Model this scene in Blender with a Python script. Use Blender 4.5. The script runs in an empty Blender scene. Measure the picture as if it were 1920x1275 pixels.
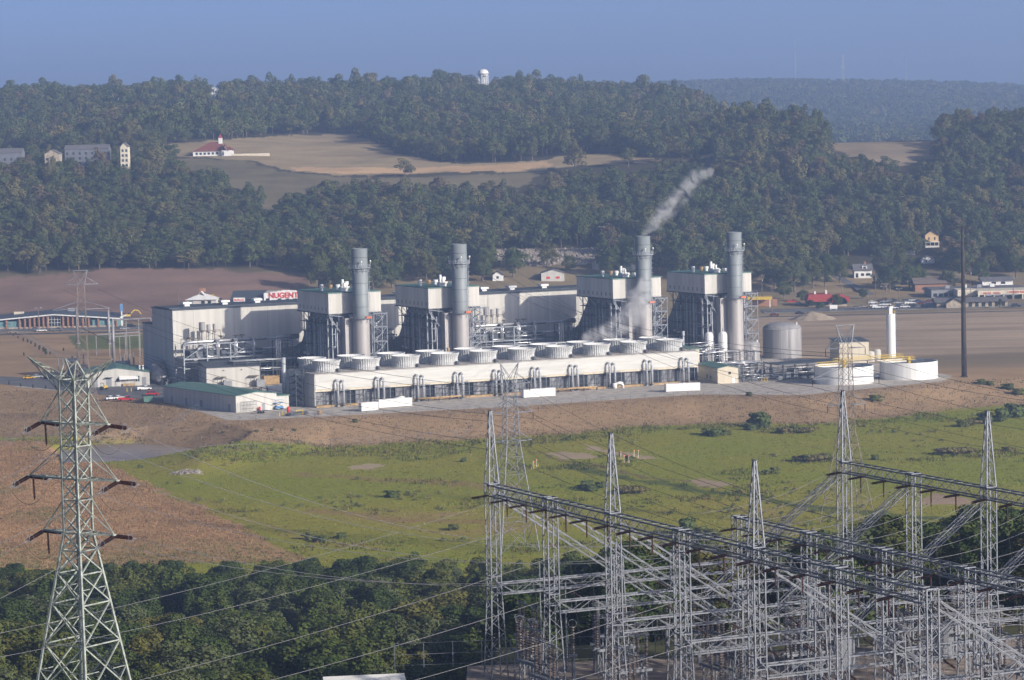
import bpy, math, random
import numpy as np
from mathutils import Vector, Matrix

SC = bpy.context.scene
COL = SC.collection
R = math.radians
PI = math.pi

# ---------------------------------------------------------------- camera, sky, sun, exposure
F, PITCH, ROLL, EYE = 5700.0, 0.0751, 0.0229, 97.12      # focal length (1920 px frame), tilt, roll, eye height
cd = bpy.data.cameras.new('camera')
cd.sensor_width = 36.0
cd.lens = F / 1920 * 36.0
cd.clip_start = 1.0
cd.clip_end = 20000
cam = bpy.data.objects.new('camera', cd)
COL.objects.link(cam)
cam.matrix_world = Matrix.Translation((0, 0, EYE)) @ Matrix.Rotation(PI / 2 - PITCH, 4, 'X') @ Matrix.Rotation(-ROLL, 4, 'Z')
SC.camera = cam

SUN_EL, SUN_AZ = 20.7, 53.5       # elevation; azimuth from straight behind the camera towards the right
sx, sy, sz = math.sin(R(SUN_AZ)) * math.cos(R(SUN_EL)), -math.cos(R(SUN_AZ)) * math.cos(R(SUN_EL)), math.sin(R(SUN_EL))
ld = bpy.data.lights.new('sun', 'SUN')
ld.energy = 3.1
ld.angle = R(0.5)
ld.color = (1.0, 0.91, 0.78)
sun = bpy.data.objects.new('sun', ld)
COL.objects.link(sun)
sun.rotation_euler = Vector((sx, sy, sz)).to_track_quat('Z', 'Y').to_euler()
sun.location = (0, 0, 400)

W = bpy.data.worlds.new('World')
SC.world = W
W.use_nodes = True
nt = W.node_tree
bg = nt.nodes['Background']
sk = nt.nodes.new('ShaderNodeTexSky')
sk.sky_type = 'NISHITA'
sk.sun_disc = False
sk.sun_elevation = R(SUN_EL)
sk.sun_rotation = math.atan2(sx, sy)
sk.air_density = 0.16
sk.dust_density = 1.4
sk.ozone_density = 2.2
nt.links.new(sk.outputs[0], bg.inputs[0])
bg.inputs[1].default_value = 0.118

SC.view_settings.view_transform = 'Standard'
SC.view_settings.look = 'None'
SC.view_settings.gamma = 1.0
SC.view_settings.use_curve_mapping = False
SC.view_settings.exposure = 0.82
SC.render.engine = 'CYCLES'
SC.cycles.max_bounces = 5
SC.cycles.diffuse_bounces = 2
SC.cycles.glossy_bounces = 2
SC.cycles.transmission_bounces = 2
SC.cycles.volume_bounces = 1
SC.cycles.transparent_max_bounces = 6
SC.cycles.use_denoising = True
SC.cycles.use_adaptive_sampling = True
SC.cycles.adaptive_threshold = 0.02
SC.cycles.caustics_reflective = False
SC.cycles.caustics_refractive = False

HAZE_DENSITY = 0.00019
HAZE_COLOR = (0.41, 0.58, 0.96)

# ---------------------------------------------------------------- looking from the eye to the ground
CR, SR, CP, SP = math.cos(ROLL), math.sin(ROLL), math.cos(PITCH), math.sin(PITCH)

def ray(x, y):
    dx, dy = x - 960.0, y - 637.5
    u = dx * CR - dy * SR
    v = dx * SR + dy * CR
    return Vector((u / F, CP - v / F * SP, -SP - v / F * CP))

def G(x, y, z=0.0):
    d = ray(x, y)
    return Vector((0, 0, EYE)) + d * ((z - EYE) / d.z)

def GY(x, y, Y):
    d = ray(x, y)
    return Vector((0, 0, EYE)) + d * (Y / d.y)

def zat(x, y, Y):
    return GY(x, y, Y).z

def pix(p):
    X, Y, Z = p[0], p[1], p[2] - EYE
    yf = Y * CP - Z * SP
    zu = Z * CP + Y * SP
    u, v = F * X / yf, -F * zu / yf
    return 960 + u * CR + v * SR, 637.5 - u * SR + v * CR

# plant axes: a runs along the cooling tower, b away from the eye
PSI = 0.4478
PX, PY = -66.15, 1008.78
PC, PS = math.cos(PSI), math.sin(PSI)

def PL(a, b, z=0.0):
    return Vector((PX + a * PC - b * PS, PY + a * PS + b * PC, z))

def toP(p):
    X, Y = p[0] - PX, p[1] - PY
    return X * PC + Y * PS, -X * PS + Y * PC

# ---------------------------------------------------------------- mesh helper
class MB:
    def __init__(self):
        self.v = []
        self.f = []
        self.cuts = []

    def add(self, vs, fs):
        o = len(self.v)
        self.cuts.append((o, len(self.f)))
        self.v.extend([tuple(p) for p in vs])
        self.f.extend([tuple(i + o for i in f) for f in fs])
        return self

    def box(self, x0, y0, z0, x1, y1, z1, rz=0.0, ctr=None):
        vs = [(x0, y0, z0), (x1, y0, z0), (x1, y1, z0), (x0, y1, z0), (x0, y0, z1), (x1, y0, z1), (x1, y1, z1), (x0, y1, z1)]
        if rz:
            cx, cy = ctr if ctr else ((x0 + x1) / 2, (y0 + y1) / 2)
            c, s = math.cos(rz), math.sin(rz)
            vs = [(cx + (x - cx) * c - (y - cy) * s, cy + (x - cx) * s + (y - cy) * c, z) for x, y, z in vs]
        return self.add(vs, [(0, 3, 2, 1), (4, 5, 6, 7), (0, 1, 5, 4), (1, 2, 6, 5), (2, 3, 7, 6), (3, 0, 4, 7)])

    def bar(self, p, q, w, h=None):
        p, q = Vector(p), Vector(q)
        d = q - p
        if d.length < 1e-6:
            return self
        d.normalize()
        up = Vector((0, 0, 1)) if abs(d.z) < 0.95 else Vector((0, 1, 0))
        s = d.cross(up).normalized() * (w / 2)
        t = s.cross(d).normalized() * ((h or w) / 2)
        vs = [p - s - t, p + s - t, p + s + t, p - s + t, q - s - t, q + s - t, q + s + t, q - s + t]
        return self.add(vs, [(0, 3, 2, 1), (4, 5, 6, 7), (0, 1, 5, 4), (1, 2, 6, 5), (2, 3, 7, 6), (3, 0, 4, 7)])

    def cyl(self, x, y, z0, z1, r0, r1=None, n=20, caps=True):
        r1 = r0 if r1 is None else r1
        vs = []
        for z, r in ((z0, r0), (z1, r1)):
            vs += [(x + r * math.cos(2 * PI * i / n), y + r * math.sin(2 * PI * i / n), z) for i in range(n)]
        fs = [(i, (i + 1) % n, n + (i + 1) % n, n + i) for i in range(n)]
        if caps:
            fs += [tuple(range(n - 1, -1, -1)), tuple(range(n, 2 * n))]
        return self.add(vs, fs)

    def lathe(self, prof, n=24, x=0.0, y=0.0, rib=0.0):
        vs, fs = [], []
        for r, z in prof:
            for i in range(n):
                rr = r + (rib if i % 2 else 0.0) * (1 if r > 0.01 else 0)
                vs.append((x + rr * math.cos(2 * PI * i / n), y + rr * math.sin(2 * PI * i / n), z))
        for k in range(len(prof) - 1):
            for i in range(n):
                j = (i + 1) % n
                fs.append((k * n + i, k * n + j, (k + 1) * n + j, (k + 1) * n + i))
        return self.add(vs, fs)

    def tube(self, pts, r, n=8):
        pts = [Vector(p) for p in pts]
        vs, fs = [], []
        for k, p in enumerate(pts):
            d = (pts[min(k + 1, len(pts) - 1)] - pts[max(k - 1, 0)])
            d.normalize()
            up = Vector((0, 0, 1)) if abs(d.z) < 0.9 else Vector((0.3, 1, 0)).normalized()
            s = d.cross(up).normalized()
            t = s.cross(d).normalized()
            rr = r[k] if isinstance(r, (list, tuple)) else r
            vs += [p + (s * math.cos(2 * PI * i / n) + t * math.sin(2 * PI * i / n)) * rr for i in range(n)]
        for k in range(len(pts) - 1):
            for i in range(n):
                j = (i + 1) % n
                fs.append((k * n + i, (k + 1) * n + i, (k + 1) * n + j, k * n + j))
        fs += [tuple(range(n)), tuple(range(len(pts) * n - 1, (len(pts) - 1) * n - 1, -1))]
        return self.add(vs, fs)

    def prism(self, poly, z0, z1):
        n = len(poly)
        vs = [(x, y, z0) for x, y in poly] + [(x, y, z1) for x, y in poly]
        fs = [tuple(range(n - 1, -1, -1)), tuple(range(n, 2 * n))] + [(i, (i + 1) % n, n + (i + 1) % n, n + i) for i in range(n)]
        return self.add(vs, fs)

    def gable(self, x0, y0, x1, y1, z0, z1, axis='x', over=0.0, th=0.25):
        """pitched roof with its ridge along axis"""
        if axis == 'x':
            m = (y0 + y1) / 2
            prof = [(y0 - over, z0), (m, z1), (y1 + over, z0), (y1 + over, z0 - th), (m, z1 - th), (y0 - over, z0 - th)]
            vs = [(x0 - over, a, b) for a, b in prof] + [(x1 + over, a, b) for a, b in prof]
        else:
            m = (x0 + x1) / 2
            prof = [(x0 - over, z0), (m, z1), (x1 + over, z0), (x1 + over, z0 - th), (m, z1 - th), (x0 - over, z0 - th)]
            vs = [(a, y0 - over, b) for a, b in prof] + [(a, y1 + over, b) for a, b in prof]
        fs = [(i, (i + 1) % 6, 6 + (i + 1) % 6, 6 + i) for i in range(6)] + [(0, 5, 4, 1), (1, 4, 3, 2), (6, 7, 10, 11), (7, 8, 9, 10)]
        return self.add(vs, fs)

    def build(self, name, mat, parent=None, smooth=False):
        me = bpy.data.meshes.new(name)
        me.from_pydata(self.v, [], self.f)
        if smooth:
            me.polygons.foreach_set('use_smooth', [True] * len(me.polygons))
        me.materials.append(mat)
        me.update()
        o = bpy.data.objects.new(name, me)
        COL.objects.link(o)
        if parent is not None:
            o.parent = parent
        return o

def each(m, name, mat, parent=None, smooth=False):
    """every piece added to m becomes a part of its own"""
    out = []
    ends = m.cuts[1:] + [(len(m.v), len(m.f))]
    for (v0, f0), (v1, f1) in zip(m.cuts, ends):
        q = MB()
        q.v = m.v[v0:v1]
        q.f = [tuple(i - v0 for i in f) for f in m.f[f0:f1]]
        out.append(q.build(name, mat, parent, smooth))
    return out

def fix_normals(o):
    import bmesh
    b = bmesh.new()
    b.from_mesh(o.data)
    bmesh.ops.recalc_face_normals(b, faces=b.faces)
    b.to_mesh(o.data)
    b.free()
    return o

_labels = {}
def tag(o, label, cat, group=None):
    o['label'] = label
    o['category'] = cat
    if group:
        o['group'] = group
    return o

def thing(name, label, cat, loc=(0, 0, 0), rz=0.0, group=None):
    o = bpy.data.objects.new(name, None)
    COL.objects.link(o)
    o.location = loc
    o.rotation_euler = (0, 0, rz)
    o.empty_display_size = 1
    return tag(o, label, cat, group)

def copy_tree(o, parent=None):
    c = o.copy()
    COL.objects.link(c)
    if parent is not None:
        c.parent = parent
    for ch in list(o.children):
        copy_tree(ch, c)
    return c

def dup(o, loc, rz=None, label=None, scale=None):
    c = copy_tree(o)
    c.location = loc
    if rz is not None:
        c.rotation_euler = (0, 0, rz)
    if label:
        c['label'] = label
    if scale:
        c.scale = scale if isinstance(scale, tuple) else (scale,) * 3
    return c

ORD = ['first', 'second', 'third', 'fourth', 'fifth', 'sixth', 'seventh', 'eighth', 'ninth', 'tenth', 'eleventh', 'twelfth', 'thirteenth',
       'fourteenth', 'fifteenth', 'sixteenth', 'seventeenth', 'eighteenth', 'nineteenth', 'twentieth', 'twenty-first', 'twenty-second',
       'twenty-third', 'twenty-fourth', 'twenty-fifth', 'twenty-sixth', 'twenty-seventh', 'twenty-eighth', 'twenty-ninth', 'thirtieth']

# ---------------------------------------------------------------- procedural materials
def mat(name, col, rough=0.7, metal=0.0, var=0.12, scale=1.0, stretch=None, bump=0.0, col2=None, spec=0.3, attr=None, emit=None):
    m = bpy.data.materials.new(name)
    m.use_nodes = True
    t = m.node_tree
    b = t.nodes['Principled BSDF']
    b.inputs['Roughness'].default_value = rough
    b.inputs['Metallic'].default_value = metal
    b.inputs['Specular IOR Level'].default_value = spec
    tc = t.nodes.new('ShaderNodeTexCoord')
    mp = t.nodes.new('ShaderNodeMapping')
    mp.inputs['Scale'].default_value = stretch or (1, 1, 1)
    no = t.nodes.new('ShaderNodeTexNoise')
    no.inputs['Scale'].default_value = scale
    no.inputs['Detail'].default_value = 4
    no.inputs['Roughness'].default_value = 0.6
    t.links.new(tc.outputs['Object'], mp.inputs[0])
    t.links.new(mp.outputs[0], no.inputs['Vector'])
    mx = t.nodes.new('ShaderNodeMix')
    mx.data_type = 'RGBA'
    c2 = col2 or tuple(c * (1 - 2 * var) for c in col)
    c1 = col if col2 else tuple(min(1, c * (1 + var)) for c in col)
    mx.inputs['A'].default_value = (*c1, 1)
    mx.inputs['B'].default_value = (*c2, 1)
    rp = t.nodes.new('ShaderNodeMapRange')
    rp.inputs['From Min'].default_value = 0.32
    rp.inputs['From Max'].default_value = 0.68
    t.links.new(no.outputs['Fac'], rp.inputs['Value'])
    t.links.new(rp.outputs['Result'], mx.inputs['Factor'])
    out = mx.outputs['Result']
    if attr:
        at = t.nodes.new('ShaderNodeAttribute')
        at.attribute_name = attr
        m2 = t.nodes.new('ShaderNodeMix')
        m2.data_type = 'RGBA'
        m2.blend_type = 'MULTIPLY'
        m2.inputs['Factor'].default_value = 1.0
        t.links.new(out, m2.inputs['A'])
        t.links.new(at.outputs['Color'], m2.inputs['B'])
        out = m2.outputs['Result']
    t.links.new(out, b.inputs['Base Color'])
    if bump:
        bp = t.nodes.new('ShaderNodeBump')
        bp.inputs['Strength'].default_value = bump
        bp.inputs['Distance'].default_value = 0.3
        t.links.new(no.outputs['Fac'], bp.inputs['Height'])
        t.links.new(bp.outputs[0], b.inputs['Normal'])
    if emit:
        b.inputs['Emission Color'].default_value = (*emit[0], 1)
        b.inputs['Emission Strength'].default_value = emit[1]
    return m

M = {}
M['steel'] = mat('galvanised_steel', (0.20, 0.215, 0.245), 0.5, 0.3, 0.18, 2.0)
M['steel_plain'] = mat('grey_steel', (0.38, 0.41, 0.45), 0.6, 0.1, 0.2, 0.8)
M['green_steel'] = mat('green_steel', (0.34, 0.375, 0.335), 0.55, 0.1, 0.2, 1.5)
M['rust_steel'] = mat('weathered_steel', (0.24, 0.20, 0.17), 0.8, 0.1, 0.25, 1.0)
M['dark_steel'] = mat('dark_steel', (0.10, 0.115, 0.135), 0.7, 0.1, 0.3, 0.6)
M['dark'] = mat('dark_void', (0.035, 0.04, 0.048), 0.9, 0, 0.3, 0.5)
M['glaze'] = mat('brown_glaze', (0.06, 0.026, 0.021), 0.25, 0, 0.25, 3.0, spec=0.5)
M['porcelain'] = mat('grey_brown_porcelain', (0.13, 0.105, 0.095), 0.3, 0, 0.3, 3.0, spec=0.5)
M['siding'] = mat('cream_siding', (0.56, 0.545, 0.505), 0.65, 0, 0.09, 0.35, (1.5, 1.5, 0.05))
M['siding_tan'] = mat('tan_siding', (0.60, 0.54, 0.42), 0.65, 0, 0.06, 0.5, (1.5, 1.5, 0.05))
M['siding_ct'] = mat('white_panel', (0.56, 0.555, 0.525), 0.6, 0, 0.08, 0.5, (0.15, 0.15, 2.0))
M['green_roof'] = mat('green_roof', (0.10, 0.20, 0.165), 0.55, 0, 0.12, 0.6, (2, 0.1, 1))
M['dark_roof'] = mat('dark_roof', (0.075, 0.09, 0.11), 0.7, 0, 0.15, 0.6)
M['grey_roof'] = mat('grey_shingle', (0.16, 0.155, 0.16), 0.85, 0, 0.2, 1.5)
M['brown_roof'] = mat('brown_shingle', (0.20, 0.16, 0.14), 0.85, 0, 0.2, 1.5)
M['red_roof'] = mat('red_roof', (0.34, 0.055, 0.045), 0.6, 0, 0.15, 1.5)
M['terracotta'] = mat('terracotta_roof', (0.22, 0.075, 0.055), 0.8, 0, 0.2, 1.5)
M['white'] = mat('white_paint', (0.80, 0.80, 0.78), 0.5, 0, 0.05, 0.5)
M['tank_white'] = mat('tank_white', (0.78, 0.78, 0.76), 0.45, 0, 0.08, 0.5, (1.5, 1.5, 0.12))
M['tank_grey'] = mat('tank_grey', (0.38, 0.37, 0.37), 0.5, 0.25, 0.12, 0.5, (3, 3, 0.06))
M['stack_top'] = mat('stack_paint', (0.22, 0.245, 0.255), 0.55, 0.1, 0.1, 0.3, (1, 1, 0.12))
M['stack_low'] = mat('corrugated_cladding', (0.42, 0.40, 0.385), 0.5, 0.2, 0.10, 1.0, (4, 4, 0.04))
M['clad'] = mat('boiler_cladding', (0.20, 0.215, 0.24), 0.6, 0.15, 0.25, 0.4, (2, 2, 0.1))
M['silver'] = mat('pipe_jacket', (0.62, 0.63, 0.65), 0.32, 0.7, 0.1, 1.0)
M['pipe'] = mat('grey_pipe', (0.45, 0.47, 0.50), 0.5, 0.2, 0.12, 1.0)
M['shroud'] = mat('fan_shroud', (0.50, 0.51, 0.505), 0.6, 0, 0.10, 0.6, (1, 1, 0.2))
M['timber'] = mat('timber', (0.42, 0.29, 0.15), 0.8, 0, 0.2, 1.0)
M['louvre'] = mat('louvre_panel', (0.23, 0.235, 0.25), 0.8, 0, 0.3, 0.7, (2, 2, 0.3))
M['concrete'] = mat('concrete', (0.42, 0.40, 0.37), 0.9, 0, 0.15, 0.3)
M['gravel'] = mat('gravel', (0.50, 0.455, 0.40), 0.95, 0, 0.2, 0.35, bump=0.15)
M['yard'] = mat('yard_gravel', (0.34, 0.28, 0.23), 0.95, 0, 0.25, 0.5, bump=0.2)
M['asphalt'] = mat('asphalt', (0.065, 0.07, 0.08), 0.85, 0, 0.2, 0.4)
M['lot'] = mat('parking_asphalt', (0.16, 0.16, 0.165), 0.85, 0, 0.2, 0.1)
M['yellow'] = mat('yellow_paint', (0.60, 0.42, 0.06), 0.5, 0, 0.1, 1.0)
M['orange'] = mat('orange_paint', (0.75, 0.17, 0.05), 0.6, 0, 0.1, 1.0)
M['glass'] = mat('dark_glass', (0.03, 0.04, 0.05), 0.08, 0, 0.1, 0.5, spec=0.6)
M['rubber'] = mat('tyre_rubber', (0.02, 0.02, 0.022), 0.8)
M['brick'] = mat('orange_brick', (0.36, 0.19, 0.12), 0.85, 0, 0.15, 2.0)
M['teal'] = mat('teal_panel', (0.16, 0.30, 0.31), 0.5, 0, 0.1, 0.5)
M['stone'] = mat('tan_stone', (0.42, 0.36, 0.28), 0.85, 0, 0.2, 0.8)
M['cream'] = mat('cream_stucco', (0.66, 0.60, 0.47), 0.8, 0, 0.06, 0.4)
M['yellow_wall'] = mat('yellow_clapboard', (0.62, 0.44, 0.24), 0.7, 0, 0.06, 0.4, (0.2, 0.2, 3))
M['wall_dim'] = mat('dim_grey_wall', (0.17, 0.18, 0.20), 0.8, 0, 0.1, 0.4)
M['wall_grey'] = mat('grey_wall', (0.30, 0.31, 0.33), 0.8, 0, 0.08, 0.4)
M['sign_red'] = mat('sign_red', (0.62, 0.05, 0.04), 0.5, 0, 0.05, 1.0)
M['sign_black'] = mat('sign_black', (0.02, 0.02, 0.02), 0.5, 0, 0.05, 1.0)
M['pole_dark'] = mat('weathering_pole', (0.055, 0.045, 0.042), 0.8, 0.1, 0.2, 0.5)
M['wood_pole'] = mat('pole_wood', (0.19, 0.15, 0.12), 0.9, 0, 0.2, 1.0)
M['wire'] = mat('conductor', (0.22, 0.22, 0.24), 0.5, 0.3, 0.05, 0.1)
M['wire_dark'] = mat('old_conductor', (0.07, 0.065, 0.065), 0.7, 0.1, 0.05, 0.1)
M['bark'] = mat('bark', (0.16, 0.13, 0.10), 0.95, 0, 0.2, 1.0)
M['pale_bark'] = mat('pale_bark', (0.34, 0.30, 0.26), 0.95, 0, 0.2, 1.0)
M['water'] = mat('pond_water', (0.30, 0.24, 0.17), 0.3, 0, 0.12, 0.05, spec=0.3)
M['rock'] = mat('riprap', (0.31, 0.27, 0.23), 0.95, 0, 0.3, 0.8)
M['ground'] = mat('earth', (1.22, 1.18, 1.10), 0.97, 0, 0.13, 0.35, bump=0.25, attr='soil', spec=0.05)
M['leaf'] = mat('leaf', (1.0, 1.0, 1.0), 0.8, 0, 0.12, 0.3, attr='tint', spec=0.12)
M['dirt'] = mat('dirt', (0.38, 0.31, 0.23), 0.95, 0, 0.15, 0.5, bump=0.2)

def leaf_mat(name, col):
    return mat(name, col, 0.75, 0, 0.3, 0.5, col2=tuple(c * 0.6 for c in col), attr='tint', spec=0.12)

def two_tone_leaf():
    """foliage of the instanced woods: one colour per tree, slight change from leaf clump to leaf clump"""
    m = bpy.data.materials.new('wood_foliage')
    m.use_nodes = True
    t = m.node_tree
    b = t.nodes['Principled BSDF']
    b.inputs['Roughness'].default_value = 0.85
    b.inputs['Specular IOR Level'].default_value = 0.08
    a = t.nodes.new('ShaderNodeAttribute')
    a.attribute_type = 'INSTANCER'
    a.attribute_name = 'tree_tint'
    c = t.nodes.new('ShaderNodeAttribute')
    c.attribute_name = 'tint'
    x = t.nodes.new('ShaderNodeMix')
    x.data_type = 'RGBA'
    x.blend_type = 'MULTIPLY'
    x.inputs['Factor'].default_value = 1.0
    t.links.new(a.outputs['Color'], x.inputs['A'])
    t.links.new(c.outputs['Color'], x.inputs['B'])
    t.links.new(x.outputs['Result'], b.inputs['Base Color'])
    return m
M['wood_leaf'] = two_tone_leaf()
# ---------------------------------------------------------------- terrain
rng = np.random.default_rng(11)

def smooth(t):
    t = np.clip(t, 0, 1)
    return t * t * (3 - 2 * t)

def fbm(x, y, sc, seed=0, octs=3):
    """cheap value noise in -1..1"""
    out = np.zeros(np.broadcast(x, y).shape)
    amp, tot = 1.0, 0.0
    for o in range(octs):
        g = np.random.default_rng(seed * 17 + o).random((256, 256))
        u, v = np.asarray(x) / sc * 2 ** o + 91.3 * o, np.asarray(y) / sc * 2 ** o + 37.7 * o
        i, j = np.floor(u).astype(int), np.floor(v).astype(int)
        fu, fv = smooth(u - i), smooth(v - j)
        i0, j0, i1, j1 = i % 256, j % 256, (i + 1) % 256, (j + 1) % 256
        out += amp * ((g[i0, j0] * (1 - fu) + g[i1, j0] * fu) * (1 - fv) + (g[i0, j1] * (1 - fu) + g[i1, j1] * fu) * fv)
        tot += amp
        amp *= 0.5
    return out / tot * 2 - 1

HX = [-300, 0, 320, 640, 960, 1280, 1440, 1600, 1760, 1920, 2220]
HN = [1540, 1600, 1700, 1800, 1850, 1900, 1960, 2050, 2200, 2400, 2600, 2900]
HT = [[572, 528, 455, 372, 335, 330, 322, 315, 288, 238, 210, 205],
      [566, 521, 450, 372, 334, 326, 320, 312, 285, 235, 205, 200],
      [560, 512, 450, 392, 355, 327, 299, 277, 260, 225, 196, 192],
      [556, 510, 450, 385, 350, 323, 300, 272, 250, 215, 190, 186],
      [548, 499, 440, 380, 350, 320, 306, 287, 262, 222, 186, 180],
      [546, 500, 435, 364, 328, 300, 284, 270, 250, 220, 198, 195],
      [546, 508, 435, 352, 313, 281, 258, 246, 250, 262, 275, 280],
      [546, 512, 440, 362, 324, 293, 267, 265, 290, 300, 300, 290],
      [545, 510, 438, 360, 322, 291, 264, 262, 290, 300, 300, 290],
      [544, 508, 432, 350, 306, 272, 254, 248, 270, 290, 295, 290],
      [544, 508, 432, 350, 306, 272, 254, 248, 270, 290, 295, 290]]
FARY = [3400, 4200, 5000, 5500, 6000, 7500]
NODES = [1395, 1480] + HN + FARY
HZ = []
for x, row in zip(HX, HT):
    z = [0.0, 1.0] + [zat(x, y, Y) for y, Y in zip(row, HN)]
    if x > 1000:
        ry = {1280: 166, 1440: 162, 1600: 163, 1760: 166, 1920: 172, 2220: 172}[x]
        z += [50, 62, zat(x, ry + 22, 5000), zat(x, ry, 5500), zat(x, ry + 3, 6000), 60]
    else:
        z += [80, 80, 90, 95 if x < 960 else 118, 95, 60]
    HZ.append(z)
HZ = np.array(HZ)

L_N, L_Z = [0, 268, 300, 330, 400, 500, 600, 640], [41, 40, 30, 22, 13, 2, -4.5, -5]
R_N, R_Z = [0, 300, 318, 360, 420, 480, 540, 600, 640], [44, 44, 42, 36, 27, 17, 6, -3, -5]
EDGE = [(-420, 1400), (-300, 1240), (-189, 1121), (-122.7, 1051), (-92, 969), (-64, 975), (-28, 986), (0, 994), (61, 1022), (96, 1011), (154, 1053), (178, 1060), (300, 1110), (420, 1180)]
EX, EY = [e[0] for e in EDGE], [e[1] for e in EDGE]

def inpoly(X, Y, poly):
    X, Y = np.asarray(X), np.asarray(Y)
    r = np.zeros(X.shape, bool)
    n = len(poly)
    for i in range(n):
        x0, y0 = poly[i][0], poly[i][1]
        x1, y1 = poly[(i + 1) % n][0], poly[(i + 1) % n][1]
        if y0 == y1:
            continue
        c = ((y0 > Y) != (y1 > Y)) & (X < (x1 - x0) * (Y - y0) / (y1 - y0) + x0)
        r ^= c
    return r

POND = [G(x, y, -6.2) for x, y in ((120, 872), (250, 868), (374, 856), (388, 845), (330, 837), (250, 831), (165, 834), (110, 850))]

def polydist(X, Y, poly):
    d = np.full(X.shape, 1e9)
    for i in range(len(poly)):
        x0, y0 = poly[i][0], poly[i][1]
        x1, y1 = poly[(i + 1) % len(poly)][0], poly[(i + 1) % len(poly)][1]
        t = np.clip(((X - x0) * (x1 - x0) + (Y - y0) * (y1 - y0)) / ((x1 - x0) ** 2 + (y1 - y0) ** 2), 0, 1)
        d = np.minimum(d, np.hypot(X - x0 - t * (x1 - x0), Y - y0 - t * (y1 - y0)))
    return d

def ground(X, Y):
    X, Y = np.asarray(X, float), np.asarray(Y, float)
    xi = 960 + F * X / np.maximum(Y, 1)
    t = smooth((xi - 790) / 130)
    tb = smooth((xi - 900) / 400)
    t = np.where(Y < 300, t, np.where(Y < 330, t + (tb - t) * (Y - 300) / 30, tb))
    near = np.interp(Y, L_N, L_Z) * (1 - t) + np.interp(Y, R_N, R_Z) * t
    ye = np.interp(X, EX, EY)
    w = np.interp(X, [-190, -95, -58], [150, 140, 44])
    pad = -5 + 5 * smooth((Y - ye + w) / w)
    mid = np.where(Y < 640, near, pad)
    nr_ = (np.abs(X + 110) < 70) & (np.abs(Y - 950) < 70) & (Y < 1395)
    if nr_.any():
        mid = np.array(mid)
        mid[nr_] = np.minimum(mid[nr_], np.where(inpoly(X[nr_], Y[nr_], POND), -7.6, -6.9 + 0.42 * polydist(X[nr_], Y[nr_], POND)))
    # hills: interpolate between image columns
    k = np.clip(np.searchsorted(HX, xi) - 1, 0, len(HX) - 2)
    hx = np.array(HX, float)
    f = np.clip((xi - hx[k]) / (hx[k + 1] - hx[k]), 0, 1)
    f = f * f * (3 - 2 * f)
    n = np.clip(np.searchsorted(NODES, Y) - 1, 0, len(NODES) - 2)
    nd = np.array(NODES, float)
    g = np.clip((Y - nd[n]) / (nd[n + 1] - nd[n]), 0, 1)
    a = HZ[k, n] * (1 - g) + HZ[k, n + 1] * g
    b = HZ[k + 1, n] * (1 - g) + HZ[k + 1, n + 1] * g
    hill = a * (1 - f) + b * f
    hill = hill + fbm(X, Y, 60, 3) * 1.6 * smooth((Y - 1560) / 120) + fbm(X, Y * 0.7, 115, 14, 2) * 5.0 * smooth((Y - 1620) / 120) * smooth((2900 - Y) / 300)
    return np.where(Y < 1395, mid, hill)

def gz(X, Y):
    return float(ground(np.array([X]), np.array([Y]))[0])

def on(x, y, y0=250.0):
    """where the view through a pixel meets the ground"""
    d = ray(x, y)
    Y = np.concatenate([np.arange(y0, 2400, 0.5), np.arange(2400, 6500, 4)])
    X = d.x / d.y * Y
    Z = EYE + d.z / d.y * Y
    hit = np.nonzero(ground(X, Y) >= Z)[0]
    i = hit[0] if len(hit) else len(Y) - 1
    return Vector((float(X[i]), float(Y[i]), float(Z[i])))

def onpoly(pts, y0=250.0):
    return [on(x, y, y0) for x, y in pts]

# named areas of ground, outlined on the land
MEADOW_PX = [(290, 275), (345, 268), (420, 262), (520, 255), (640, 250), (690, 252), (700, 268), (740, 285), (800, 300), (870, 307), (1000, 303), (1060, 293), (1120, 288), (1190, 292), (1250, 298), (1350, 283), (1340, 293), (1200, 303), (1030, 318), (900, 322), (640, 330), (560, 322), (480, 302), (440, 299), (330, 294)]
MEADOW2_PX = [(330, 298), (440, 299), (560, 325), (700, 335), (1020, 322), (990, 348), (880, 360), (760, 354), (690, 346), (575, 352), (565, 385), (500, 396), (430, 360), (415, 330), (340, 315)]
ROADCUT_PX = [(545, 313), (700, 315), (900, 311), (1030, 302), (1030, 313), (900, 322), (640, 326), (560, 321)]
CLEAR_PX = [(1540, 266), (1640, 263), (1690, 260), (1750, 252), (1765, 300), (1730, 300), (1690, 312), (1640, 302), (1600, 296)]
SLOPE_PX = [(-80, 525), (60, 517), (130, 515), (210, 503), (330, 503), (480, 511), (570, 515), (575, 592), (-80, 616)]
RIPRAP_PX = [(925, 469), (1125, 467), (1127, 492), (1000, 501), (928, 491)]
LAWN_PX = [(1505, 552), (1540, 525), (1600, 518), (1660, 522), (1790, 545), (1780, 556), (1660, 556)]
CORN = [G(x, y, -5) for x, y in ((-160, 820), (0, 828), (90, 832), (150, 860), (205, 872), (290, 915), (420, 972), (500, 1018), (545, 1036), (600, 1052), (300, 1060), (-160, 1070))]
ZONES = [(onpoly(MEADOW_PX, 1500), (0.36, 0.285, 0.17)), (onpoly(MEADOW2_PX, 1500), (0.19, 0.165, 0.10)), (onpoly(ROADCUT_PX, 1500), (0.58, 0.40, 0.225)),
         (onpoly(CLEAR_PX, 1500), (0.30, 0.24, 0.16)), (onpoly(SLOPE_PX, 1400), (0.25, 0.165, 0.125)), (onpoly(RIPRAP_PX, 1400), (0.45, 0.40, 0.34)),
         (onpoly(LAWN_PX, 1400), (0.34, 0.26, 0.15)), ([tuple(p) for p in CORN], (0.43, 0.275, 0.145))]
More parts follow.
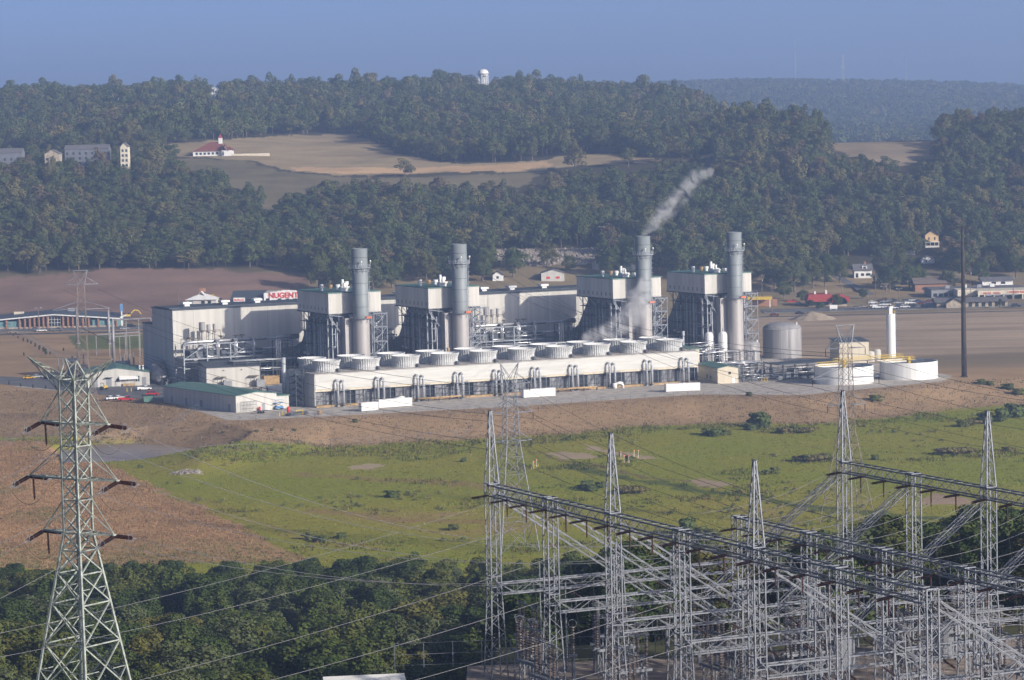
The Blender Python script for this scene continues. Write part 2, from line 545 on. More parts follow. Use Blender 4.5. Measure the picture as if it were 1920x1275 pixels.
BARE = [(onpoly(p, 600), c) for p, c in (
    ([(1022, 852), (1060, 846), (1115, 853), (1112, 860), (1060, 862)], (0.42, 0.33, 0.22)),
    ([(1088, 832), (1110, 836), (1180, 850), (1245, 862), (1180, 858), (1100, 842)], (0.42, 0.33, 0.22)),
    ([(1295, 903), (1325, 897), (1370, 908), (1340, 914), (1300, 911)], (0.40, 0.31, 0.21)),
    ([(1725, 935), (1760, 926), (1835, 938), (1800, 948), (1740, 946)], (0.38, 0.28, 0.20)),
    ([(648, 876), (690, 869), (722, 871), (700, 880), (655, 881)], (0.42, 0.33, 0.22)),
    ([(322, 886), (350, 880), (375, 881), (372, 889), (326, 891)], (0.45, 0.42, 0.37)))]

def _ln(pts, wd, col):
    P = [G(x, y, -5) for x, y in pts]
    return [((a.x, a.y), (b.x, b.y), wd, col) for a, b in zip(P[:-1], P[1:])]
DITCH = _ln([(1060, 872), (1180, 895), (1360, 925), (1540, 955), (1720, 968), (1980, 985)], 3.4, (0.085, 0.115, 0.035)) + _ln([(1000, 850), (1150, 880), (1330, 912)], 1.8, (0.20, 0.15, 0.08)) + _ln([(300, 925), (420, 955), (540, 1000), (700, 1030)], 3.0, (0.30, 0.26, 0.06)) + _ln([(560, 890), (820, 905), (960, 915)], 4.5, (0.30, 0.22, 0.09)) + _ln([(600, 960), (760, 975), (900, 980)], 5, (0.31, 0.22, 0.09))

def soil(X, Y, Z):
    """albedo of the open ground"""
    jx, jy = X + fbm(X, Y, 9, 5) * 5, Y + fbm(X, Y, 9, 6) * 7
    n1, n2, n3 = fbm(X, Y, 70, 7), fbm(X, Y, 16, 8), fbm(X, Y, 220, 9, 2)
    c = np.zeros(X.shape + (3,))
    green, olive, ochre = np.array([0.245, 0.268, 0.036]), np.array([0.325, 0.285, 0.055]), np.array([0.34, 0.245, 0.11])
    k = np.clip(0.45 + 0.7 * n1 + 0.35 * n2 - 0.0007 * (X * 2 + 40), 0, 1)[..., None]
    c[:] = green * (1 - k) + olive * k
    k2 = np.clip((n3 * 1.1 + n1 * 0.9 + n2 * 0.7 - 0.55) * 1.8, 0, 1)[..., None]
    c = c * (1 - k2) + ochre * k2
    # a weedy ditch and two faint vehicle tracks crossing the meadow
    for (x0, y0), (x1, y1), wd, col in DITCH:
        L2 = (x1 - x0) ** 2 + (y1 - y0) ** 2
        tt = np.clip(((jx - x0) * (x1 - x0) + (jy - y0) * (y1 - y0)) / L2, 0, 1)
        dd = np.hypot(jx - x0 - tt * (x1 - x0), (jy - y0 - tt * (y1 - y0)) * 0.8)
        mk = (smooth((wd - dd) / (wd * 0.6)) * 0.8)[..., None]
        c = c * (1 - mk) + np.array(col) * mk
    ye = np.interp(jx, EX, EY)
    w = np.interp(jx, [-190, -125, -90], [135, 80, 42])
    dry = np.array([0.385, 0.265, 0.155])
    t = smooth((jy - ye + w + 6) / 9)[..., None]
    d2 = dry * (1 + 0.16 * n1 + 0.22 * n2)[..., None]
    c = c * (1 - t) + d2 * t
    far = np.array([0.42, 0.325, 0.235]) * (1 + 0.10 * n1 + 0.34 * fbm(X * 0.6, Y * 3, 40, 12) + 0.2 * fbm(X * 0.5, Y * 3, 12, 13))[..., None]
    ol = smooth((jy - 1070) / 14) * smooth((1185 - jy) / 40) * smooth((X - 120) / 40)
    far = far * (1 - 0.75 * ol[..., None]) + np.array([0.165, 0.135, 0.085]) * 0.75 * ol[..., None]
    t = (smooth((jy - 1075 - 40 * (X < 120)) / 60) * smooth((X - 40) / 30))[..., None]
    c = c * (1 - t) + far * t
    lawn = np.array([0.15, 0.17, 0.065]) * (1 + 0.25 * n2)[..., None]
    lm = smooth((jy - 1285) / 12) * (X < -150) * (X > -0.19 * Y + 60) * smooth((1382 - Y) / 8)
    c = c * (1 - lm[..., None]) + lawn * lm[..., None]
    vt = np.array([0.27, 0.215, 0.13]) * (1 + 0.25 * n2)[..., None]
    c = np.where((Y > 1405)[..., None], vt, c)
    ff = np.array([0.075, 0.068, 0.04])
    t = smooth((jy - 1590) / 30)[..., None]
    c = c * (1 - t) + ff * t
    c = np.where((Y < 650)[..., None], np.array([0.10, 0.105, 0.05]), c)
    st = fbm(X * 0.5, Y * 1.6, 18, 27)
    for poly, col in ZONES:
        m = inpoly(jx, jy, poly)
        c[m] = np.array(col) * (1 + 0.16 * n1[m] + 0.18 * n2[m] + 0.22 * st[m])[:, None]
    for poly, col in BARE:
        m = inpoly(X + fbm(X, Y, 5, 25) * 3, Y + fbm(X, Y, 5, 26) * 4, poly)
        c[m] = np.array(col) * (1 + 0.15 * n2[m])[:, None]
    return np.clip(c, 0.01, 0.8)

def grid_mesh(name, xs, ys, zf, material, attr=None):
    A, B = np.meshgrid(xs, ys)
    X, Y = A * B, B
    Z = zf(X, Y)
    ny, nx = X.shape
    co = np.stack([X, Y, Z], -1).reshape(-1, 3)
    idx = np.arange(nx * ny).reshape(ny, nx)
    q = np.stack([idx[:-1, :-1], idx[:-1, 1:], idx[1:, 1:], idx[1:, :-1]], -1).reshape(-1, 4)
    me = raw_mesh(name, co, q.reshape(-1), 4, material)
    if attr:
        c = attr(X, Y, Z).reshape(-1, 3)
        a = me.attributes.new('soil', 'FLOAT_COLOR', 'POINT')
        a.data.foreach_set('color', np.concatenate([c, np.ones((len(c), 1))], 1).astype(np.float32).ravel())
    me.polygons.foreach_set('use_smooth', np.ones(len(me.polygons), bool))
    me.update()
    return me

def raw_mesh(name, co, loops, k, material, tint=None):
    me = bpy.data.meshes.new(name)
    me.vertices.add(len(co))
    me.vertices.foreach_set('co', np.asarray(co, np.float32).ravel())
    me.loops.add(len(loops))
    me.loops.foreach_set('vertex_index', np.asarray(loops, np.int32))
    n = len(loops) // k
    me.polygons.add(n)
    me.polygons.foreach_set('loop_start', np.arange(0, n * k, k, dtype=np.int32))
    me.polygons.foreach_set('loop_total', np.full(n, k, np.int32))
    if tint is not None:
        a = me.attributes.new('tint', 'FLOAT_COLOR', 'FACE')
        a.data.foreach_set('color', np.concatenate([tint, np.ones((len(tint), 1))], 1).astype(np.float32).ravel())
    me.materials.append(material)
    me.update(calc_edges=True)
    return me

def link(name, me, kind=None, label=None, cat=None):
    o = bpy.data.objects.new(name, me)
    COL.objects.link(o)
    if kind:
        o['kind'] = kind
    if label:
        o['label'] = label
    if cat:
        o['category'] = cat
    return o

tx = np.concatenate([np.linspace(-0.62, -0.2, 40, endpoint=False), np.linspace(-0.2, 0.2, 620), np.linspace(0.2, 0.62, 41)[1:]])
ty = np.concatenate([np.linspace(-150, 280, 30, endpoint=False), np.linspace(280, 640, 150, endpoint=False), np.linspace(640, 1120, 330, endpoint=False),
                     np.linspace(1120, 1640, 130, endpoint=False), np.linspace(1640, 2100, 150, endpoint=False), np.linspace(2100, 3000, 70, endpoint=False), np.linspace(3000, 7400, 60)])
def tgrid(name):
    A, B = np.meshgrid(tx, ty)
    return A, B
# columns fan out from under the eye; close in they keep a fixed width
class _T:
    pass
A_, B_ = np.meshgrid(tx, ty)
X_ = A_ * np.maximum(B_, 420)
Y_ = B_
Z_ = ground(X_, Y_)
c_ = soil(X_, Y_, Z_)
ny_, nx_ = X_.shape
ix_ = np.arange(nx_ * ny_).reshape(ny_, nx_)
q_ = np.stack([ix_[:-1, :-1], ix_[:-1, 1:], ix_[1:, 1:], ix_[1:, :-1]], -1).reshape(-1)
me_ = raw_mesh('terrain', np.stack([X_, Y_, Z_], -1).reshape(-1, 3), q_, 4, M['ground'])
at_ = me_.attributes.new('soil', 'FLOAT_COLOR', 'POINT')
at_.data.foreach_set('color', np.concatenate([c_.reshape(-1, 3), np.ones((nx_ * ny_, 1))], 1).astype(np.float32).ravel())
me_.polygons.foreach_set('use_smooth', np.ones(len(me_.polygons), bool))
me_.update()
link('terrain', me_, 'structure')

def sheet(name, pts, z, material, th=0.03):
    m = MB()
    m.prism([(p[0], p[1]) for p in pts], z - th, z)
    o = fix_normals(m.build(name, material))
    o['kind'] = 'structure'
    return o

def drape(name, pts_left, pts_right, off, material):
    """a strip of road laid over the land"""
    m = MB()
    n = len(pts_left)
    vs = []
    for (x0, y0), (x1, y1) in zip(pts_left, pts_right):
        vs += [(x0, y0, gz(x0, y0) + off), (x1, y1, gz(x1, y1) + off)]
    m.add(vs, [(2 * i, 2 * i + 1, 2 * i + 3, 2 * i + 2) for i in range(n - 1)])
    o = m.build(name, material)
    o['kind'] = 'structure'
    return o

pw = MB()
pw.prism([(p.x, p.y) for p in POND], -6.6, -6.2)
o = fix_normals(pw.build('pond_water', M['water']))
o['kind'] = 'structure'

# gravel plant yard on the raised pad, inset from its edge
ys_ = [(x, np.interp(x, EX, EY) + 4) for x in np.linspace(-120, 150, 60)]
plant = [tuple(p) for p in ys_] + [tuple(PL(a, b)[:2]) for a, b in ((228, -38), (238, 20), (215, 95), (196, 165), (-20, 165), (-60, 150))]
sheet('plant_yard', plant, 0.05, M['gravel'])
# site road west of the plant
l_ = [G(x, y, 0) for x, y in ((-60, 722), (0, 720), (160, 737), (300, 752), (330, 748))]
r_ = [G(x, y, 0) for x, y in ((-60, 705), (0, 706), (140, 712), (280, 718), (330, 722))]
sheet('site_road', [p[:2] for p in l_] + [p[:2] for p in reversed(r_)], 0.09, M['lot'])
# highway across the valley, with its verge and lots beyond
sheet('highway', [(-480, 1388), (480, 1398), (480, 1414), (-480, 1404)], 0.06, M['asphalt'])
hl = MB()
for k in range(-60, 60):
    hl.box(k * 8 - 1.8, 1395.95 + k * 8 / 96.0, 0.064, k * 8 + 1.8, 1396.1 + k * 8 / 96.0, 0.074)
o = hl.build('highway_markings', M['yellow'])
o['kind'] = 'structure'
sheet('car_park', [(118, 1418), (330, 1422), (330, 1530), (150, 1515), (118, 1470)], 0.55, M['lot'], 0.6)
sheet('west_car_park', [(-300, 1410), (-168, 1408), (-150, 1440), (-300, 1440)], 0.45, M['lot'], 0.5)
sheet('substation_yard', [(-5, 150), (110, 150), (110, 312), (70, 302), (16, 291), (-5, 289)], 44.06, M['yard'], 0.1)
# drive up to the white house
dl = [on(x, y, 1400) for x, y in ((1632, 553), (1605, 538), (1578, 524), (1560, 510))]
drape('house_drive', [(p.x - 2.5, p.y) for p in dl], [(p.x + 2.5, p.y) for p in dl], 0.15, M['lot'])
# ---------------------------------------------------------------- foliage
GREENS = np.array([[0.060, 0.080, 0.026], [0.072, 0.091, 0.030], [0.095, 0.102, 0.035], [0.122, 0.112, 0.041], [0.074, 0.085, 0.040], [0.115, 0.090, 0.046], [0.138, 0.118, 0.043]])
GREEN_P = np.array([0.25, 0.26, 0.18, 0.11, 0.15, 0.03, 0.02])

def leaf_quads(lobes, n, size, r, jit=0.6, shell=0.25):
    """n leaf clumps spread over and a little inside a set of lobes; lobes: (x,y,z,rx,rz)"""
    lobes = np.asarray(lobes, float)
    area = lobes[:, 3] ** 2 + lobes[:, 3] * lobes[:, 4]
    k = r.choice(len(lobes), n, p=area / area.sum())
    d = r.normal(size=(n, 3))
    d /= np.linalg.norm(d, axis=1)[:, None]
    d[:, 2] = np.where(d[:, 2] < -0.55, -d[:, 2], d[:, 2])
    rad = 1 - shell * r.random(n) ** 1.5
    L = lobes[k]
    c = L[:, :3] + d * np.stack([L[:, 3], L[:, 3], L[:, 4]], 1) * rad[:, None]
    nm = d + r.normal(size=(n, 3)) * jit
    nm /= np.linalg.norm(nm, axis=1)[:, None]
    h = r.normal(size=(n, 3))
    u = np.cross(nm, h)
    u /= np.linalg.norm(u, axis=1)[:, None]
    v = np.cross(nm, u)
    s = (size * (0.55 + 0.9 * r.random(n)) / 2)[:, None]
    a = 0.6 + 0.5 * r.random(n)[:, None]
    q = np.stack([c - u * s - v * s * a * 0.5, c + u * s * 0.3 - v * s * a, c + u * s + v * s * a * 0.4, c - u * s * 0.2 + v * s * a], 1)
    return q

def crown_lobes(r, w, h, z0, n, flat=1.0):
    lo = [(0, 0, z0 + h * 0.5, w * 0.33, h * 0.42)]
    for i in range(n):
        t = r.random()
        ang = r.random() * 2 * PI
        zz = z0 + h * (0.12 + 0.78 * t)
        rr = w * 0.5 * math.sin(PI * (0.18 + 0.70 * t)) * (0.55 + 0.35 * r.random())
        k = (11.0 / max(11, n)) ** 0.5
        lo.append((rr * math.cos(ang), rr * math.sin(ang), zz, w * (0.13 + 0.11 * r.random()) * k, h * (0.10 + 0.09 * r.random()) * flat * k))
    return lo

def tube_quads(p, q, r0, r1, n=3):
    p, q = np.array(p, float), np.array(q, float)
    d = (q - p) / np.linalg.norm(q - p)
    up = np.array([0, 1.0, 0.1])
    s = np.cross(d, up)
    s /= np.linalg.norm(s)
    t = np.cross(d, s)
    out = []
    for i in range(n):
        a0, a1 = 2 * PI * i / n, 2 * PI * (i + 1) / n
        c0, c1 = s * math.cos(a0) + t * math.sin(a0), s * math.cos(a1) + t * math.sin(a1)
        out.append([p + c0 * r0, p + c1 * r0, q + c1 * r1, q + c0 * r1])
    return np.array(out)

def forest_mesh(name, pts, protos, label, cat, z=None):
    """one mass of far trees: pts rows x, y, z, scale, tint index"""
    V, T = [], []
    for (x, y, zz, s, ti), pid, rot in zip(pts, rng.integers(0, len(protos), len(pts)), rng.random(len(pts)) * 6.28):
        q, isbark = protos[pid]
        c, sn = math.cos(rot), math.sin(rot)
        w = np.empty_like(q)
        w[..., 0] = (q[..., 0] * c - q[..., 1] * sn) * s[0] + x
        w[..., 1] = (q[..., 0] * sn + q[..., 1] * c) * s[0] + y
        w[..., 2] = q[..., 2] * s[1] + zz
        V.append(w)
        base = GREENS[int(ti)] * (0.85 + 0.3 * rng.random())
        t = np.where(isbark[:, None], np.array([0.20, 0.18, 0.16]), base)
        T.append(t * (0.93 + 0.14 * rng.random((len(q), 1))))
    V = np.concatenate(V)
    T = np.concatenate(T)
    me = raw_mesh(name, V.reshape(-1, 3), np.arange(len(V) * 4), 4, M['leaf'], T)
    return link(name, me, 'stuff', label, cat)

def wood(name, rows, protos, label):
    """a whole wood as one object: tree places as points, grown into trees by geometry nodes"""
    col = bpy.data.collections.new(name + '_kinds')
    for q, isbark in protos:
        me = raw_mesh('wood_tree', q.reshape(-1, 3), np.arange(len(q) * 4), 4, M['wood_leaf'], np.repeat(0.9 + 0.2 * rng.random((len(q), 1)), 3, 1))
        me.materials.append(M['bark'])
        me.polygons.foreach_set('material_index', isbark.astype(np.int32))
        me.update()
        col.objects.link(bpy.data.objects.new('wood_tree', me))
    n = len(rows)
    me = bpy.data.meshes.new(name)
    me.vertices.add(n)
    me.vertices.foreach_set('co', np.array([(r[0], r[1], r[2]) for r in rows], np.float32).ravel())
    at = me.attributes.new('scl', 'FLOAT_VECTOR', 'POINT')
    at.data.foreach_set('vector', np.array([(r[3][0], r[3][0], r[3][1]) for r in rows], np.float32).ravel())
    at = me.attributes.new('rot', 'FLOAT_VECTOR', 'POINT')
    at.data.foreach_set('vector', np.stack([np.zeros(n), np.zeros(n), rng.random(n) * 6.28], 1).astype(np.float32).ravel())
    at = me.attributes.new('kind', 'INT', 'POINT')
    at.data.foreach_set('value', rng.integers(0, len(protos), n).astype(np.int32))
    at = me.attributes.new('tree_tint', 'FLOAT_COLOR', 'POINT')
    tc = np.array([GREENS[int(r[4])] for r in rows]) * (0.82 + 0.36 * rng.random((n, 1)))
    at.data.foreach_set('color', np.concatenate([tc, np.ones((n, 1))], 1).astype(np.float32).ravel())
    me.update()
    o = link(name, me, 'stuff', label, 'forest')
    ng = bpy.data.node_groups.new(name + '_grow', 'GeometryNodeTree')
    ng.interface.new_socket('Geometry', in_out='INPUT', socket_type='NodeSocketGeometry')
    ng.interface.new_socket('Geometry', in_out='OUTPUT', socket_type='NodeSocketGeometry')
    gi, go = ng.nodes.new('NodeGroupInput'), ng.nodes.new('NodeGroupOutput')
    ci = ng.nodes.new('GeometryNodeCollectionInfo')
    ci.inputs['Collection'].default_value = col
    ci.inputs['Separate Children'].default_value = True
    ci.inputs['Reset Children'].default_value = True
    ip = ng.nodes.new('GeometryNodeInstanceOnPoints')
    ip.inputs['Pick Instance'].default_value = True
    def named(nm, ty):
        a = ng.nodes.new('GeometryNodeInputNamedAttribute')
        a.data_type = ty
        a.inputs['Name'].default_value = nm
        return a.outputs['Attribute']
    ng.links.new(gi.outputs[0], ip.inputs['Points'])
    ng.links.new(ci.outputs[0], ip.inputs['Instance'])
    ng.links.new(named('kind', 'INT'), ip.inputs['Instance Index'])
    ng.links.new(named('rot', 'FLOAT_VECTOR'), ip.inputs['Rotation'])
    ng.links.new(named('scl', 'FLOAT_VECTOR'), ip.inputs['Scale'])
    ng.links.new(ip.outputs[0], go.inputs[0])
    md = o.modifiers.new('grow', 'NODES')
    md.node_group = ng
    return o

def far_proto(seed, w, h, n, size, lobes, trunk=True):
    r = np.random.default_rng(seed)
    q = leaf_quads(crown_lobes(r, w, h * 0.93, h * 0.07, lobes), n, size, r, 0.25, 0.3)
    b = np.zeros(len(q), bool)
    if trunk:
        tr = [tube_quads((0, 0, -1.5), (0.3, 0, h * 0.6), 0.32, 0.16)]
        for i in range(2):
            a = r.random() * 6.28
            tr.append(tube_quads((0, 0, h * (0.2 + 0.1 * i)), (math.cos(a) * w * 0.25, math.sin(a) * w * 0.25, h * 0.62), 0.16, 0.08))
        tr = np.concatenate(tr)
        q = np.concatenate([q, tr])
        b = np.concatenate([b, np.ones(len(tr), bool)])
    return q, b

KEEP_PX = [MEADOW_PX, MEADOW2_PX, CLEAR_PX, RIPRAP_PX]
HOUSES_PX = [(1725, 425, 1775, 470), (1600, 478, 1650, 530), (1615, 440, 1650, 466), (1665, 455, 1725, 482), (1715, 480, 1758, 500), (918, 500, 955, 535), (1000, 500, 1068, 535),
             (355, 256, 490, 298), (-20, 264, 44, 286), (84, 270, 112, 288), (126, 262, 200, 270), (226, 260, 240, 286), (1105, 478, 1140, 505), (392, 160, 410, 182), (340, 288, 470, 304), (897, 126, 917, 156)]

def hill_points(y0, y1, sp, half=0.2):
    out = []
    y = y0
    while y < y1:
        n = int(2 * half * y / sp)
        xs = (np.arange(n) - n / 2) * sp + rng.uniform(-0.5, 0.5, n) * sp
        yy = y + rng.uniform(-0.5, 0.5, n) * sp
        out.append(np.stack([xs, yy], 1))
        y += sp * 0.92
    return np.concatenate(out)

def select(P, hmin, hmax):
    X, Y = P[:, 0], P[:, 1]
    Z = ground(X, Y)
    ht = rng.uniform(hmin, hmax, len(P)) * (0.62 + 0.55 * (fbm(X, Y, 55, 31) + 1) / 2) * np.where(rng.random(len(P)) < 0.06, 1.35, 1.0)
    keep = np.ones(len(P), bool)
    xi = 960 + F * X / Y
    start = np.interp(xi, [-200, 560, 600, 930, 1150, 1300, 1500, 1560, 1640, 1760, 1920], [1606, 1606, 1570, 1572, 1590, 1560, 1575, 1640, 1650, 1600, 1590])
    keep &= Y > start + fbm(X, Y, 25, 33) * 8
    keep &= ~((xi > 1430) & (Y > 2085))
    for poly, c in ZONES[:7]:
        keep &= ~inpoly(X, Y, poly)
    pm = np.array([pix((a, b, c + h * 0.55)) for a, b, c, h in zip(X, Y, Z, ht)])
    pt = np.array([pix((a, b, c + h)) for a, b, c, h in zip(X, Y, Z, ht)])
    drop = [rng.random(len(P)) < f for f in (0.96, 0.80, 0.97, 0.97)]
    for fr in np.linspace(0.12, 1.0, 9):
        pp = np.array([pix((a, b, c + h * fr)) for a, b, c, h in zip(X, Y, Z, ht)])
        for q, p in enumerate(KEEP_PX):
            if q == 1 and fr > 0.75:
                continue
            keep &= ~(inpoly(pp[:, 0], pp[:, 1], p) & drop[q])
    for x0, ya, x1, yb in HOUSES_PX:
        for q in (pm, pt):
            keep &= ~((q[:, 0] > x0 - 8) & (q[:, 0] < x1 + 8) & (q[:, 1] > ya + 6) & (q[:, 1] < yb))
    return X[keep], Y[keep], Z[keep], ht[keep]

def forest_rows(P, hmin, hmax, wr):
    X, Y, Z, ht = select(P, hmin, hmax)
    n = len(X)
    patch = fbm(X, Y, 45, 41)
    ti = rng.choice(len(GREENS), n, p=GREEN_P)
    ti = np.where((patch > 0.25) & (rng.random(n) < 0.45), rng.choice([1, 2, 3, 3, 5], n), ti)
    ws = wr * rng.uniform(0.65, 1.45, n)
    return [(X[i], Y[i], Z[i], (ws[i], ht[i] / 16.0), ti[i]) for i in range(n)]

pr_near = [far_proto(100 + i, 12.5, 16, 1500, 0.72, 7 + i) for i in range(11)]
pr_mid = [far_proto(200 + i, 15, 16, 900, 1.0, 7 + i) for i in range(7)]
pr_far = [far_proto(300 + i, 22, 16, 260, 2.4, 7, False) for i in range(5)]
rows_a = forest_rows(hill_points(1560, 2085, 9.6), 11, 19, 1.0)
wood('hillside_forest', rows_a, pr_near, 'hazy blue green wood covering the hillside behind the power plant')
rows_b = forest_rows(hill_points(2085, 2960, 12.5), 12, 21, 1.05)
wood('ridge_forest', rows_b, pr_mid, 'wooded ridge with the water tower above its tree line')
fp = hill_points(3300, 5650, 20, 0.2)
fz = ground(fp[:, 0], fp[:, 1])
fx = 960 + F * fp[:, 0] / fp[:, 1]
fk = (fx > 960)
fm = [(fp[i, 0], fp[i, 1], fz[i], (rng.uniform(0.8, 1.3), rng.uniform(0.7, 1.15)), rng.choice(5)) for i in np.nonzero(fk)[0]]
wood('far_forest', fm, pr_far, 'farthest wooded hill faded blue beyond the gap on the right')

# individual trees: trunk and crown
def tree_proto(seed, w, h, n, leaf, tint, lobes=14, tall=1.0, bare=0.15):
    r = np.random.default_rng(seed)
    lob = crown_lobes(r, w, h * (1 - bare), h * bare, lobes, tall)
    q = leaf_quads(lob, n, leaf, r, 0.4, 0.4)
    t = np.array(tint) * (0.9 + 0.2 * r.random((n, 1))) * (1 + 0.04 * r.normal(size=(n, 3)))
    crown = raw_mesh('crown', q.reshape(-1, 3), np.arange(n * 4), 4, M['leaf'], np.clip(t, 0.008, 0.5))
    m = MB()
    m.tube([(0, 0, -1), (0.1, 0, h * 0.25), (0.25, 0.1, h * 0.5), (0.2, 0.2, h * 0.8)], [w * 0.035, w * 0.028, w * 0.02, w * 0.008], 7)
    for x, y, z, _, _ in lob[1:8]:
        m.tube([(0.15, 0.05, h * 0.28), (x * 0.5, y * 0.5, z * 0.75 + h * 0.06), (x * 0.9, y * 0.9, z)], [w * 0.014, w * 0.01, w * 0.004], 5)
    trunk = m.build('trunk', M['bark'])
    tm = trunk.data
    bpy.data.objects.remove(trunk)
    return crown, tm

def plant_tree(pr, x, y, z, s, rz, name, label, group, cat='tree'):
    t = thing(name, label, cat, (x, y, z), rz, group)
    t.scale = s
    for nm, me in (('crown', pr[0]), ('trunk', pr[1])):
        o = bpy.data.objects.new(nm, me)
        COL.objects.link(o)
        o.parent = t
    return t
# ---------------------------------------------------------------- power plant
def pl(name, label, cat, a, b, z=0.05, rz=0.0, group=None):
    return thing(name, label, cat, PL(a, b, z), PSI + rz, group)

# cooling tower
CTL, CTW, CTD, CTI = 146.2, 27.0, 11.26, 6.0
ct = pl('cooling_tower', 'long white cooling tower with twenty ribbed fan shrouds and pairs of riser pipes', 'cooling tower', 0, 0)
m = MB()
m.box(0.25, -0.15, CTI + 0.25, CTL - 0.25, CTW + 0.15, CTD - 0.3)
m.box(0.25, -0.32, CTI, CTL - 0.25, CTW + 0.3, CTI + 0.25)
m.build('casing', M['siding_ct'], ct)
m = MB()
m.box(0.0, 0.0, 0, 0.25, CTW, CTD)
m.box(CTL - 0.25, 0, 0, CTL, CTW, CTD)
each(m, 'end_wall', M['siding'], ct)
m = MB()
m.box(0.1, -0.25, CTD - 0.3, CTL - 0.1, CTW + 0.2, CTD)
m.build('fan_deck', M['concrete'], ct)
m = MB()
m.box(0.25, -0.1, CTI - 0.75, CTL - 0.25, 0.25, CTI - 0.02)
m.build('fascia_beam', M['siding_tan'], ct)
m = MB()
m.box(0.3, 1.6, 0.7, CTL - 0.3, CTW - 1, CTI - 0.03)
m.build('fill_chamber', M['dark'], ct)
m = MB()
r_ = random.Random(4)
for i in range(10):
    a0 = i * 14.62
    for k in range(5):
        if k == 4 or (k == 3 and i % 3 == 1):
            continue
        m.box(a0 + 0.4 + k * 2.9, 1.05 + 0.12 * (k % 2), 0.75, a0 + 3.15 + k * 2.9, 1.15 + 0.12 * (k % 2), CTI - 0.8)
each(m, 'louvre_panel', M['louvre'], ct)
m = MB()
for i in range(41):
    a = 0.45 + i * (CTL - 0.9) / 40
    m.box(a - 0.1, 0.3, 0.7, a + 0.1, 0.5, CTI - 0.75)
for z in (2.0, 3.6):
    m.box(0.5, 0.36, z, CTL - 0.5, 0.46, z + 0.1)
for i in range(0, 40):
    a = 0.45 + i * (CTL - 0.9) / 40
    if i % 4 in (0, 1):
        m.bar((a + 0.1, 0.62, 0.8), (a + 3.5, 0.62, 5.1), 0.1)
m.build('front_frame', M['dark_steel'], ct)
m = MB()
m.box(0.2, -0.9, 0, CTL - 0.2, CTW - 0.6, 0.68)
m.build('basin', M['timber'], ct)
m = MB()
nn = 60
for i in range(nn + 1):
    a = 0.3 + i * (CTL - 0.6) / nn
    m.box(a - 0.035, -0.1, CTD, a + 0.035, -0.03, CTD + 1.1)
for z in (0.55, 1.08):
    m.box(0.3, -0.09, CTD + z, CTL - 0.3, -0.04, CTD + z + 0.05)
    m.box(0.2, 0.1, CTD + z, 0.26, CTW, CTD + z + 0.05)
for i in range(12):
    m.box(0.2, i * 2.4, CTD, 0.27, i * 2.4 + 0.07, CTD + 1.1)
m.build('deck_railing', M['rust_steel'], ct)
# fan shrouds
ms = MB()
prof = [(4.62, 0), (4.45, 0.5), (4.28, 1.2), (4.24, 1.9), (4.42, 2.7), (4.74, 3.5), (4.86, 3.88)]
ms.lathe(prof, 72, rib=0.17)
mi = MB()
mi.lathe([(4.90, 3.80), (4.98, 3.80), (4.98, 3.90), (4.72, 3.90), (4.28, 2.7), (4.1, 1.9), (4.1, 1.5)], 48)
mh = MB()
mh.cyl(0, 0, 0.9, 1.5, 4.1, n=32)
mh.cyl(0, 0, 1.5, 2.3, 0.9, n=16)
for k in range(8):
    t = k * PI / 4
    mh.bar((0.8 * math.cos(t), 0.8 * math.sin(t), 1.9), (3.9 * math.cos(t), 3.9 * math.sin(t), 1.95), 0.7, 0.12)
mm = MB()
mm.tube([(2.2, -4.3, 0.7), (2.6, -5.2, 0.7)], 0.55, 14)
mm.box(2.0, -5.4, 0, 3.1, -4.4, 0.25)
proto = None
for row in (1, 0):
    for i in range(10):
        if proto is None:
            sh = ms.build('fan_shroud', M['shroud'], ct)
            rim = mi.build('rim', M['white'], sh, True)
            fan = mh.build('fan', M['dark_steel'], sh)
            mot = mm.build('fan_motor', M['dark_steel'], sh)
            proto = sh
        else:
            sh = copy_tree(proto, ct)
        sh.location = (7.3 + 14.62 * i, 7.2 + 12.8 * row, CTD)
# riser pipes
mp = MB()
mp.tube([(0, -1.75, 0.9), (0, -1.75, 7.6), (0, -1.65, 8.3), (0, -1.25, 8.75), (0, -0.7, 8.85), (0, -0.1, 8.85)], 0.42, 12)
mp.cyl(0, -1.75, 0, 0.55, 0.44, n=12)
mb_ = MB()
mb_.cyl(0, -1.75, 0.5, 0.95, 0.5, n=12)
proto = None
for i in range(10):
    for k in range(2):
        if proto is None:
            p = mp.build('riser_pipe', M['pipe'], ct, True)
            mb_.build('flange', M['dark_steel'], p)
            proto = p
        else:
            p = copy_tree(proto, ct)
        p.location = (7.6 + 14.62 * i + 2.05 * k, -0.1, 0 if k == 0 else -0.35)
mf = MB()
for a in (-1.3, 4.3):
    mf.box(a - 0.08, -2.1, 0, a + 0.08, -1.94, 5.4)
mf.box(-1.38, -2.12, 5.4, 4.38, -1.92, 5.55)
mf.box(-1.38, -2.1, 5.55, 4.38, -0.2, 5.62)
proto = None
for i in range(10):
    if proto is None:
        p = proto = mf.build('pipe_frame', M['steel'], ct)
    else:
        p = copy_tree(proto, ct)
    p.location = (7.6 + 14.62 * i, -0.15, 0)
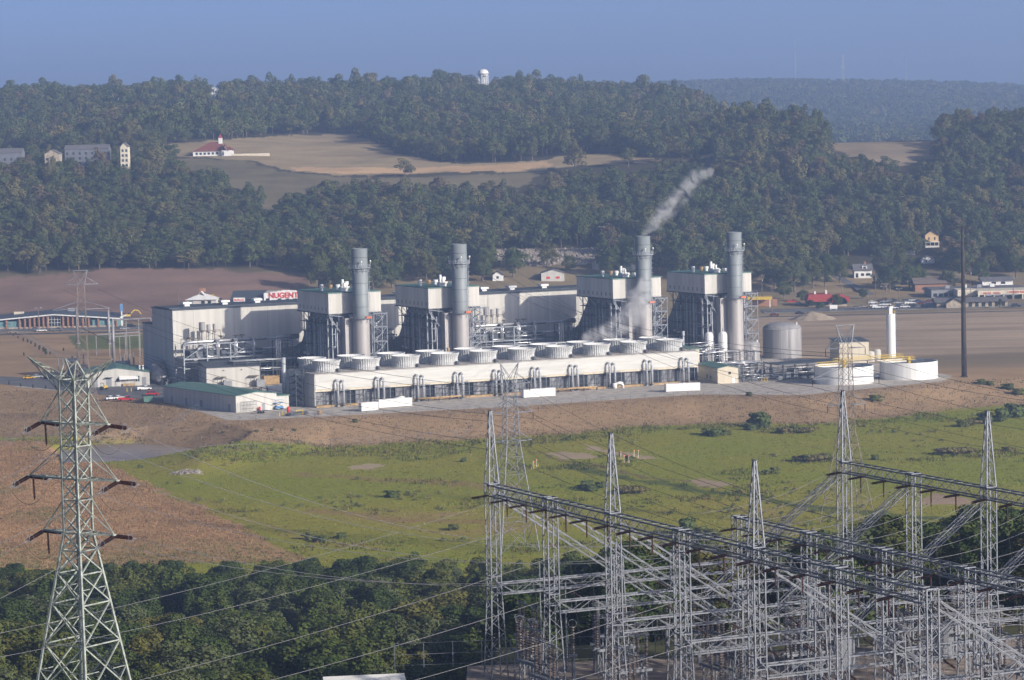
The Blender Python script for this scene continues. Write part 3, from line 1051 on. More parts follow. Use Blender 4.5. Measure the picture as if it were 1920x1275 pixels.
# stair tower on the shaded end
m = MB()
for a, b in ((-4.2, 6), (-1.4, 6), (-4.2, 12), (-1.4, 12)):
    m.box(a - 0.1, b - 0.1, 0, a + 0.1, b + 0.1, CTD + 1.2)
for k in range(5):
    z = 2.2 * (k + 1)
    m.box(-4.3, 5.9, z - 0.12, -1.3, 7.2, z)
    m.box(-4.3, 10.8, z - 1.22, -1.3, 12.1, z - 1.1)
    m.bar((-3.6, 7.1, z), (-3.6, 10.9, z - 1.1), 0.9, 0.15)
    m.bar((-2.0, 7.1, z), (-2.0, 10.9, z + 1.1), 0.9, 0.15)
    for b in (6, 12):
        m.box(-4.3, b - 0.05, z + 0.95, -1.3, b + 0.05, z + 1.0)
m.box(-1.4, 6, CTD - 0.3, 0.0, 9, CTD - 0.15)
m.build('stair_tower', M['dark_steel'], ct)
m = MB()
m.tube([(-3.0, 20, 0), (-3.0, 20, CTD + 4.5)], 0.75, 14)
m.build('vent_pipe', M['pipe'], ct, True)

# boilers and their stacks
HPOS = [34.43, 73.66, 149.43, 188.8]
HB, HWD, HDP, HZ0, HZ1 = 70.0, 20.4, 30.0, 26.1, 33.4
NEAR = ['beside the open space left of the row', 'second along the row', 'third along the row, wreathed in steam', 'at the far end of the row']
def make_boiler():
    t = pl('boiler_house', '', 'boiler', HPOS[0], HB)
    m = MB()
    m.box(0, 0, HZ0, HWD, HDP, HZ1)
    pent = m.build('penthouse', M['siding'], t)
    m = MB()
    for k in range(8):
        b = 2.2 + k * 3.6
        m.box(-0.06, b - 0.55, HZ0 + 0.9, 0.02, b + 0.55, HZ0 + 2.3)
    each(m, 'louvre', M['wall_grey'], pent)
    m = MB()
    m.box(-0.3, -0.3, HZ1, HWD + 0.3, HDP + 0.3, HZ1 + 0.3)
    rf = m.build('roof', M['green_roof'], t)
    m = MB()
    m.box(-0.2, -0.2, HZ0 - 0.35, HWD + 0.2, HDP + 0.2, HZ0 - 0.002)
    m.build('soffit', M['dark_steel'], t)
    for k, (a, b, r, h) in enumerate(((4, 16, 0.7, 2.2), (7, 15, 0.8, 2.0), (10, 9, 0.5, 2.8), (13.5, 19, 0.5, 3.5), (12, 20, 0.9, 1.7), (17, 24, 0.9, 2.4))):
        m = MB()
        m.cyl(a, b, HZ1 + 0.3, HZ1 + 0.3 + h * 0.5, r * 0.7, n=12)
        m.cyl(a, b, HZ1 + 0.3 + h * 0.5, HZ1 + 0.3 + h, r, n=12)
        m.build('roof_vent', M['timber'] if k == 1 else M['white'], t)
    for a, b in ((8.2, 6.0), (11.5, 12.5), (15.0, 9.0), (14.5, 5.0)):
        m = MB()
        m.box(a - 1.4, b - 1, HZ1 + 0.3, a + 1.4, b + 1, HZ1 + 1.2)
        m.box(a - 1.6, b - 1.2, HZ1 + 1.2, a + 1.6, b + 1.2, HZ1 + 1.6)
        m.build('roof_hatch', M['white'], t)
    # body under the penthouse
    m = MB()
    m.box(4.6, 3.0, 0, 17.0, 28.5, HZ0 - 0.36)
    m.build('casing', M['clad'], t)
    m = MB()
    m.box(5.2, -2.6, 0, 8.4, 2.98, 24.4)
    m.build('outlet_casing', M['stack_low'], t)
    m = MB()
    m.add([(4.2, 28.52, 0), (17.4, 28.52, 0), (17.4, 28.52, 24.5), (4.2, 28.52, 24.5), (6.5, 49.8, 0), (15, 49.8, 0), (15, 49.8, 11), (6.5, 49.8, 11), (5.4, 40, 0), (16.2, 40, 0), (16.2, 40, 14), (5.4, 40, 14)],
          [(3, 2, 10, 11), (11, 10, 6, 7), (0, 3, 11, 8), (8, 11, 7, 4), (1, 9, 10, 2), (9, 5, 6, 10), (0, 1, 2, 3), (4, 7, 6, 5)])
    fix_normals(m.build('inlet_duct', M['clad'], t))
    # steelwork
    m = MB()
    for b in (1.5, 6, 10.5, 15, 19.5, 24, 28.5):
        for a in (1.8, 19.2):
            m.box(a - 0.17, b - 0.17, 0, a + 0.17, b + 0.17, HZ0 - 0.36)
        m.bar((0.2, b, HZ0 - 0.5), (2.6, b, HZ0 - 4), 0.2)
        m.box(4.3, b - 0.25, 0, 4.58, b + 0.25, HZ0 - 0.4)
    for a in (1.8, 5.0, 8.5, 12, 15.5, 19.2):
        m.box(a - 0.15, 1.35, 0, a + 0.15, 1.65, HZ0 - 0.36)
    for z in (5, 9.5, 14, 18.5, 22):
        m.box(1.7, 1.5, z, 1.9, 28.5, z + 0.3)
        m.box(1.8, 1.4, z, 5, 1.6, z + 0.3)
        m.box(9, 1.4, z, 19.2, 1.6, z + 0.25)
    m.build('steel_frame', M['steel_plain'], t)
    m = MB()
    m.bar((0.2, 0.2, HZ0 - 0.5), (5.4, -0.4, 17.5), 0.32)
    m.bar((0.2, 0.2, HZ0 - 0.5), (5.6, 0, HZ0 - 1.2), 0.3)
    m.bar((HWD - 0.2, 0.2, HZ0 - 0.5), (HWD - 5.5, -0.3, HZ0 - 2.6), 0.3)
    m.bar((5.5, -0.3, 0), (5.5, -0.3, HZ0 - 1), 0.3)
    m.build('knee_brace', M['steel'], t)
    # platforms, ladders and pipes on the shaded side
    m = MB()
    for z in (5.2, 9.7, 14.2, 18.7, 22.2):
        b0, b1 = (18, 28.8) if z < 20 else (4, 28.8)
        m.box(0.4, b0, z, 4.3, b1, z + 0.14)
        m.box(0.4, b0, z + 1.05, 0.46, b1, z + 1.12)
        for k in range(int((b1 - b0) / 1.8)):
            m.box(0.4, b0 + k * 1.8, z, 0.46, b0 + k * 1.8 + 0.06, z + 1.1)
    m.build('walkway', M['dark_steel'], t)
    for pts, r in (([(0.6, 15.5, 24), (0.6, 15.5, 6), (0.5, 14.5, 5), (-3.5, 14.5, 5)], 0.28), ([(0.9, 10.5, 24), (0.9, 10.5, 3.2), (0.2, 10, 2.6), (-6, 10, 2.6)], 0.34),
                   ([(1.2, 4.2, 24.5), (1.2, 4.2, 0)], 0.24), ([(3.4, 0.8, 23), (3.4, 0.8, 0)], 0.22), ([(2.6, 0.4, 21), (2.6, 0.4, 14), (1, 0.4, 13.3), (1, 3, 13.3), (1, 8, 13.3)], 0.16),
                   ([(11.5, 0.9, 24), (11.5, 0.9, 3), (11.5, -2.5, 2.4)], 0.3), ([(17.6, 0.9, 25), (17.6, 0.9, 0)], 0.24), ([(1.0, 24, 23), (1.0, 24, 2)], 0.3), ([(1.0, 21, 21), (1.0, 21, 8), (-2, 21, 7.2)], 0.25)):
        m = MB()
        m.tube(pts, r, 8)
        m.build('pipe', M['pipe'], t, True)
    m = MB()
    for b, z in ((22, 10.5), (25, 10.8), (23, 6.5), (26, 6.0), (24.5, 8.4), (21, 8.0)):
        m.tube([(0.5, b - 0.6, z), (0.5, b + 0.6, z)], 0.55, 10)
    each(m, 'steam_trap', M['silver'], t, True)
    # low pipe loops in front of the boiler
    m = MB()
    for a, z, w in ((-8, 7.0, 5), (-3, 5.6, 6), (-2, 6.6, 4.5)):
        for k in (0, w):
            m.box(a + k - 0.09, -8.09, 0, a + k + 0.09, -7.91, z)
        m.box(a - 0.09, -8.09, z - 0.2, a + w + 0.09, -7.91, z)
        m.bar((a, -8, z - 0.1), (a, -3, z - 0.1), 0.16)
        m.bar((a + w, -8, z - 0.1), (a + w, -3, z - 0.1), 0.16)
    m.build('pipe_trestle', M['steel'], t)
    m = MB()
    m.tube([(-6.5, -9, 0), (-6.5, -9, 5.2), (-6.2, -9, 5.6), (-5, -9, 5.8), (3, -9, 5.8)], 0.22, 8)
    m.tube([(-5, -10, 0), (-5, -10, 4.2), (-4.4, -10, 4.7), (1, -10, 4.7)], 0.18, 8)
    each(m, 'drain_pipe', M['silver'], t, True)
    return t

bo = make_boiler()
boilers = [bo] + [dup(bo, PL(h, HB, 0.05)) for h in HPOS[1:]]
for o, l in zip(boilers, ('pale boxy boiler house whose roof hides the end of the red lettered sign',
                          'pale boxy boiler house on dark steel legs, second from the red lettered sign',
                          'pale boxy boiler house on dark steel legs with white steam drifting across its front',
                          'pale boxy boiler house on dark steel legs behind the two white upright tanks')):
    o['label'] = l
    o['group'] = 'boiler houses along the turbine hall'

def make_stack():
    t = pl('exhaust_stack', '', 'smokestack', HPOS[0] + 10.7, HB - 4.23)
    m = MB()
    m.cyl(0, 0, 0, 24.3, 3.0, n=48)
    m.build('lower_shaft', M['stack_low'], t, False)
    m = MB()
    m.lathe([(2.86, 24.3), (2.86, 49.4), (2.72, 49.42), (2.72, 45)], 48)
    m.build('upper_shaft', M['stack_top'], t, True)
    m = MB()
    for z in (28.4, 32.8, 36.9, 41.1, 46.1):
        m.lathe([(2.87, z), (2.91, z + 0.02), (2.91, z + 0.12), (2.87, z + 0.14)], 48)
    m.build('seam_ring', M['dark_steel'], t)
    m = MB()
    m.lathe([(2.88, 42.2), (3.9, 42.35), (3.9, 42.5), (2.88, 42.5)], 32)
    for k in range(24):
        a = 2 * PI * k / 24
        x, y = 3.85 * math.cos(a), 3.85 * math.sin(a)
        m.box(x - 0.04, y - 0.04, 42.5, x + 0.04, y + 0.04, 43.6)
        if k % 2 == 0:
            m.bar((2.88 * math.cos(a), 2.88 * math.sin(a), 40.6), (x * 0.97, y * 0.97, 42.3), 0.1)
    for z in (43.05, 43.58):
        m.lathe([(3.82, z), (3.9, z), (3.9, z + 0.06), (3.82, z + 0.06), (3.82, z)], 32)
    plat = m.build('platform', M['steel_plain'], t)
    for a in (2.6, -0.35, -1.8):
        m = MB()
        m.lathe([(0.02, 44.4), (0.28, 44.55), (0.28, 44.95), (0.02, 45.1)], 10, 3.85 * math.cos(a), 3.85 * math.sin(a))
        m.cyl(3.85 * math.cos(a), 3.85 * math.sin(a), 43.5, 44.5, 0.06, n=6)
        m.build('beacon', M['white'], plat, True)
    m = MB()
    ca, sa = math.cos(-0.25), math.sin(-0.25)
    for k in (-0.25, 0.25):
        m.bar((3.25 * ca - k * sa, 3.25 * sa + k * ca, 24.6), (3.25 * ca - k * sa, 3.25 * sa + k * ca, 42.4), 0.07)
    for i in range(40):
        z = 24.8 + i * 0.44
        m.bar((3.25 * ca + 0.25 * sa, 3.25 * sa - 0.25 * ca, z), (3.25 * ca - 0.25 * sa, 3.25 * sa + 0.25 * ca, z), 0.05)
    for i in range(9):
        z = 26.5 + i * 1.8
        m.lathe([(0.42, z), (0.45, z), (0.45, z + 0.08), (0.42, z + 0.08)], 10, 3.5 * ca, 3.5 * sa)
    m.build('ladder', M['steel_plain'], t)
    m = MB()
    m.lathe([(2.9, 24.1), (4.0, 24.2), (4.0, 24.4), (2.9, 24.4)], 32)
    for k in range(20):
        a = 2 * PI * k / 20
        x, y = 3.95 * math.cos(a), 3.95 * math.sin(a)
        m.box(x - 0.04, y - 0.04, 24.4, x + 0.04, y + 0.04, 25.5)
        if k % 2 == 0:
            m.bar((3.0 * math.cos(a), 3.0 * math.sin(a), 22.6), (x * 0.97, y * 0.97, 24.2), 0.1)
    m.lathe([(3.9, 25.4), (3.98, 25.4), (3.98, 25.48), (3.9, 25.48), (3.9, 25.4)], 32)
    m.build('gallery', M['steel'], t)
    m = MB()
    m.box(0.6, -3.8, 24.4, 2.6, -2.95, 25.0)
    m.build('damper_drive', M['orange'], t)
    return t

st = make_stack()
stacks = [st] + [dup(st, PL(h + 10.7, HB - 4.23, 0.05)) for h in HPOS[1:]]
for o, l in zip(stacks, ('grey round smokestack in front of the first boiler house, by the red lettered sign',
                         'grey round smokestack in front of the second boiler house',
                         'grey round smokestack with white smoke trailing from its top',
                         'grey round smokestack at the far end, above the domed grey tanks')):
    o['label'] = l
    o['group'] = 'smokestacks along the boiler row'

def make_stair():
    t = pl('stair_tower', '', 'stair tower', HPOS[0] + 16.4, HB - 2.5)
    m = MB()
    for a in (0, 5.1):
        for b in (0, 4.5):
            m.box(a - 0.14, b - 0.14, 0, a + 0.14, b + 0.14, 26)
    for z in (5.2, 10.4, 15.6, 20.8, 25.6):
        for b in (0, 4.5):
            m.box(0.14, b - 0.1, z - 0.3, 4.96, b + 0.1, z)
    m.build('frame', M['steel'], t)
    m = MB()
    for k, z in enumerate((0, 5.2, 10.4, 15.6, 20.8)):
        m.bar((0.3, 0, z), (4.9, 0, z + 5.0), 0.16)
        m.bar((0.4, 3.0, z + 0.2), (4.4, 3.0, z + 2.7), 1.0, 0.12)
        m.bar((4.4, 1.5, z + 2.7), (0.6, 1.5, z + 5.1), 1.0, 0.12)
        m.bar((0.4, 3.0, z + 1.2), (4.4, 3.0, z + 3.7), 0.06)
        m.bar((4.4, 1.5, z + 3.7), (0.6, 1.5, z + 6.1), 0.06)
    m.build('stairs', M['steel_plain'], t)
    m = MB()
    for z in (5.2, 10.4, 15.6, 20.8, 25.6):
        m.box(-0.2, -0.3, z, 5.3, 1.0, z + 0.14)
        m.box(-0.2, -0.3, z + 1.0, 5.3, -0.24, z + 1.06)
    m.build('landing', M['steel'], t)
    return t
sr = make_stair()
for o, l in zip([sr] + [dup(sr, PL(h + 16.4, HB - 2.5, 0.05)) for h in HPOS[1:]], ('first', 'second', 'third', 'fourth')):
    o['label'] = 'open steel stair tower against the right side of the %s smokestack' % l
    o['group'] = 'stair towers beside the smokestacks'

# turbine hall
HA0, HA1, HB0, HBD, HH = -7.0, 196.5, 120.0, 23.0, 26.9
th = pl('turbine_hall', 'very long cream turbine hall with a flat dark roof behind the boilers', 'hall', 0, 0)
m = MB()
m.box(HA0, HB0, 0, HA1, HB0 + HBD, HH)
m.build('wall', M['siding'], th)
m = MB()
m.box(HA0 - 0.3, HB0 - 0.3, HH, HA1 + 0.3, HB0 + HBD + 0.3, HH + 0.4)
m.box(HA0 - 0.1, HB0 + 3, HH + 0.4, HA1 + 0.1, HB0 + HBD - 3, HH + 0.75)
m.build('roof', M['dark_roof'], th)
m = MB()
m.box(HA0 + 0.3, HB0 + HBD, 0, HA1 - 20, HB0 + HBD + 12, 20.5)
m.build('annex', M['siding'], th)
m = MB()
m.box(HA0 + 0.1, HB0 + HBD + 0.32, 20.5, HA1 - 19.7, HB0 + HBD + 12.3, 20.9)
m.build('annex_roof', M['dark_roof'], th)
for a in (2, 17, 30, 88, 100, 112, 124, 136, 150):
    m = MB()
    m.box(a - 1.0, HB0 + 9, HH + 0.75, a + 1.0, HB0 + 11.5, HH + 1.6)
    m.box(a - 1.7, HB0 + 8.6, HH + 1.6, a + 1.7, HB0 + 11.9, HH + 2.3)
    m.build('roof_vent', M['white'], th)
m = MB()
for a in (1.0, 17.0, 30.2, 43, 56, 69, 82, 95, 108, 121, 134, 147, 160, 173, 186):
    m.box(a - 0.06, HB0 - 0.05, 0.2, a + 0.06, HB0 - 0.002, HH - 0.05)
m.build('panel_joint', M['wall_grey'], th)
# big round cooling ducts on the shaded end
for b, r, hh in ((128.5, 3.0, 8.3), (126.5, 2.2, 5.6)):
    m = MB()
    m.tube([(HA0 - 0.1, b + 3, hh * 0.62), (HA0 - 2.6, b + 3, hh * 0.62), (HA0 - 3.8, b + 2, hh * 0.6), (HA0 - 4.2, b - 1, hh * 0.42), (HA0 - 4.2, b - 5, hh * 0.3)], r * 0.9, 16)
    m.build('air_duct', M['tank_grey'], th, True)

# steam piping between boilers and hall
def make_rack():
    t = pl('pipe_rack', '', 'pipe rack', -8, 106)
    m = MB()
    for a in (0, 9, 18, 27, 36, 45):
        for b in (0, 9):
            m.box(a - 0.2, b - 0.2, 0, a + 0.2, b + 0.2, 15.2 if a < 30 else 11.5)
    for z in (6.2, 9.6):
        for b in (0, 9):
            m.box(-0.2, b - 0.15, z, 45.2, b + 0.15, z + 0.35)
        for a in (0, 9, 18, 27, 36, 45):
            m.box(a - 0.15, 0, z, a + 0.15, 9, z + 0.3)
    for a in (0, 18, 27):
        m.bar((a, 0, 9.8), (a + 9 if a < 20 else a - 9, 0, 15.0), 0.22)
    m.box(-0.2, -0.15, 14.9, 27.2, 0.15, 15.2)
    m.build('steel_frame', M['steel_plain'], t)
    m = MB()
    m.box(-0.2, 0.4, 9.98, 45, 8.6, 10.1)
    for k in range(26):
        m.box(k * 1.75, -0.2, 9.95, k * 1.75 + 0.06, -0.14, 11.0)
    m.box(-0.2, -0.2, 10.95, 45, -0.14, 11.0)
    m.build('walkway', M['steel'], t)
    for pts, r in (([(1.5, 6, 13.6), (2.2, 5.4, 15.3), (4, 5, 15.6), (34, 5, 15.6)], 0.62), ([(34, 5, 15.6), (44, 6, 15.6)], 0.42),
                   ([(13.5, 1.2, 10.5), (13.5, 1.2, 14.6), (13.7, 1.6, 15.5), (14.3, 3, 15.8), (14.5, 5, 15.6)], 0.72), ([(20.5, 1.2, 8.5), (20.5, 1.2, 14.6), (20.7, 1.6, 15.5), (21.3, 3, 15.8), (21.5, 5, 15.6)], 0.72),
                   ([(27.5, 1.2, 9), (27.5, 1.2, 14.8), (27.7, 1.6, 15.6), (28.3, 3, 15.8), (28.5, 5, 15.6)], 0.6),
                   ([(7, 1.5, 9.8), (5.6, 1.2, 10.6), (5.2, 1.2, 12.2), (5.8, 1.4, 13.4), (7.2, 2, 13.6), (14, 2, 13.6)], 0.6), ([(8.5, 0.8, 12), (9, 0.6, 10.6), (10, 0.6, 10.3), (14, 0.6, 10.3)], 0.4),
                   ([(15, 0.3, 11.3), (32, 0.3, 11.3)], 0.34), ([(28, 0.2, 8.2), (46, 0.2, 8.2)], 0.3), ([(0, 0.5, 8.6), (46, 0.5, 8.6)], 0.22), ([(2, 7, 12.4), (30, 7, 12.4)], 0.3), ([(24, 4, 12.0), (40, 4, 12.0), (45, 4, 12.0)], 0.5)):
        m = MB()
        m.tube(pts, r, 12)
        m.build('steam_pipe', M['silver'], t, True)
    m = MB()
    m.tube([(44, 6, 15.6), (47.2, 6, 15.6)], 1.0, 14)
    m.build('valve_end', M['rust_steel'], t, True)
    for a, b, r, z0, z1 in ((9.8, 7, 1.15, 19.6, 22.6), (12.3, 7, 0.75, 19.2, 21.6), (14.6, 7, 0.65, 19.2, 21.8)):
        m = MB()
        m.cyl(a, b, z0 - 0.8, z0, r * 0.4, r, n=18)
        m.cyl(a, b, z0, z1, r, n=18)
        m.cyl(a, b, 15.6, z0 - 0.7, r * 0.35, n=10)
        m.build('silencer', M['tank_grey'], t)
    m = MB()
    for a in (8, 11.2, 13.6, 16.6):
        m.box(a - 0.09, 6.2, 9.9, a + 0.09, 6.38, 19.6)
    m.box(8, 6.2, 19.4, 16.6, 6.4, 19.6)
    m.bar((8, 6.3, 16), (16.6, 6.3, 19.4), 0.12)
    m.build('silencer_frame', M['rust_steel'], t)
    for a in (4, 16.5, 22, 24.5):
        m = MB()
        m.cyl(a, 5, 16.1, 17.2, 0.25, n=8)
        m.cyl(a, 5, 17.2, 17.5, 0.9, n=12)
        m.box(a - 1.5, 4.9, 17.05, a + 1.5, 5.1, 17.2)
        m.build('valve', M['rust_steel'], t)
    m = MB()
    m.box(3, 1.5, 9.9, 12, 8, 12.6)
    m.box(17, 2, 0, 33, 8.4, 6.2)
    m.box(15, 1.4, 10.1, 31, 8, 12.2)
    each(m, 'equipment_block', M['dark_steel'], t)
    return t
rk = make_rack()
rk['label'] = 'steel pipe rack with shiny steam pipes against the lit end of the turbine hall'
rk['group'] = 'pipe racks along the turbine hall'
dup(rk, PL(107.2, 106, 0.05), label='steel pipe rack with shiny steam pipes between the second and third boiler houses')

# darker low racks in the shade between hall and tower
def low_rack(a, b, n, label):
    t = pl('low_pipe_rack', label, 'pipe rack', a, b, group='low dark pipe racks')
    m = MB()
    for i in range(n):
        for bb in (0, 6):
            m.box(i * 5 - 0.15, bb - 0.15, 0, i * 5 + 0.15, bb + 0.15, 9)
        m.box(i * 5 - 0.12, 0, 5.5, i * 5 + 0.12, 6, 5.8)
        m.box(i * 5 - 0.12, 0, 8.6, i * 5 + 0.12, 6, 8.9)
    for bb in (0, 6):
        for z in (5.2, 8.4):
            m.box(0, bb - 0.12, z, (n - 1) * 5, bb + 0.12, z + 0.25)
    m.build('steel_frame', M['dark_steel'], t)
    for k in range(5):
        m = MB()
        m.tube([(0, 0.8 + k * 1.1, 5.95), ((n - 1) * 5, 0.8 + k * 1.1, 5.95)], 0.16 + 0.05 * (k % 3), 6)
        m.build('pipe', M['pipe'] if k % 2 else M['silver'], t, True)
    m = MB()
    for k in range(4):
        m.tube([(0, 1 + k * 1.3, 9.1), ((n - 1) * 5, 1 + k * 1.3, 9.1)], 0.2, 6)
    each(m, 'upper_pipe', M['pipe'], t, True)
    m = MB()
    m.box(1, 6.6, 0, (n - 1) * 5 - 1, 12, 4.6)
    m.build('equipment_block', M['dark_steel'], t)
low_rack(6, 92, 6, 'dark low pipe rack in the shade left of the first boiler house')
low_rack(58, 90, 4, 'dark low pipe rack between the first and second boiler houses')
low_rack(98, 88, 11, 'dark low pipe rack between the second and third boiler houses')
low_rack(173, 90, 4, 'dark low pipe rack between the third and fourth boiler houses')

# wall-mounted equipment stacks by each boiler's shaded flank
def make_module():
    t = pl('pump_module', '', 'machinery', 0, 0)
    m = MB()
    for a in (0, 3, 6):
        for b in (0, 5):
            m.box(a - 0.13, b - 0.13, 0, a + 0.13, b + 0.13, 15.5)
    for z in (4, 8, 12, 15.3):
        m.box(-0.2, -0.2, z, 6.2, 5.2, z + 0.14)
        m.box(-0.2, -0.2, z + 1, 6.2, -0.14, z + 1.06)
    m.build('frame', M['dark_steel'], t)
    for a, b in ((1.5, 1.5), (4.4, 1.2), (3, 3.5)):
        m = MB()
        m.cyl(a, b, 0.2, 14.4, 0.55, n=10)
        m.build('vessel', M['clad'], t, True)
    m = MB()
    for k in range(3):
        m.tube([(-0.6 + k * 0.8, -0.5, 2), (-0.6 + k * 0.8, -0.5, 16), (-0.2 + k * 0.8, 0, 17.2), (5, 2, 17.4)], 0.3, 8)
    m.build('riser', M['pipe'], t, True)
    return t
pm = make_module()
spots = [(24.5, 96), (66, 96), (140.5, 97), (181.5, 97)]
for k, (a, b) in enumerate(spots):
    o = pm if k == 0 else dup(pm, PL(a, b, 0.05))
    o.location = PL(a, b, 0.05)
    o['label'] = 'dark pump module with tall vessels beside the shaded flank of the %s boiler house' % ORD[k]
    o['group'] = 'pump modules beside the boilers'

# slim exhaust pipes standing between tower and boilers
for k, (x, y, h) in enumerate(((743, 652, 7), (1194, 618, 8))):
    g = G(x, 668 if k == 0 else 640, 0)
    m = MB()
    m.cyl(0, 0, 0, h + 6, 0.42, n=12)
    m.cyl(0, 0, h + 4.6, h + 6.2, 0.55, n=12)
    m.box(-0.8, -0.8, 0, 0.8, 0.8, 0.5)
    o = m.build('vent_stack', M['timber'] if k == 0 else M['pipe'])
    o.location = PL(72 if k == 0 else 168, 50, 0.05)
    tag(o, 'slim short vent stack behind the fan shrouds, near the %s boiler house' % ORD[1 if k == 0 else 3], 'vent stack', 'short vent stacks')
# ---------------------------------------------------------------- buildings around the plant
def shed(name, label, cat, A, B, depth, h, roof, wall, z=0.05, ridge=1.2, lean=None, over=0.35, rz=None, group=None):
    """box building whose front foot runs from A to B (left to right as seen), with a pitched roof; local x along the front"""
    A, B = Vector((A[0], A[1], 0)), Vector((B[0], B[1], 0))
    d = B - A
    w = d.length
    t = thing(name, label, cat, (A.x, A.y, z), math.atan2(d.y, d.x), group)
    m = MB()
    m.box(0, 0, -0.4, w, depth, h)
    if lean is None:
        ax = 'x' if w >= depth else 'y'
        if ax == 'x':
            m.add([(0, 0, h), (0, depth, h), (0, depth / 2, h + ridge), (w, 0, h), (w, depth, h), (w, depth / 2, h + ridge)], [(0, 2, 1), (3, 4, 5), (0, 3, 5, 2), (1, 2, 5, 4)])
        else:
            m.add([(0, 0, h), (w, 0, h), (w / 2, 0, h + ridge), (0, depth, h), (w, depth, h), (w / 2, depth, h + ridge)], [(0, 1, 2), (3, 5, 4), (0, 2, 5, 3), (1, 4, 5, 2)])
    wl = m.build('wall', wall, t)
    m = MB()
    if lean is None:
        m.gable(0, 0, w, depth, h + 0.12, h + ridge + 0.14, ax, over, 0.16)
    else:
        m.add([(-over, -over, h + 0.02), (w + over, -over, h + 0.02), (w + over, depth + over, h + lean), (-over, depth + over, h + lean),
               (-over, -over, h + 0.25), (w + over, -over, h + 0.25), (w + over, depth + over, h + lean + 0.25), (-over, depth + over, h + lean + 0.25)],
              [(0, 3, 2, 1), (4, 5, 6, 7), (0, 1, 5, 4), (1, 2, 6, 5), (2, 3, 7, 6), (3, 0, 4, 7)])
    m.build('roof', roof, t)
    t['w'], t['d'] = w, depth
    return t

def openings(t, name, rects, mtl, side='front'):
    """flush doors and windows on a face: (pos, z, width, height)"""
    w, d = t['w'], t['d']
    for p, z, ww, hh in rects:
        m = MB()
        if side == 'front':
            m.box(p, -0.06, z, p + ww, 0.04, z + hh)
        elif side == 'left':
            m.box(-0.06, p, z, 0.04, p + ww, z + hh)
        elif side == 'right':
            m.box(w - 0.04, p, z, w + 0.06, p + ww, z + hh)
        m.build(name, mtl, t)

# long low building, green roof, long shaded side towards the eye
gbA, gbB = G(442, 742.4, 5.6), G(497.3, 735.4, 5.6)
gb = shed('service_building', 'long low cream building with a green roof, nearest to the brown bank', 'building', gbA, (gbA.x + 13.2, gbA.y + 7.6), 53, 5.5, M['green_roof'], M['siding'], ridge=0.9)
gb.rotation_euler.z = PSI + 0.13
openings(gb, 'door', [(4, 0.1, 1.7, 2.4), (24, 0.1, 1.7, 2.4), (35, 0.1, 1.7, 2.4), (46, 0.3, 1.2, 2.0)], M['wall_grey'], 'left')
openings(gb, 'door', [(9.6, 0.1, 1.2, 2.3)], M['wall_grey'])
m = MB()
m.box(15.25, 2, 0, 21, 12, 4.2)
m.build('annex', M['siding'], gb)
m = MB()
m.box(15.28, 1.7, 4.2, 21.3, 12.3, 4.45)
m.build('annex_roof', M['green_roof'], gb)
m = MB()
for i in range(6):
    m.box(1 + i * 1.1, -2.2, 0, 1.06 + i * 1.1, -2.14, 3.6)
    m.box(1 + i * 1.1, -1.2, 0, 1.06 + i * 1.1, -1.14, 3.6)
for z in (1.2, 2.4, 3.5):
    m.box(1, -2.2, z, 6.6, -2.14, z + 0.07)
    m.box(1, -1.2, z, 6.6, -1.14, z + 0.07)
m.build('wall_scaffold', M['dark_steel'], gb)

b2A, b2B = G(386.8, 690.2, 7.5), G(486.5, 685.7, 7.5)
b2 = shed('electrical_building', 'cream building with a dark roof in front of the pipe racks', 'building', b2A, b2B, 17, 7.4, M['dark_roof'], M['siding'], lean=1.4)
openings(b2, 'door', [(2.5, 0.1, 1.6, 2.6), (12, 3.6, 1.0, 1.2)], M['wall_grey'], 'left')
for p in (3.5, 15.5):
    m = MB()
    m.box(p, -1.9, 3.9, p + 3.4, -0.06, 4.15)
    m.box(p + 0.1, -1.8, 0, p + 0.22, -1.68, 3.9)
    m.box(p + 3.2, -1.8, 0, p + 3.32, -1.68, 3.9)
    m.build('door_canopy', M['rust_steel'], b2)
    m = MB()
    m.box(p + 2.2, -2.9, 0, p + 5.2, -1.0, 2.6)
    m.box(p + 2.3, -2.95, 2.6, p + 3.1, -1.2, 3.0)
    m.build('air_handler', M['wall_grey'], b2)
for p in (6, 12.5):
    m = MB()
    m.box(p, -0.3, 6.2, p + 0.5, -0.05, 6.5)
    m.build('wall_lamp', M['dark_steel'], b2)

b1A, b1B = G(160.7, 727, 0), G(281, 722.5, 0)
b1 = shed('warehouse', 'cream warehouse with a green roof behind the peak of the green pylon', 'building', b1A, b1B, 24, 4.9, M['green_roof'], M['siding'], ridge=1.9)
openings(b1, 'door', [(2.2, 0.1, 2.2, 3.4), (7.5, 0.1, 2.0, 3.2), (20.5, 0.1, 1.6, 3.0)], M['wall_grey'])
openings(b1, 'window', [(11.2, 1.8, 1.2, 1.0), (14.8, 2.2, 1.2, 0.9), (18.2, 1.6, 1.4, 2.0)], M['glass'])
m = MB()
m.box(7.2, -1.2, 3.3, 9.8, -0.05, 3.45)
m.build('door_canopy', M['dark_steel'], b1)
for p in (20.0, 21.2):
    m = MB()
    m.cyl(p, 6, 5.4, 7.0, 0.35, n=12)
    m.build('roof_vent', M['white'], b1)

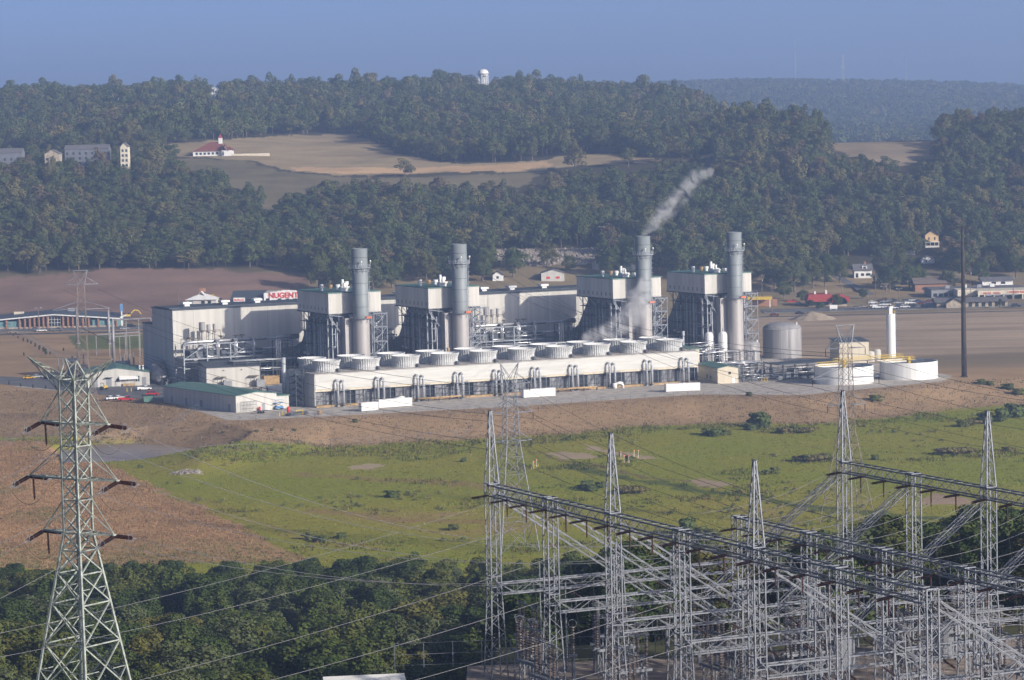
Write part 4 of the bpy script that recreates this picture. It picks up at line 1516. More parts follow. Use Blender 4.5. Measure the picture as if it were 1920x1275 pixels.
sA, sB = G(1346, 720, 0), G(1384, 718, 0)
sh_ = shed('pump_house', 'small tan shed with a green roof at the far end of the cooling tower', 'shed', sA, sB, 22, 5.4, M['green_roof'], M['siding_tan'], ridge=0.8)
sh_.rotation_euler.z = PSI * 0.6
openings(sh_, 'door', [(5.4, 0.05, 0.9, 2.1)], M['white'])
openings(sh_, 'window', [(4.0, 3.2, 0.9, 0.9)], M['glass'])
openings(sh_, 'window', [(7, 1.1, 0.8, 1.3), (11, 1.1, 0.8, 1.3)], M['glass'], 'left')

kA = PL(147.0, 12)
kB = PL(153.5, 12)
shed('chemical_building', 'pale siding building with a green roof half hidden behind the cooling tower end', 'building', kA, kB, 16, 10.6, M['green_roof'], M['siding_tan'], lean=0.5)

vA, vB = G(1573, 642, 8), G(1629, 640, 8)
vb = shed('water_plant_building', 'tan metal building with a dark green roof behind the two open white tanks', 'building', vA, vB, 13, 7.9, M['dark_roof'], M['siding_tan'], lean=0.6)
lc = PL(198, -8)
m = MB()
lb = thing('canopy_building', 'long dark low roof on posts beside the first open white tank', 'shelter', PL(172, -16, 0.05), PSI)
m.box(-2, 0, 5.6, 26, 10, 5.9)
m.box(8, 9, 4.9, 30, 18, 5.2)
m.build('roof', M['dark_roof'], lb)
m = MB()
for a in range(0, 27, 5):
    for b in (0.4, 9.6):
        m.box(a - 0.12, b - 0.12, 0, a + 0.12, b + 0.12, 5.6)
each(m, 'post', M['dark_steel'], lb)
m = MB()
for k in range(8):
    m.box(k * 3.2, 4, 0, k * 3.2 + 1.8, 9, 1.4 + (k * 37 % 5) * 0.6)
each(m, 'equipment_block', M['clad'], lb)
m = MB()
for k in range(9):
    z = 1.0 + (k * 7 % 5) * 0.8
    m.tube([(-3, 0.5 + k, z), (24 - k, 0.5 + k, z), (24 - k, 0.5 + k, 0)], 0.16, 6)
each(m, 'pipe', M['silver'], lb, True)

# ---------------------------------------------------------------- tanks
def tank(name, label, p, r, h, mtl, dome=0.0, group=None, ladder=True):
    t = thing(name, label, 'tank', (p[0], p[1], 0.05), PSI, group)
    m = MB()
    m.cyl(0, 0, 0, h, r, n=56, caps=False)
    m.build('shell', mtl, t, True)
    m = MB()
    prof = [(r + 0.12, h - 0.12), (r + 0.12, h + 0.02)]
    for k in range(7):
        s = k / 6
        prof.append((r * math.cos(s * PI / 2) if k < 6 else 0.01, h + 0.02 + dome * math.sin(s * PI / 2)))
    m.lathe(prof, 56)
    rf = m.build('roof', mtl, t, True)
    if ladder:
        m = MB()
        for k in (-0.3, 0.3):
            m.bar((k - 1, -r - 0.25, 0), (k - 1, -r - 0.25, h + 0.9), 0.08)
        for i in range(int(h / 0.5)):
            m.bar((-1.3, -r - 0.25, i * 0.5), (-0.7, -r - 0.25, i * 0.5), 0.05)
        m.build('ladder', M['wall_grey'], t)
        m = MB()
        m.cyl(r * 0.55, -r * 0.55, h + dome * 0.5, h + dome * 0.72 + 0.6, 0.3, n=10)
        m.build('vent', M['white'], t)
    return t
tank('storage_tank', 'small domed grey tank, nearer to the far smokestack', G(1403, 676, 0), 4.55, 6.2, M['tank_grey'], 1.6, 'domed grey tanks')
tank('storage_tank', 'large domed grey tank between the smokestack and the tan metal building', G(1467, 670, 0), 7.45, 11.2, M['tank_grey'], 2.5, 'domed grey tanks')
for k, (x, l) in enumerate(((1330, 'nearer to the boilers'), (1356, 'nearer to the domed grey tanks'))):
    g = G(x, 681 - k, 0)
    t = thing('pressure_vessel', 'tall slim white upright tank with round top, the one %s' % l, 'tank', (g.x, g.y, 0.05), PSI, 'slim white upright tanks')
    m = MB()
    m.lathe([(1.62, 0.8), (1.66, 1.0), (1.66, 10.2), (1.58, 10.9), (1.25, 11.5), (0.7, 11.8), (0.01, 11.9)], 28)
    m.build('shell', M['tank_white'], t, True)
    m = MB()
    m.cyl(0, 0, 0, 0.85, 1.3, n=20)
    m.build('skirt', M['concrete'], t)
    m = MB()
    m.cyl(0, 0, 11.85, 13.2, 0.12, n=8)
    m.cyl(0.7, 0, 11.6, 12.6, 0.1, n=8)
    each(m, 'vent_pipe', M['steel'], t)
    m = MB()
    for q in (-0.25, 0.25):
        m.bar((1.9, q, 0), (1.9, q, 12), 0.07)
    m.build('ladder', M['wall_grey'], t)
def open_tank(label, p, r, h):
    t = thing('clarifier_tank', label, 'tank', (p[0], p[1], 0.05), PSI, 'open white clarifier tanks')
    m = MB()
    m.lathe([(r, 0), (r, h), (r - 0.18, h + 0.02), (r - 0.18, h - 1.4)], 72)
    m.build('shell', M['tank_white'], t, False)
    m = MB()
    m.cyl(0, 0, h - 1.5, h - 1.3, r - 0.2, n=56)
    m.build('water', M['dark'], t)
    m = MB()
    m.box(-r - 1, -0.7, h + 0.3, r * 0.25, 0.7, h + 0.42)
    for s in (-0.7, 0.66):
        for z in (0.5, 1.1):
            m.box(-r - 1, s, h + 0.42 + z, r * 0.25, s + 0.06, h + 0.5 + z)
        for k in range(12):
            m.box(-r - 1 + k * 0.9, s, h + 0.42, -r - 0.94 + k * 0.9, s + 0.06, h + 1.55)
    m.cyl(0, 0, h - 1.2, h + 1.4, 0.7, n=12)
    m.box(-1.4, -1.4, h + 0.42, 1.4, 1.4, h + 0.6)
    m.build('bridge', M['yellow'], t)
    return t
w1, w2 = G(1589, 722, 0), G(1711, 713, 0)
open_tank('open round white tank behind the lattice pylon, nearer to the plant', (w1.x, w1.y + 10), 10.2, 6.0)
open_tank('open round white tank nearest to the tall dark pole', (w2.x, w2.y + 10), 10.2, 6.0)
g = G(1671, 672, 0)
t = thing('lime_silo', 'tall slim silvery white silo with a caged ladder behind the open white tanks', 'silo', (g.x, g.y, 0.05), PSI)
m = MB()
m.lathe([(1.75, 0), (1.75, 16.6), (1.6, 16.9), (0.9, 17.0), (0.01, 17.02)], 32)
m.build('shell', M['tank_white'], t, True)
m = MB()
m.box(-0.9, -0.6, 17.0, 0.5, 0.6, 19.4)
m.box(-0.6, -0.5, 19.4, 0.8, 0.5, 19.8)
m.build('dust_filter', M['white'], t)
m = MB()
for q in (-0.3, 0.3):
    m.bar((2.1, q, 0), (2.1, q, 18.2), 0.09)
for i in range(17):
    m.lathe([(0.48, 1.5 + i), (0.54, 1.5 + i), (0.54, 1.6 + i), (0.48, 1.6 + i)], 10, 2.5, 0)
for z in (5, 12.5):
    m.box(1.8, -0.8, z, 3.4, 0.8, z + 0.12)
m.build('ladder', M['steel'], t)
m = MB()
for k in range(10):
    an = 2 * PI * k / 10
    m.bar((1.7 * math.cos(an), 1.7 * math.sin(an), 17), (1.7 * math.cos(an), 1.7 * math.sin(an), 18.1), 0.06)
m.lathe([(1.68, 18.05), (1.74, 18.05), (1.74, 18.12), (1.68, 18.12)], 20)
m.build('top_railing', M['yellow'], t)
for k, (x, y, r, h) in enumerate(((1632, 672, 1.6, 3.2), (1645, 671, 1.4, 3.8))):
    g = G(x, y + 6, 0)
    tank('chemical_tank', 'small squat cream tank %s the tan metal building and the silo' % ('between' if k else 'close to the corner of'), g, r, h, M['siding'], 0.8, 'small cream tanks', False)

# yellow walkway over the first tank
t = thing('yellow_walkway', 'yellow railed walkway between the two open white tanks', 'walkway', (w1.x - 2, w1.y + 20, 0.05), math.atan2(w2.y - w1.y, w2.x - w1.x))
m = MB()
for k in range(30):
    for b in (0, 1.4):
        m.box(k, b, 6.2, k + 0.08, b + 0.08, 7.6)
for b in (0, 1.4):
    for z in (6.8, 7.5):
        m.box(0, b, z, 29, b + 0.08, z + 0.1)
m.build('railing', M['yellow'], t)
m = MB()
m.box(0, 0, 6.0, 29.2, 1.5, 6.2)
for k in range(0, 30, 7):
    m.box(k, 0.5, 0, k + 0.3, 0.9, 6.0)
m.build('deck', M['rust_steel'], t)

# ground pipework in front of the far buildings
def pipe_bundle(label, a, b, L, n, h, seed):
    t = pl('pipe_bundle', label, 'pipes', a, b, group='low pipe bundles')
    rr = random.Random(seed)
    m = MB()
    for k in range(n):
        z = 0.5 + rr.random() * h
        y = rr.random() * 6
        x0, x1 = rr.random() * L * 0.4, L * (0.6 + 0.4 * rr.random())
        m.tube([(x0, y, 0), (x0, y, z), (x1, y, z), (x1, y, 0)], 0.1 + 0.14 * rr.random(), 6)
    each(m, 'pipe', M['silver'], t, True)
    m = MB()
    for k in range(int(L / 3)):
        for y in (0, 6):
            m.box(k * 3, y, 0, k * 3 + 0.2, y + 0.2, h)
        m.box(k * 3, 0, h - 0.4, k * 3 + 0.2, 6.2, h - 0.2)
    m.build('steel_frame', M['dark_steel'], t)
    m = MB()
    for k in range(int(L / 2.5)):
        x, y = rr.random() * L, rr.random() * 6
        m.cyl(x, y, 0, 0.8 + rr.random() * 1.6, 0.4 + 0.4 * rr.random(), n=10)
    each(m, 'pump', M['clad'], t)
pipe_bundle('silvery ground pipes and pumps beside the small tan shed', 158, -12, 13, 8, 2.0, 1)
pipe_bundle('dark frame of pipes and pumps left of the first open white tank', 160, 8, 24, 12, 4.5, 2)
pipe_bundle('long low pipe run behind the slim white upright tanks', 150, 34, 46, 10, 6.5, 3)
pipe_bundle('pipework between the fourth boiler house and the slim white tanks', 166, 46, 16, 10, 9.0, 5)
pipe_bundle('silvery pipes at the foot of the shaded hall end, by the warehouse', -14, 108, 14, 8, 3.0, 6)
pipe_bundle('tangle of pipes at the shaded corner of the cooling tower', -12, 28, 10, 10, 5.0, 7)

# ---------------------------------------------------------------- trailers, boxes, small yard things
def container(label, p, L, rz, mtl, group='white trailers and boxes', h=2.7, w=2.5):
    t = thing('storage_container', label, 'container', (p[0], p[1], 0.09), rz, group)
    m = MB()
    m.box(-L / 2, 0, 0.15, L / 2, w, h)
    m.box(-L / 2 - 0.05, -0.05, h, L / 2 + 0.05, w + 0.05, h + 0.1)
    m.build('body', mtl, t)
    m = MB()
    for k in range(int(L / 0.6)):
        m.box(-L / 2 + 0.25 + k * 0.6, -0.05, 0.35, -L / 2 + 0.45 + k * 0.6, -0.002, h - 0.15)
    m.build('ribs', mtl, t)
    m = MB()
    m.box(-L / 2 + 0.2, 0.2, 0, -L / 2 + 0.8, w - 0.2, 0.15)
    m.box(L / 2 - 0.8, 0.2, 0, L / 2 - 0.2, w - 0.2, 0.15)
    m.build('skid', M['dark_steel'], t)
    return t
RZ = PSI
container('short white container, nearest to the shaded end of the cooling tower', G(694, 771, 0), 6.0, RZ, M['white'])
container('long white container standing behind the short one', G(742, 764, 0), 12.0, RZ, M['white'])
container('long white container beside the lattice pylon in front of the cooling tower', G(1012, 745, 0), 12.0, RZ, M['white'])
container('long ribbed white container beside the tan shed', G(1281, 734.5, 0), 12.0, RZ - 0.25, M['white'])
container('orange container with white doors beyond the dark roofed building', G(510, 722, 0), 6.0, RZ, M['timber'], None, 3.2)
container('white office box beside the shaded end of the cooling tower', G(528, 742, 0), 9.0, RZ, M['white'], None, 3.4, 3.2)
for k, (x, y) in enumerate(((600, 765), (650, 764), (815, 750), (880, 746))):
    pass
# hose stubs and horizontal pipes before the tower
for k, (a, l) in enumerate(((30.5, 'near its shaded end'), (113.5, 'near its far end'))):
    m = MB()
    m.tube([(-2.5, 1.4, 1.6), (-0.4, 1.2, 1.9), (0.3, 1.0, 1.7), (0.5, 0.9, 1.0), (0.5, 0.9, 0)], [0.3, 0.55, 0.55, 0.5, 0.5], 12)
    m.cyl(-2.4, 1.4, 0, 1.9, 0.8, n=12)
    o = m.build('drain_elbow', M['white'], None, True)
    o.location = PL(a, -4.6, 0.05)
    o.rotation_euler.z = PSI
    tag(o, 'white bent pipe rising from the gravel before the cooling tower, %s' % l, 'pipe')
for k, (a0, a1, l) in enumerate(((36, 52, 'second and fourth'), (84, 104, 'sixth and eighth'))):
    t = pl('header_pipe', 'tan horizontal pipe at the cooling tower foot between its %s riser pairs' % l, 'pipe', a0, -3.4)
    m = MB()
    m.tube([(0, 0, 1.1), (a1 - a0, 0, 1.1)], 0.3, 10)
    m.build('pipe', M['timber'], t, True)
    m = MB()
    for k2 in range(5):
        m.box(k2 * (a1 - a0) / 4 - 0.15, -0.3, 0, k2 * (a1 - a0) / 4 + 0.15, 0.3, 0.85)
    each(m, 'support', M['dark_steel'], t)
# white tent by the warehouse
g = G(241, 725, 0)
t = thing('canopy_tent', 'white canopy tent in front of the warehouse', 'tent', (g.x - 3, g.y, 0.1), 0.25)
m = MB()
m.gable(0, 0, 6.5, 4, 2.6, 3.9, 'x', 0.2, 0.08)
m.build('canopy', M['white'], t)
m = MB()
for a in (0, 3.2, 6.4):
    for b in (0, 4):
        m.box(a, b, 0, a + 0.1, b + 0.1, 2.6)
each(m, 'post', M['white'], t)
m = MB()
m.box(1, 1, 0, 5.5, 3, 0.9)
m.build('table', M['timber'], t)
# stacked pipes, yellow frame, dumpster
t = thing('pipe_stack', 'stack of dark pipes on the gravel at the yard edge', 'pipes', (G(560, 779, 0).x, G(560, 779, 0).y, 0.05), RZ + 0.3)
m = MB()
for k in range(14):
    m.tube([(-4 + (k % 3) * 0.4, (k % 5) * 0.5, 0.25 + 0.35 * (k // 5)), (4.5 - (k % 4) * 0.5, (k % 5) * 0.5, 0.25 + 0.35 * (k // 5))], 0.15, 6)
each(m, 'pipe', M['dark_steel'], t)
t = thing('lifting_frame', 'small yellow lifting frame beside the dark pipe stack', 'frame', (G(563, 776, 0).x - 1, G(563, 778, 0).y - 2, 0.05), RZ)
m = MB()
for a in (0, 2.4):
    m.bar((a, 0, 0), (a + 0.3, 0.6, 1.6), 0.2)
    m.bar((a, 1.2, 0), (a + 0.3, 0.6, 1.6), 0.2)
m.bar((0.3, 0.6, 1.6), (2.7, 0.6, 1.6), 0.2)
m.bar((0, 0, 0.5), (2.4, 0, 0.5), 0.2)
m.build('frame', M['yellow'], t)
g = G(278, 755, 0)
t = thing('waste_skip', 'dark green waste skip by the corner of the long green roofed building', 'skip', (g.x, g.y, 0.1), 0.3)
m = MB()
m.add([(-1.6, -1, 0.2), (1.6, -1, 0.2), (1.6, 1, 0.2), (-1.6, 1, 0.2), (-1.9, -1.1, 2.2), (1.9, -1.1, 2.2), (1.9, 1.1, 2.6), (-1.9, 1.1, 2.6)], [(0, 3, 2, 1), (4, 5, 6, 7), (0, 1, 5, 4), (1, 2, 6, 5), (2, 3, 7, 6), (3, 0, 4, 7)])
m.build('bin', M['green_roof'], t)
m = MB()
m.box(-1.95, -1.15, 2.3, 1.95, 1.15, 2.66)
m.build('lid', M['sign_black'], t)
# gas cylinders, drums and a small trailer by the gable of the long building
for k, (x, y, mt, hh, rr2) in enumerate(((462, 766, 'white', 1.7, 0.35), (466, 768, 'orange', 1.5, 0.3), (474, 769, 'white', 1.8, 0.4), (481, 768, 'orange', 1.6, 0.35), (487, 771, 'sign_red', 1.5, 0.4), (498, 769, 'orange', 1.7, 0.35), (505, 768, 'white', 1.5, 0.4), (541, 775, 'sign_red', 2.2, 0.55), (600, 777, 'timber', 1.3, 0.8))):
    g = G(x, y, 0)
    m = MB()
    m.cyl(0, 0, 0, hh * 0.85, rr2, n=12)
    m.lathe([(rr2, hh * 0.85), (rr2 * 0.6, hh * 0.95), (0.08, hh), (0.01, hh + 0.15)], 12)
    o = m.build('gas_cylinder', M[mt], None, True)
    o.location = (g.x, g.y, 0.05)
    tag(o, '%s cylinder or drum along the yard edge by the long green roofed building, counted rightwards' % ORD[k], 'gas cylinder', 'cylinders along the yard edge')
g = G(490, 775, 0)
t = thing('flatbed_trailer', 'small flatbed trailer with twin wheels before the long green roofed building', 'trailer', (g.x, g.y, 0.05), RZ + 0.1)
m = MB()
m.box(-2.6, -1, 0.7, 2.6, 1, 0.85)
m.bar((2.6, 0, 0.75), (4.2, 0, 0.6), 0.15)
m.build('deck', M['dark_steel'], t)
for x in (-0.6, 0.25):
    for y in (-1.15, 0.95):
        m = MB()
        m.tube([(x, y, 0.38), (x, y + 0.2, 0.38)], 0.38, 12)
        each(m, 'wheel', M['rubber'], t, True)
# blue lift platform
g = G(523, 768, 0)
t = thing('scissor_lift', 'blue scissor lift parked by the annex of the long green roofed building', 'lift', (g.x, g.y, 0.05), RZ)
bl = mat('blue_paint', (0.10, 0.25, 0.50), 0.5)
m = MB()
m.box(-1.4, -0.7, 0.4, 1.4, 0.7, 1.1)
m.box(-1.5, -0.75, 2.2, 1.5, 0.75, 2.35)
for a in (-1.5, 1.44):
    for b in (-0.75, 0.7):
        m.box(a, b, 2.35, a + 0.06, b + 0.05, 3.3)
m.box(-1.5, -0.75, 3.25, 1.5, -0.7, 3.3)
m.box(-1.5, 0.7, 3.25, 1.5, 0.75, 3.3)
m.build('body', bl, t)
m = MB()
for s in (-1, 1):
    m.bar((-1.2 * s, 0.4 * s, 1.1), (1.2 * s, 0.4 * s, 2.2), 0.12)
for a in (-1, 1):
    for b in (-0.65, 0.5):
        m.tube([(a, b, 0.35), (a, b + 0.2, 0.35)], 0.35, 10)
each(m, 'wheel', M['rubber'], t)
# bollards
proto = None
for k, (x, y) in enumerate(((524, 781), (530, 780), (536, 779), (1428, 716), (1433, 716), (1438, 715), (238, 735), (246, 734))):
    g = G(x, y, 0)
    l = 'yellow bollard at the yard edge left of the dark pipe stack' if k < 3 else ('yellow bollard on the gravel near the tank pipework' if k < 6 else 'yellow bollard before the white canopy tent')
    if proto is None:
        m = MB()
        m.cyl(0, 0, 0, 1.2, 0.16, n=10)
        m.lathe([(0.16, 1.2), (0.1, 1.32), (0.01, 1.35)], 10)
        proto = m.build('bollard', M['yellow'])
    o = proto if k == 0 else proto.copy()
    if k:
        COL.objects.link(o)
    o.location = (g.x, g.y, 0.05)
    tag(o, l, 'bollard', 'yellow bollards, ' + ('yard edge' if k < 3 else 'tank yard' if k < 6 else 'tent'))

# ---------------------------------------------------------------- transformers and switchgear left of the hall
def transformer(a, b, label):
    t = pl('transformer', label, 'transformer', a, b, group='transformers by the hall')
    m = MB()
    m.box(0, 0, 0.3, 7, 4, 4.6)
    m.build('tank', M['clad'], t)
    m = MB()
    for k in range(9):
        m.box(0.3 + k * 0.75, -1.2, 0.8, 0.6 + k * 0.75, -0.05, 4.2)
    m.build('radiator', M['tank_grey'], t)
    m = MB()
    m.tube([(-1.5, 2, 6.2), (4, 2, 6.2)], 0.9, 14)
    m.build('conservator', M['tank_grey'], t, True)
    for k in range(3):
        m = MB()
        prof = [(0.2, 4.6)]
        for j in range(8):
            prof += [(0.38, 4.8 + j * 0.45), (0.18, 5.0 + j * 0.45)]
        prof.append((0.02, 8.6))
        m.lathe(prof, 10, 1.5 + k * 2.2, 2.8)
        m.build('bushing', M['tank_grey'], t)
transformer(-18, 148, 'large grey transformer with tall bushings beside the shaded hall end')
transformer(-30, 172, 'grey transformer standing behind the warehouse roof')
def portal_pole(label, x, y, top, group):
    g = G(x, y, 0)
    h = zat(x, top, g.y)
    m = MB()
    m.cyl(0, 0, -0.3, h, 0.75, 0.42, n=14)
    m.cyl(0, 0, -0.2, 0.4, 1.1, n=14)
    o = m.build('steel_pole', M['tank_grey'], None, True)
    o.location = (g.x, g.y, 0)
    tag(o, label, 'pole', group)
    return o
portal_pole('grey steel pole behind the far left lattice pylon', 146, 645, 575, 'grey steel poles by the switchyard')
portal_pole('grey steel pole, the farther of the close pair by the hall', 205, 645, 580, 'grey steel poles by the switchyard')
portal_pole('grey steel pole, the nearer of the close pair by the hall', 214, 688, 598, 'grey steel poles by the switchyard')
t = thing('bus_gantry', 'pale switchyard beams carried from the steel pole to the hall end', 'gantry', (0, 0, 0))
m = MB()
for (x0, y0, x1, y1, Y) in ((213, 600, 283, 596, 1210), (180, 628, 262, 622, 1260), (205, 632, 262, 628, 1250)):
    p, q = GY(x0, y0, Y), GY(x1, y1, Y)
    m.bar(p, q, 0.5)
    for k in range(4):
        c = p + (q - p) * (k / 3)
        m.bar((c.x, c.y, 0), (c.x, c.y, c.z), 0.3)
m.build('beam', M['tank_grey'], t)
for k, (x, y) in enumerate(((226, 690), (233, 688), (243, 690), (250, 686), (110, 697), (118, 696), (126, 697))):
    g = G(x, y, 0)
    m = MB()
    m.cyl(0, 0, 0, 2.6, 0.2, n=8)
    m.cyl(0, 0, 2.6, 2.8, 0.5, n=8)
    prof = [(0.15, 2.8)]
    for j in range(6):
        prof += [(0.34, 3.0 + j * 0.4), (0.15, 3.2 + j * 0.4)]
    prof.append((0.02, 5.4))
    m.lathe(prof, 10)
    o = m.build('post_insulator', M['tank_grey'])
    o.location = (g.x, g.y, 0)
    tag(o, 'grey post insulator in the switchyard %s' % ('beside the hall end' if k < 4 else 'behind the yellow car'), 'insulator', 'switchyard posts ' + ('by the hall' if k < 4 else 'by the car park'))

# weathering steel monopole
g = G(1808, 707, 0)
t = thing('transmission_pole', 'very tall slim dark steel pole with thin crossarms at the right', 'pole', (g.x, g.y, -0.5))
hp = zat(1804, 421, g.y) + 0.5
m = MB()
m.cyl(0, 0, 0, hp * 0.5, 1.0, 0.8, n=16)
m.cyl(0, 0, hp * 0.5, hp, 0.78, 0.42, n=16)
m.cyl(0, 0, 0, 0.9, 1.3, n=16)
m.build('shaft', M['pole_dark'], t, True)
for z, L in ((hp - 1.0, 2.6), (hp - 6.8, 3.6), (hp - 13.6, 3.4), (hp - 20.5, 3.2)):
    m = MB()
    m.tube([(-L, 0.4, z + 0.35), (0, 0, z), (L, -0.4, z + 0.35)], 0.17, 6)
    arm = m.build('crossarm', M['pole_dark'], t)
    if L > 3:
        for s in (-1, 1):
            m = MB()
            m.tube([(L * s, -0.4 * s, z + 0.3), (L * s, -0.4 * s, z - 1.2)], 0.14, 6)
            m.build('insulator', M['glaze'], arm)

# ---------------------------------------------------------------- vehicles
def car_mesh(kind):
    """body, glass, wheels as MB; x forward"""
    B, Gl, Wh = MB(), MB(), MB()
    if kind == 'pickup':
        L, hb, prof = 5.4, 1.0, [(0.35, 1.0), (0.75, 1.75), (2.4, 1.82), (3.05, 1.08)]
        x0 = -2.7
        prof = [(-0.1, 1.02), (0.0, 1.78), (1.15, 1.8), (1.75, 1.1)]
    elif kind == 'suv':
        L = 4.7
        prof = [(-2.2, 1.0), (-2.0, 1.75), (0.5, 1.78), (1.15, 1.05)]
    elif kind == 'van':
        L = 5.6
        prof = [(-2.7, 1.0), (-2.65, 2.2), (1.6, 2.2), (2.3, 1.15)]
    else:
        L = 4.5
        prof = [(-1.75, 0.95), (-1.1, 1.42), (0.35, 1.44), (1.05, 0.98)]
    h = L / 2
    w = 0.9
    top = 1.0 if kind != 'car' else 0.9
    side = [(-h, 0.45), (-h + 0.05, top - 0.05), (-h + 0.3, top), (h * 0.45, top), (h - 0.2, top - 0.18), (h, 0.6), (h - 0.02, 0.4), (-h + 0.05, 0.35)]
    n = len(side)
    vs = [(x, -w, z) for x, z in side] + [(x, w, z) for x, z in side]
    B.add(vs, [tuple(range(n)), tuple(range(2 * n - 1, n - 1, -1))] + [(i, n + i, n + (i + 1) % n, (i + 1) % n) for i in range(n)])
    if kind == 'pickup':
        B.box(-h + 0.1, -w, top, -h + 0.2, w, top + 0.18)
        B.box(-h + 0.1, -w, top, 0, -w + 0.08, top + 0.18)
        B.box(-h + 0.1, w - 0.08, top, 0, w, top + 0.18)
    (a, za), (b, zb), (c, zc), (d, zd) = prof
    ww = w - 0.08
    wt = w - 0.22
    vs = [(a, -ww, za), (b, -wt, zb - 0.06), (c, -wt, zb - 0.06), (d, -ww, zd), (a, ww, za), (b, wt, zb - 0.06), (c, wt, zb - 0.06), (d, ww, zd)]
    Gl.add(vs, [(0, 3, 2, 1), (4, 5, 6, 7), (0, 1, 5, 4), (2, 3, 7, 6), (0, 4, 7, 3)])
    B.box(b - 0.02, -wt - 0.02, zb - 0.07, c + 0.02, wt + 0.02, zb + 0.02)
    for x in (b + 0.45 * (c - b),):
        B.box(x - 0.06, -ww + 0.0, top - 0.02, x + 0.06, ww, zb - 0.05)
    for x in (-h * 0.62, h * 0.62):
        for s in (-1, 1):
            Wh.tube([(x, s * (w - 0.18), 0.34), (x, s * (w + 0.03), 0.34)], 0.34, 12)
    return B, Gl, Wh
CARM = {}
CKIND = {}
def paint(c):
    if c not in CARM:
        cols = {'white': (0.75, 0.75, 0.75), 'red': (0.50, 0.03, 0.03), 'yellow': (0.75, 0.42, 0.02), 'silver': (0.45, 0.46, 0.48), 'black': (0.02, 0.02, 0.025), 'blue': (0.05, 0.08, 0.18), 'grey': (0.15, 0.16, 0.17), 'tan': (0.35, 0.30, 0.22), 'maroon': (0.14, 0.02, 0.03)}
        CARM[c] = mat(c + '_car_paint', cols[c], 0.25, 0.0, 0.03, 0.5, spec=0.5)
    return CARM[c]
def vehicle(kind, colr, p, rz, label, group=None, z=0.1):
    key = (kind, colr)
    names = {'car': 'parked_car', 'suv': 'sport_utility_vehicle', 'pickup': 'pickup_truck', 'van': 'van'}
    cats = {'car': 'car', 'suv': 'SUV', 'pickup': 'pickup truck', 'van': 'van'}
    t = thing(names[kind], label, cats[kind], (p[0], p[1], p[2] + z if len(p) > 2 else z), rz, group)
    if key not in CKIND:
        B, Gl, Wh = car_mesh(kind)
        a = fix_normals(B.build('body', paint(colr), t))
        b = Gl.build('window', M['glass'], t)
        meshes = [('body', a.data), ('window', b.data)]
        w = MB()
        wb = Wh.build('wheel', M['rubber'])
        # four wheels, each its own mesh
        vs, n = Wh.v, len(Wh.v) // 4
        fs = Wh.f[:len(Wh.f) // 4]
        bpy.data.objects.remove(wb)
        for k in range(4):
            q = MB()
            q.add(vs[k * n:(k + 1) * n], fs)
            o = q.build('wheel', M['rubber'], t, True)
            meshes.append(('wheel', o.data))
        CKIND[key] = meshes
    else:
        for nm, me in CKIND[key]:
            o = bpy.data.objects.new(nm, me)
            COL.objects.link(o)
            o.parent = t
    return t
vehicle('pickup', 'red', G(236, 752, 0), 0.05, 'red pickup truck parked by the brown bank, nearest to the green pylon')
vehicle('car', 'white', G(222, 749, 0), 0.6, 'white car parked beside the red pickup')
vehicle('car', 'white', G(208, 750, 0), 0.6, 'white car at the outer end of the row with the red pickup')
vehicle('suv', 'red', G(286, 742, 0), 0.1, 'red SUV by the corner of the long green roofed building')
vehicle('car', 'yellow', G(55, 711, 0), 0.0, 'yellow orange sports car on the site road')
vehicle('car', 'silver', G(70, 709, 0), 0.2, 'silver car parked next to the yellow car')
vehicle('suv', 'grey', G(104, 710, 0), 0.2, 'grey SUV behind the arms of the green pylon')
vehicle('car', 'black', G(93, 711, 0), 0.9, 'black car between the silver car and the grey SUV')
vehicle('pickup', 'white', G(270, 732, 0), 0.4, 'white pickup truck at the end of the warehouse')
vehicle('pickup', 'white', G(312, 718, 0), 0.2, 'white utility truck under the shaded hall end')
g = G(195, 731, 0)
t = thing('compact_tractor', 'small yellow tractor in front of the warehouse', 'tractor', (g.x, g.y, 0.1), 0.4)
m = MB()
m.box(-1.2, -0.5, 0.6, 1.3, 0.5, 1.1)
m.box(0.2, -0.4, 1.1, 1.3, 0.4, 1.5)
m.build('body', M['yellow'], t)
m = MB()
m.tube([(-0.8, -0.75, 0.6), (-0.8, -0.45, 0.6)], 0.6, 14)
m.tube([(-0.8, 0.45, 0.6), (-0.8, 0.75, 0.6)], 0.6, 14)
m.tube([(1.0, -0.65, 0.4), (1.0, -0.4, 0.4)], 0.4, 12)
m.tube([(1.0, 0.4, 0.4), (1.0, 0.65, 0.4)], 0.4, 12)
each(m, 'wheel', M['rubber'], t, True)
m = MB()
for a, b in ((-1.1, -0.45), (-1.1, 0.4), (-0.2, -0.45), (-0.2, 0.4)):
    m.box(a, b, 1.1, a + 0.06, b + 0.06, 2.3)
m.box(-1.2, -0.5, 2.3, 0.0, 0.5, 2.4)
m.build('canopy', M['sign_black'], t)
# ---------------------------------------------------------------- lattice work
def ring4(cx, cy, z, w, rz=0.0):
    h = w / 2
    c, s = math.cos(rz), math.sin(rz)
    return [Vector((cx + x * c - y * s, cy + x * s + y * c, z)) for x, y in ((-h, -h), (h, -h), (h, h), (-h, h))]

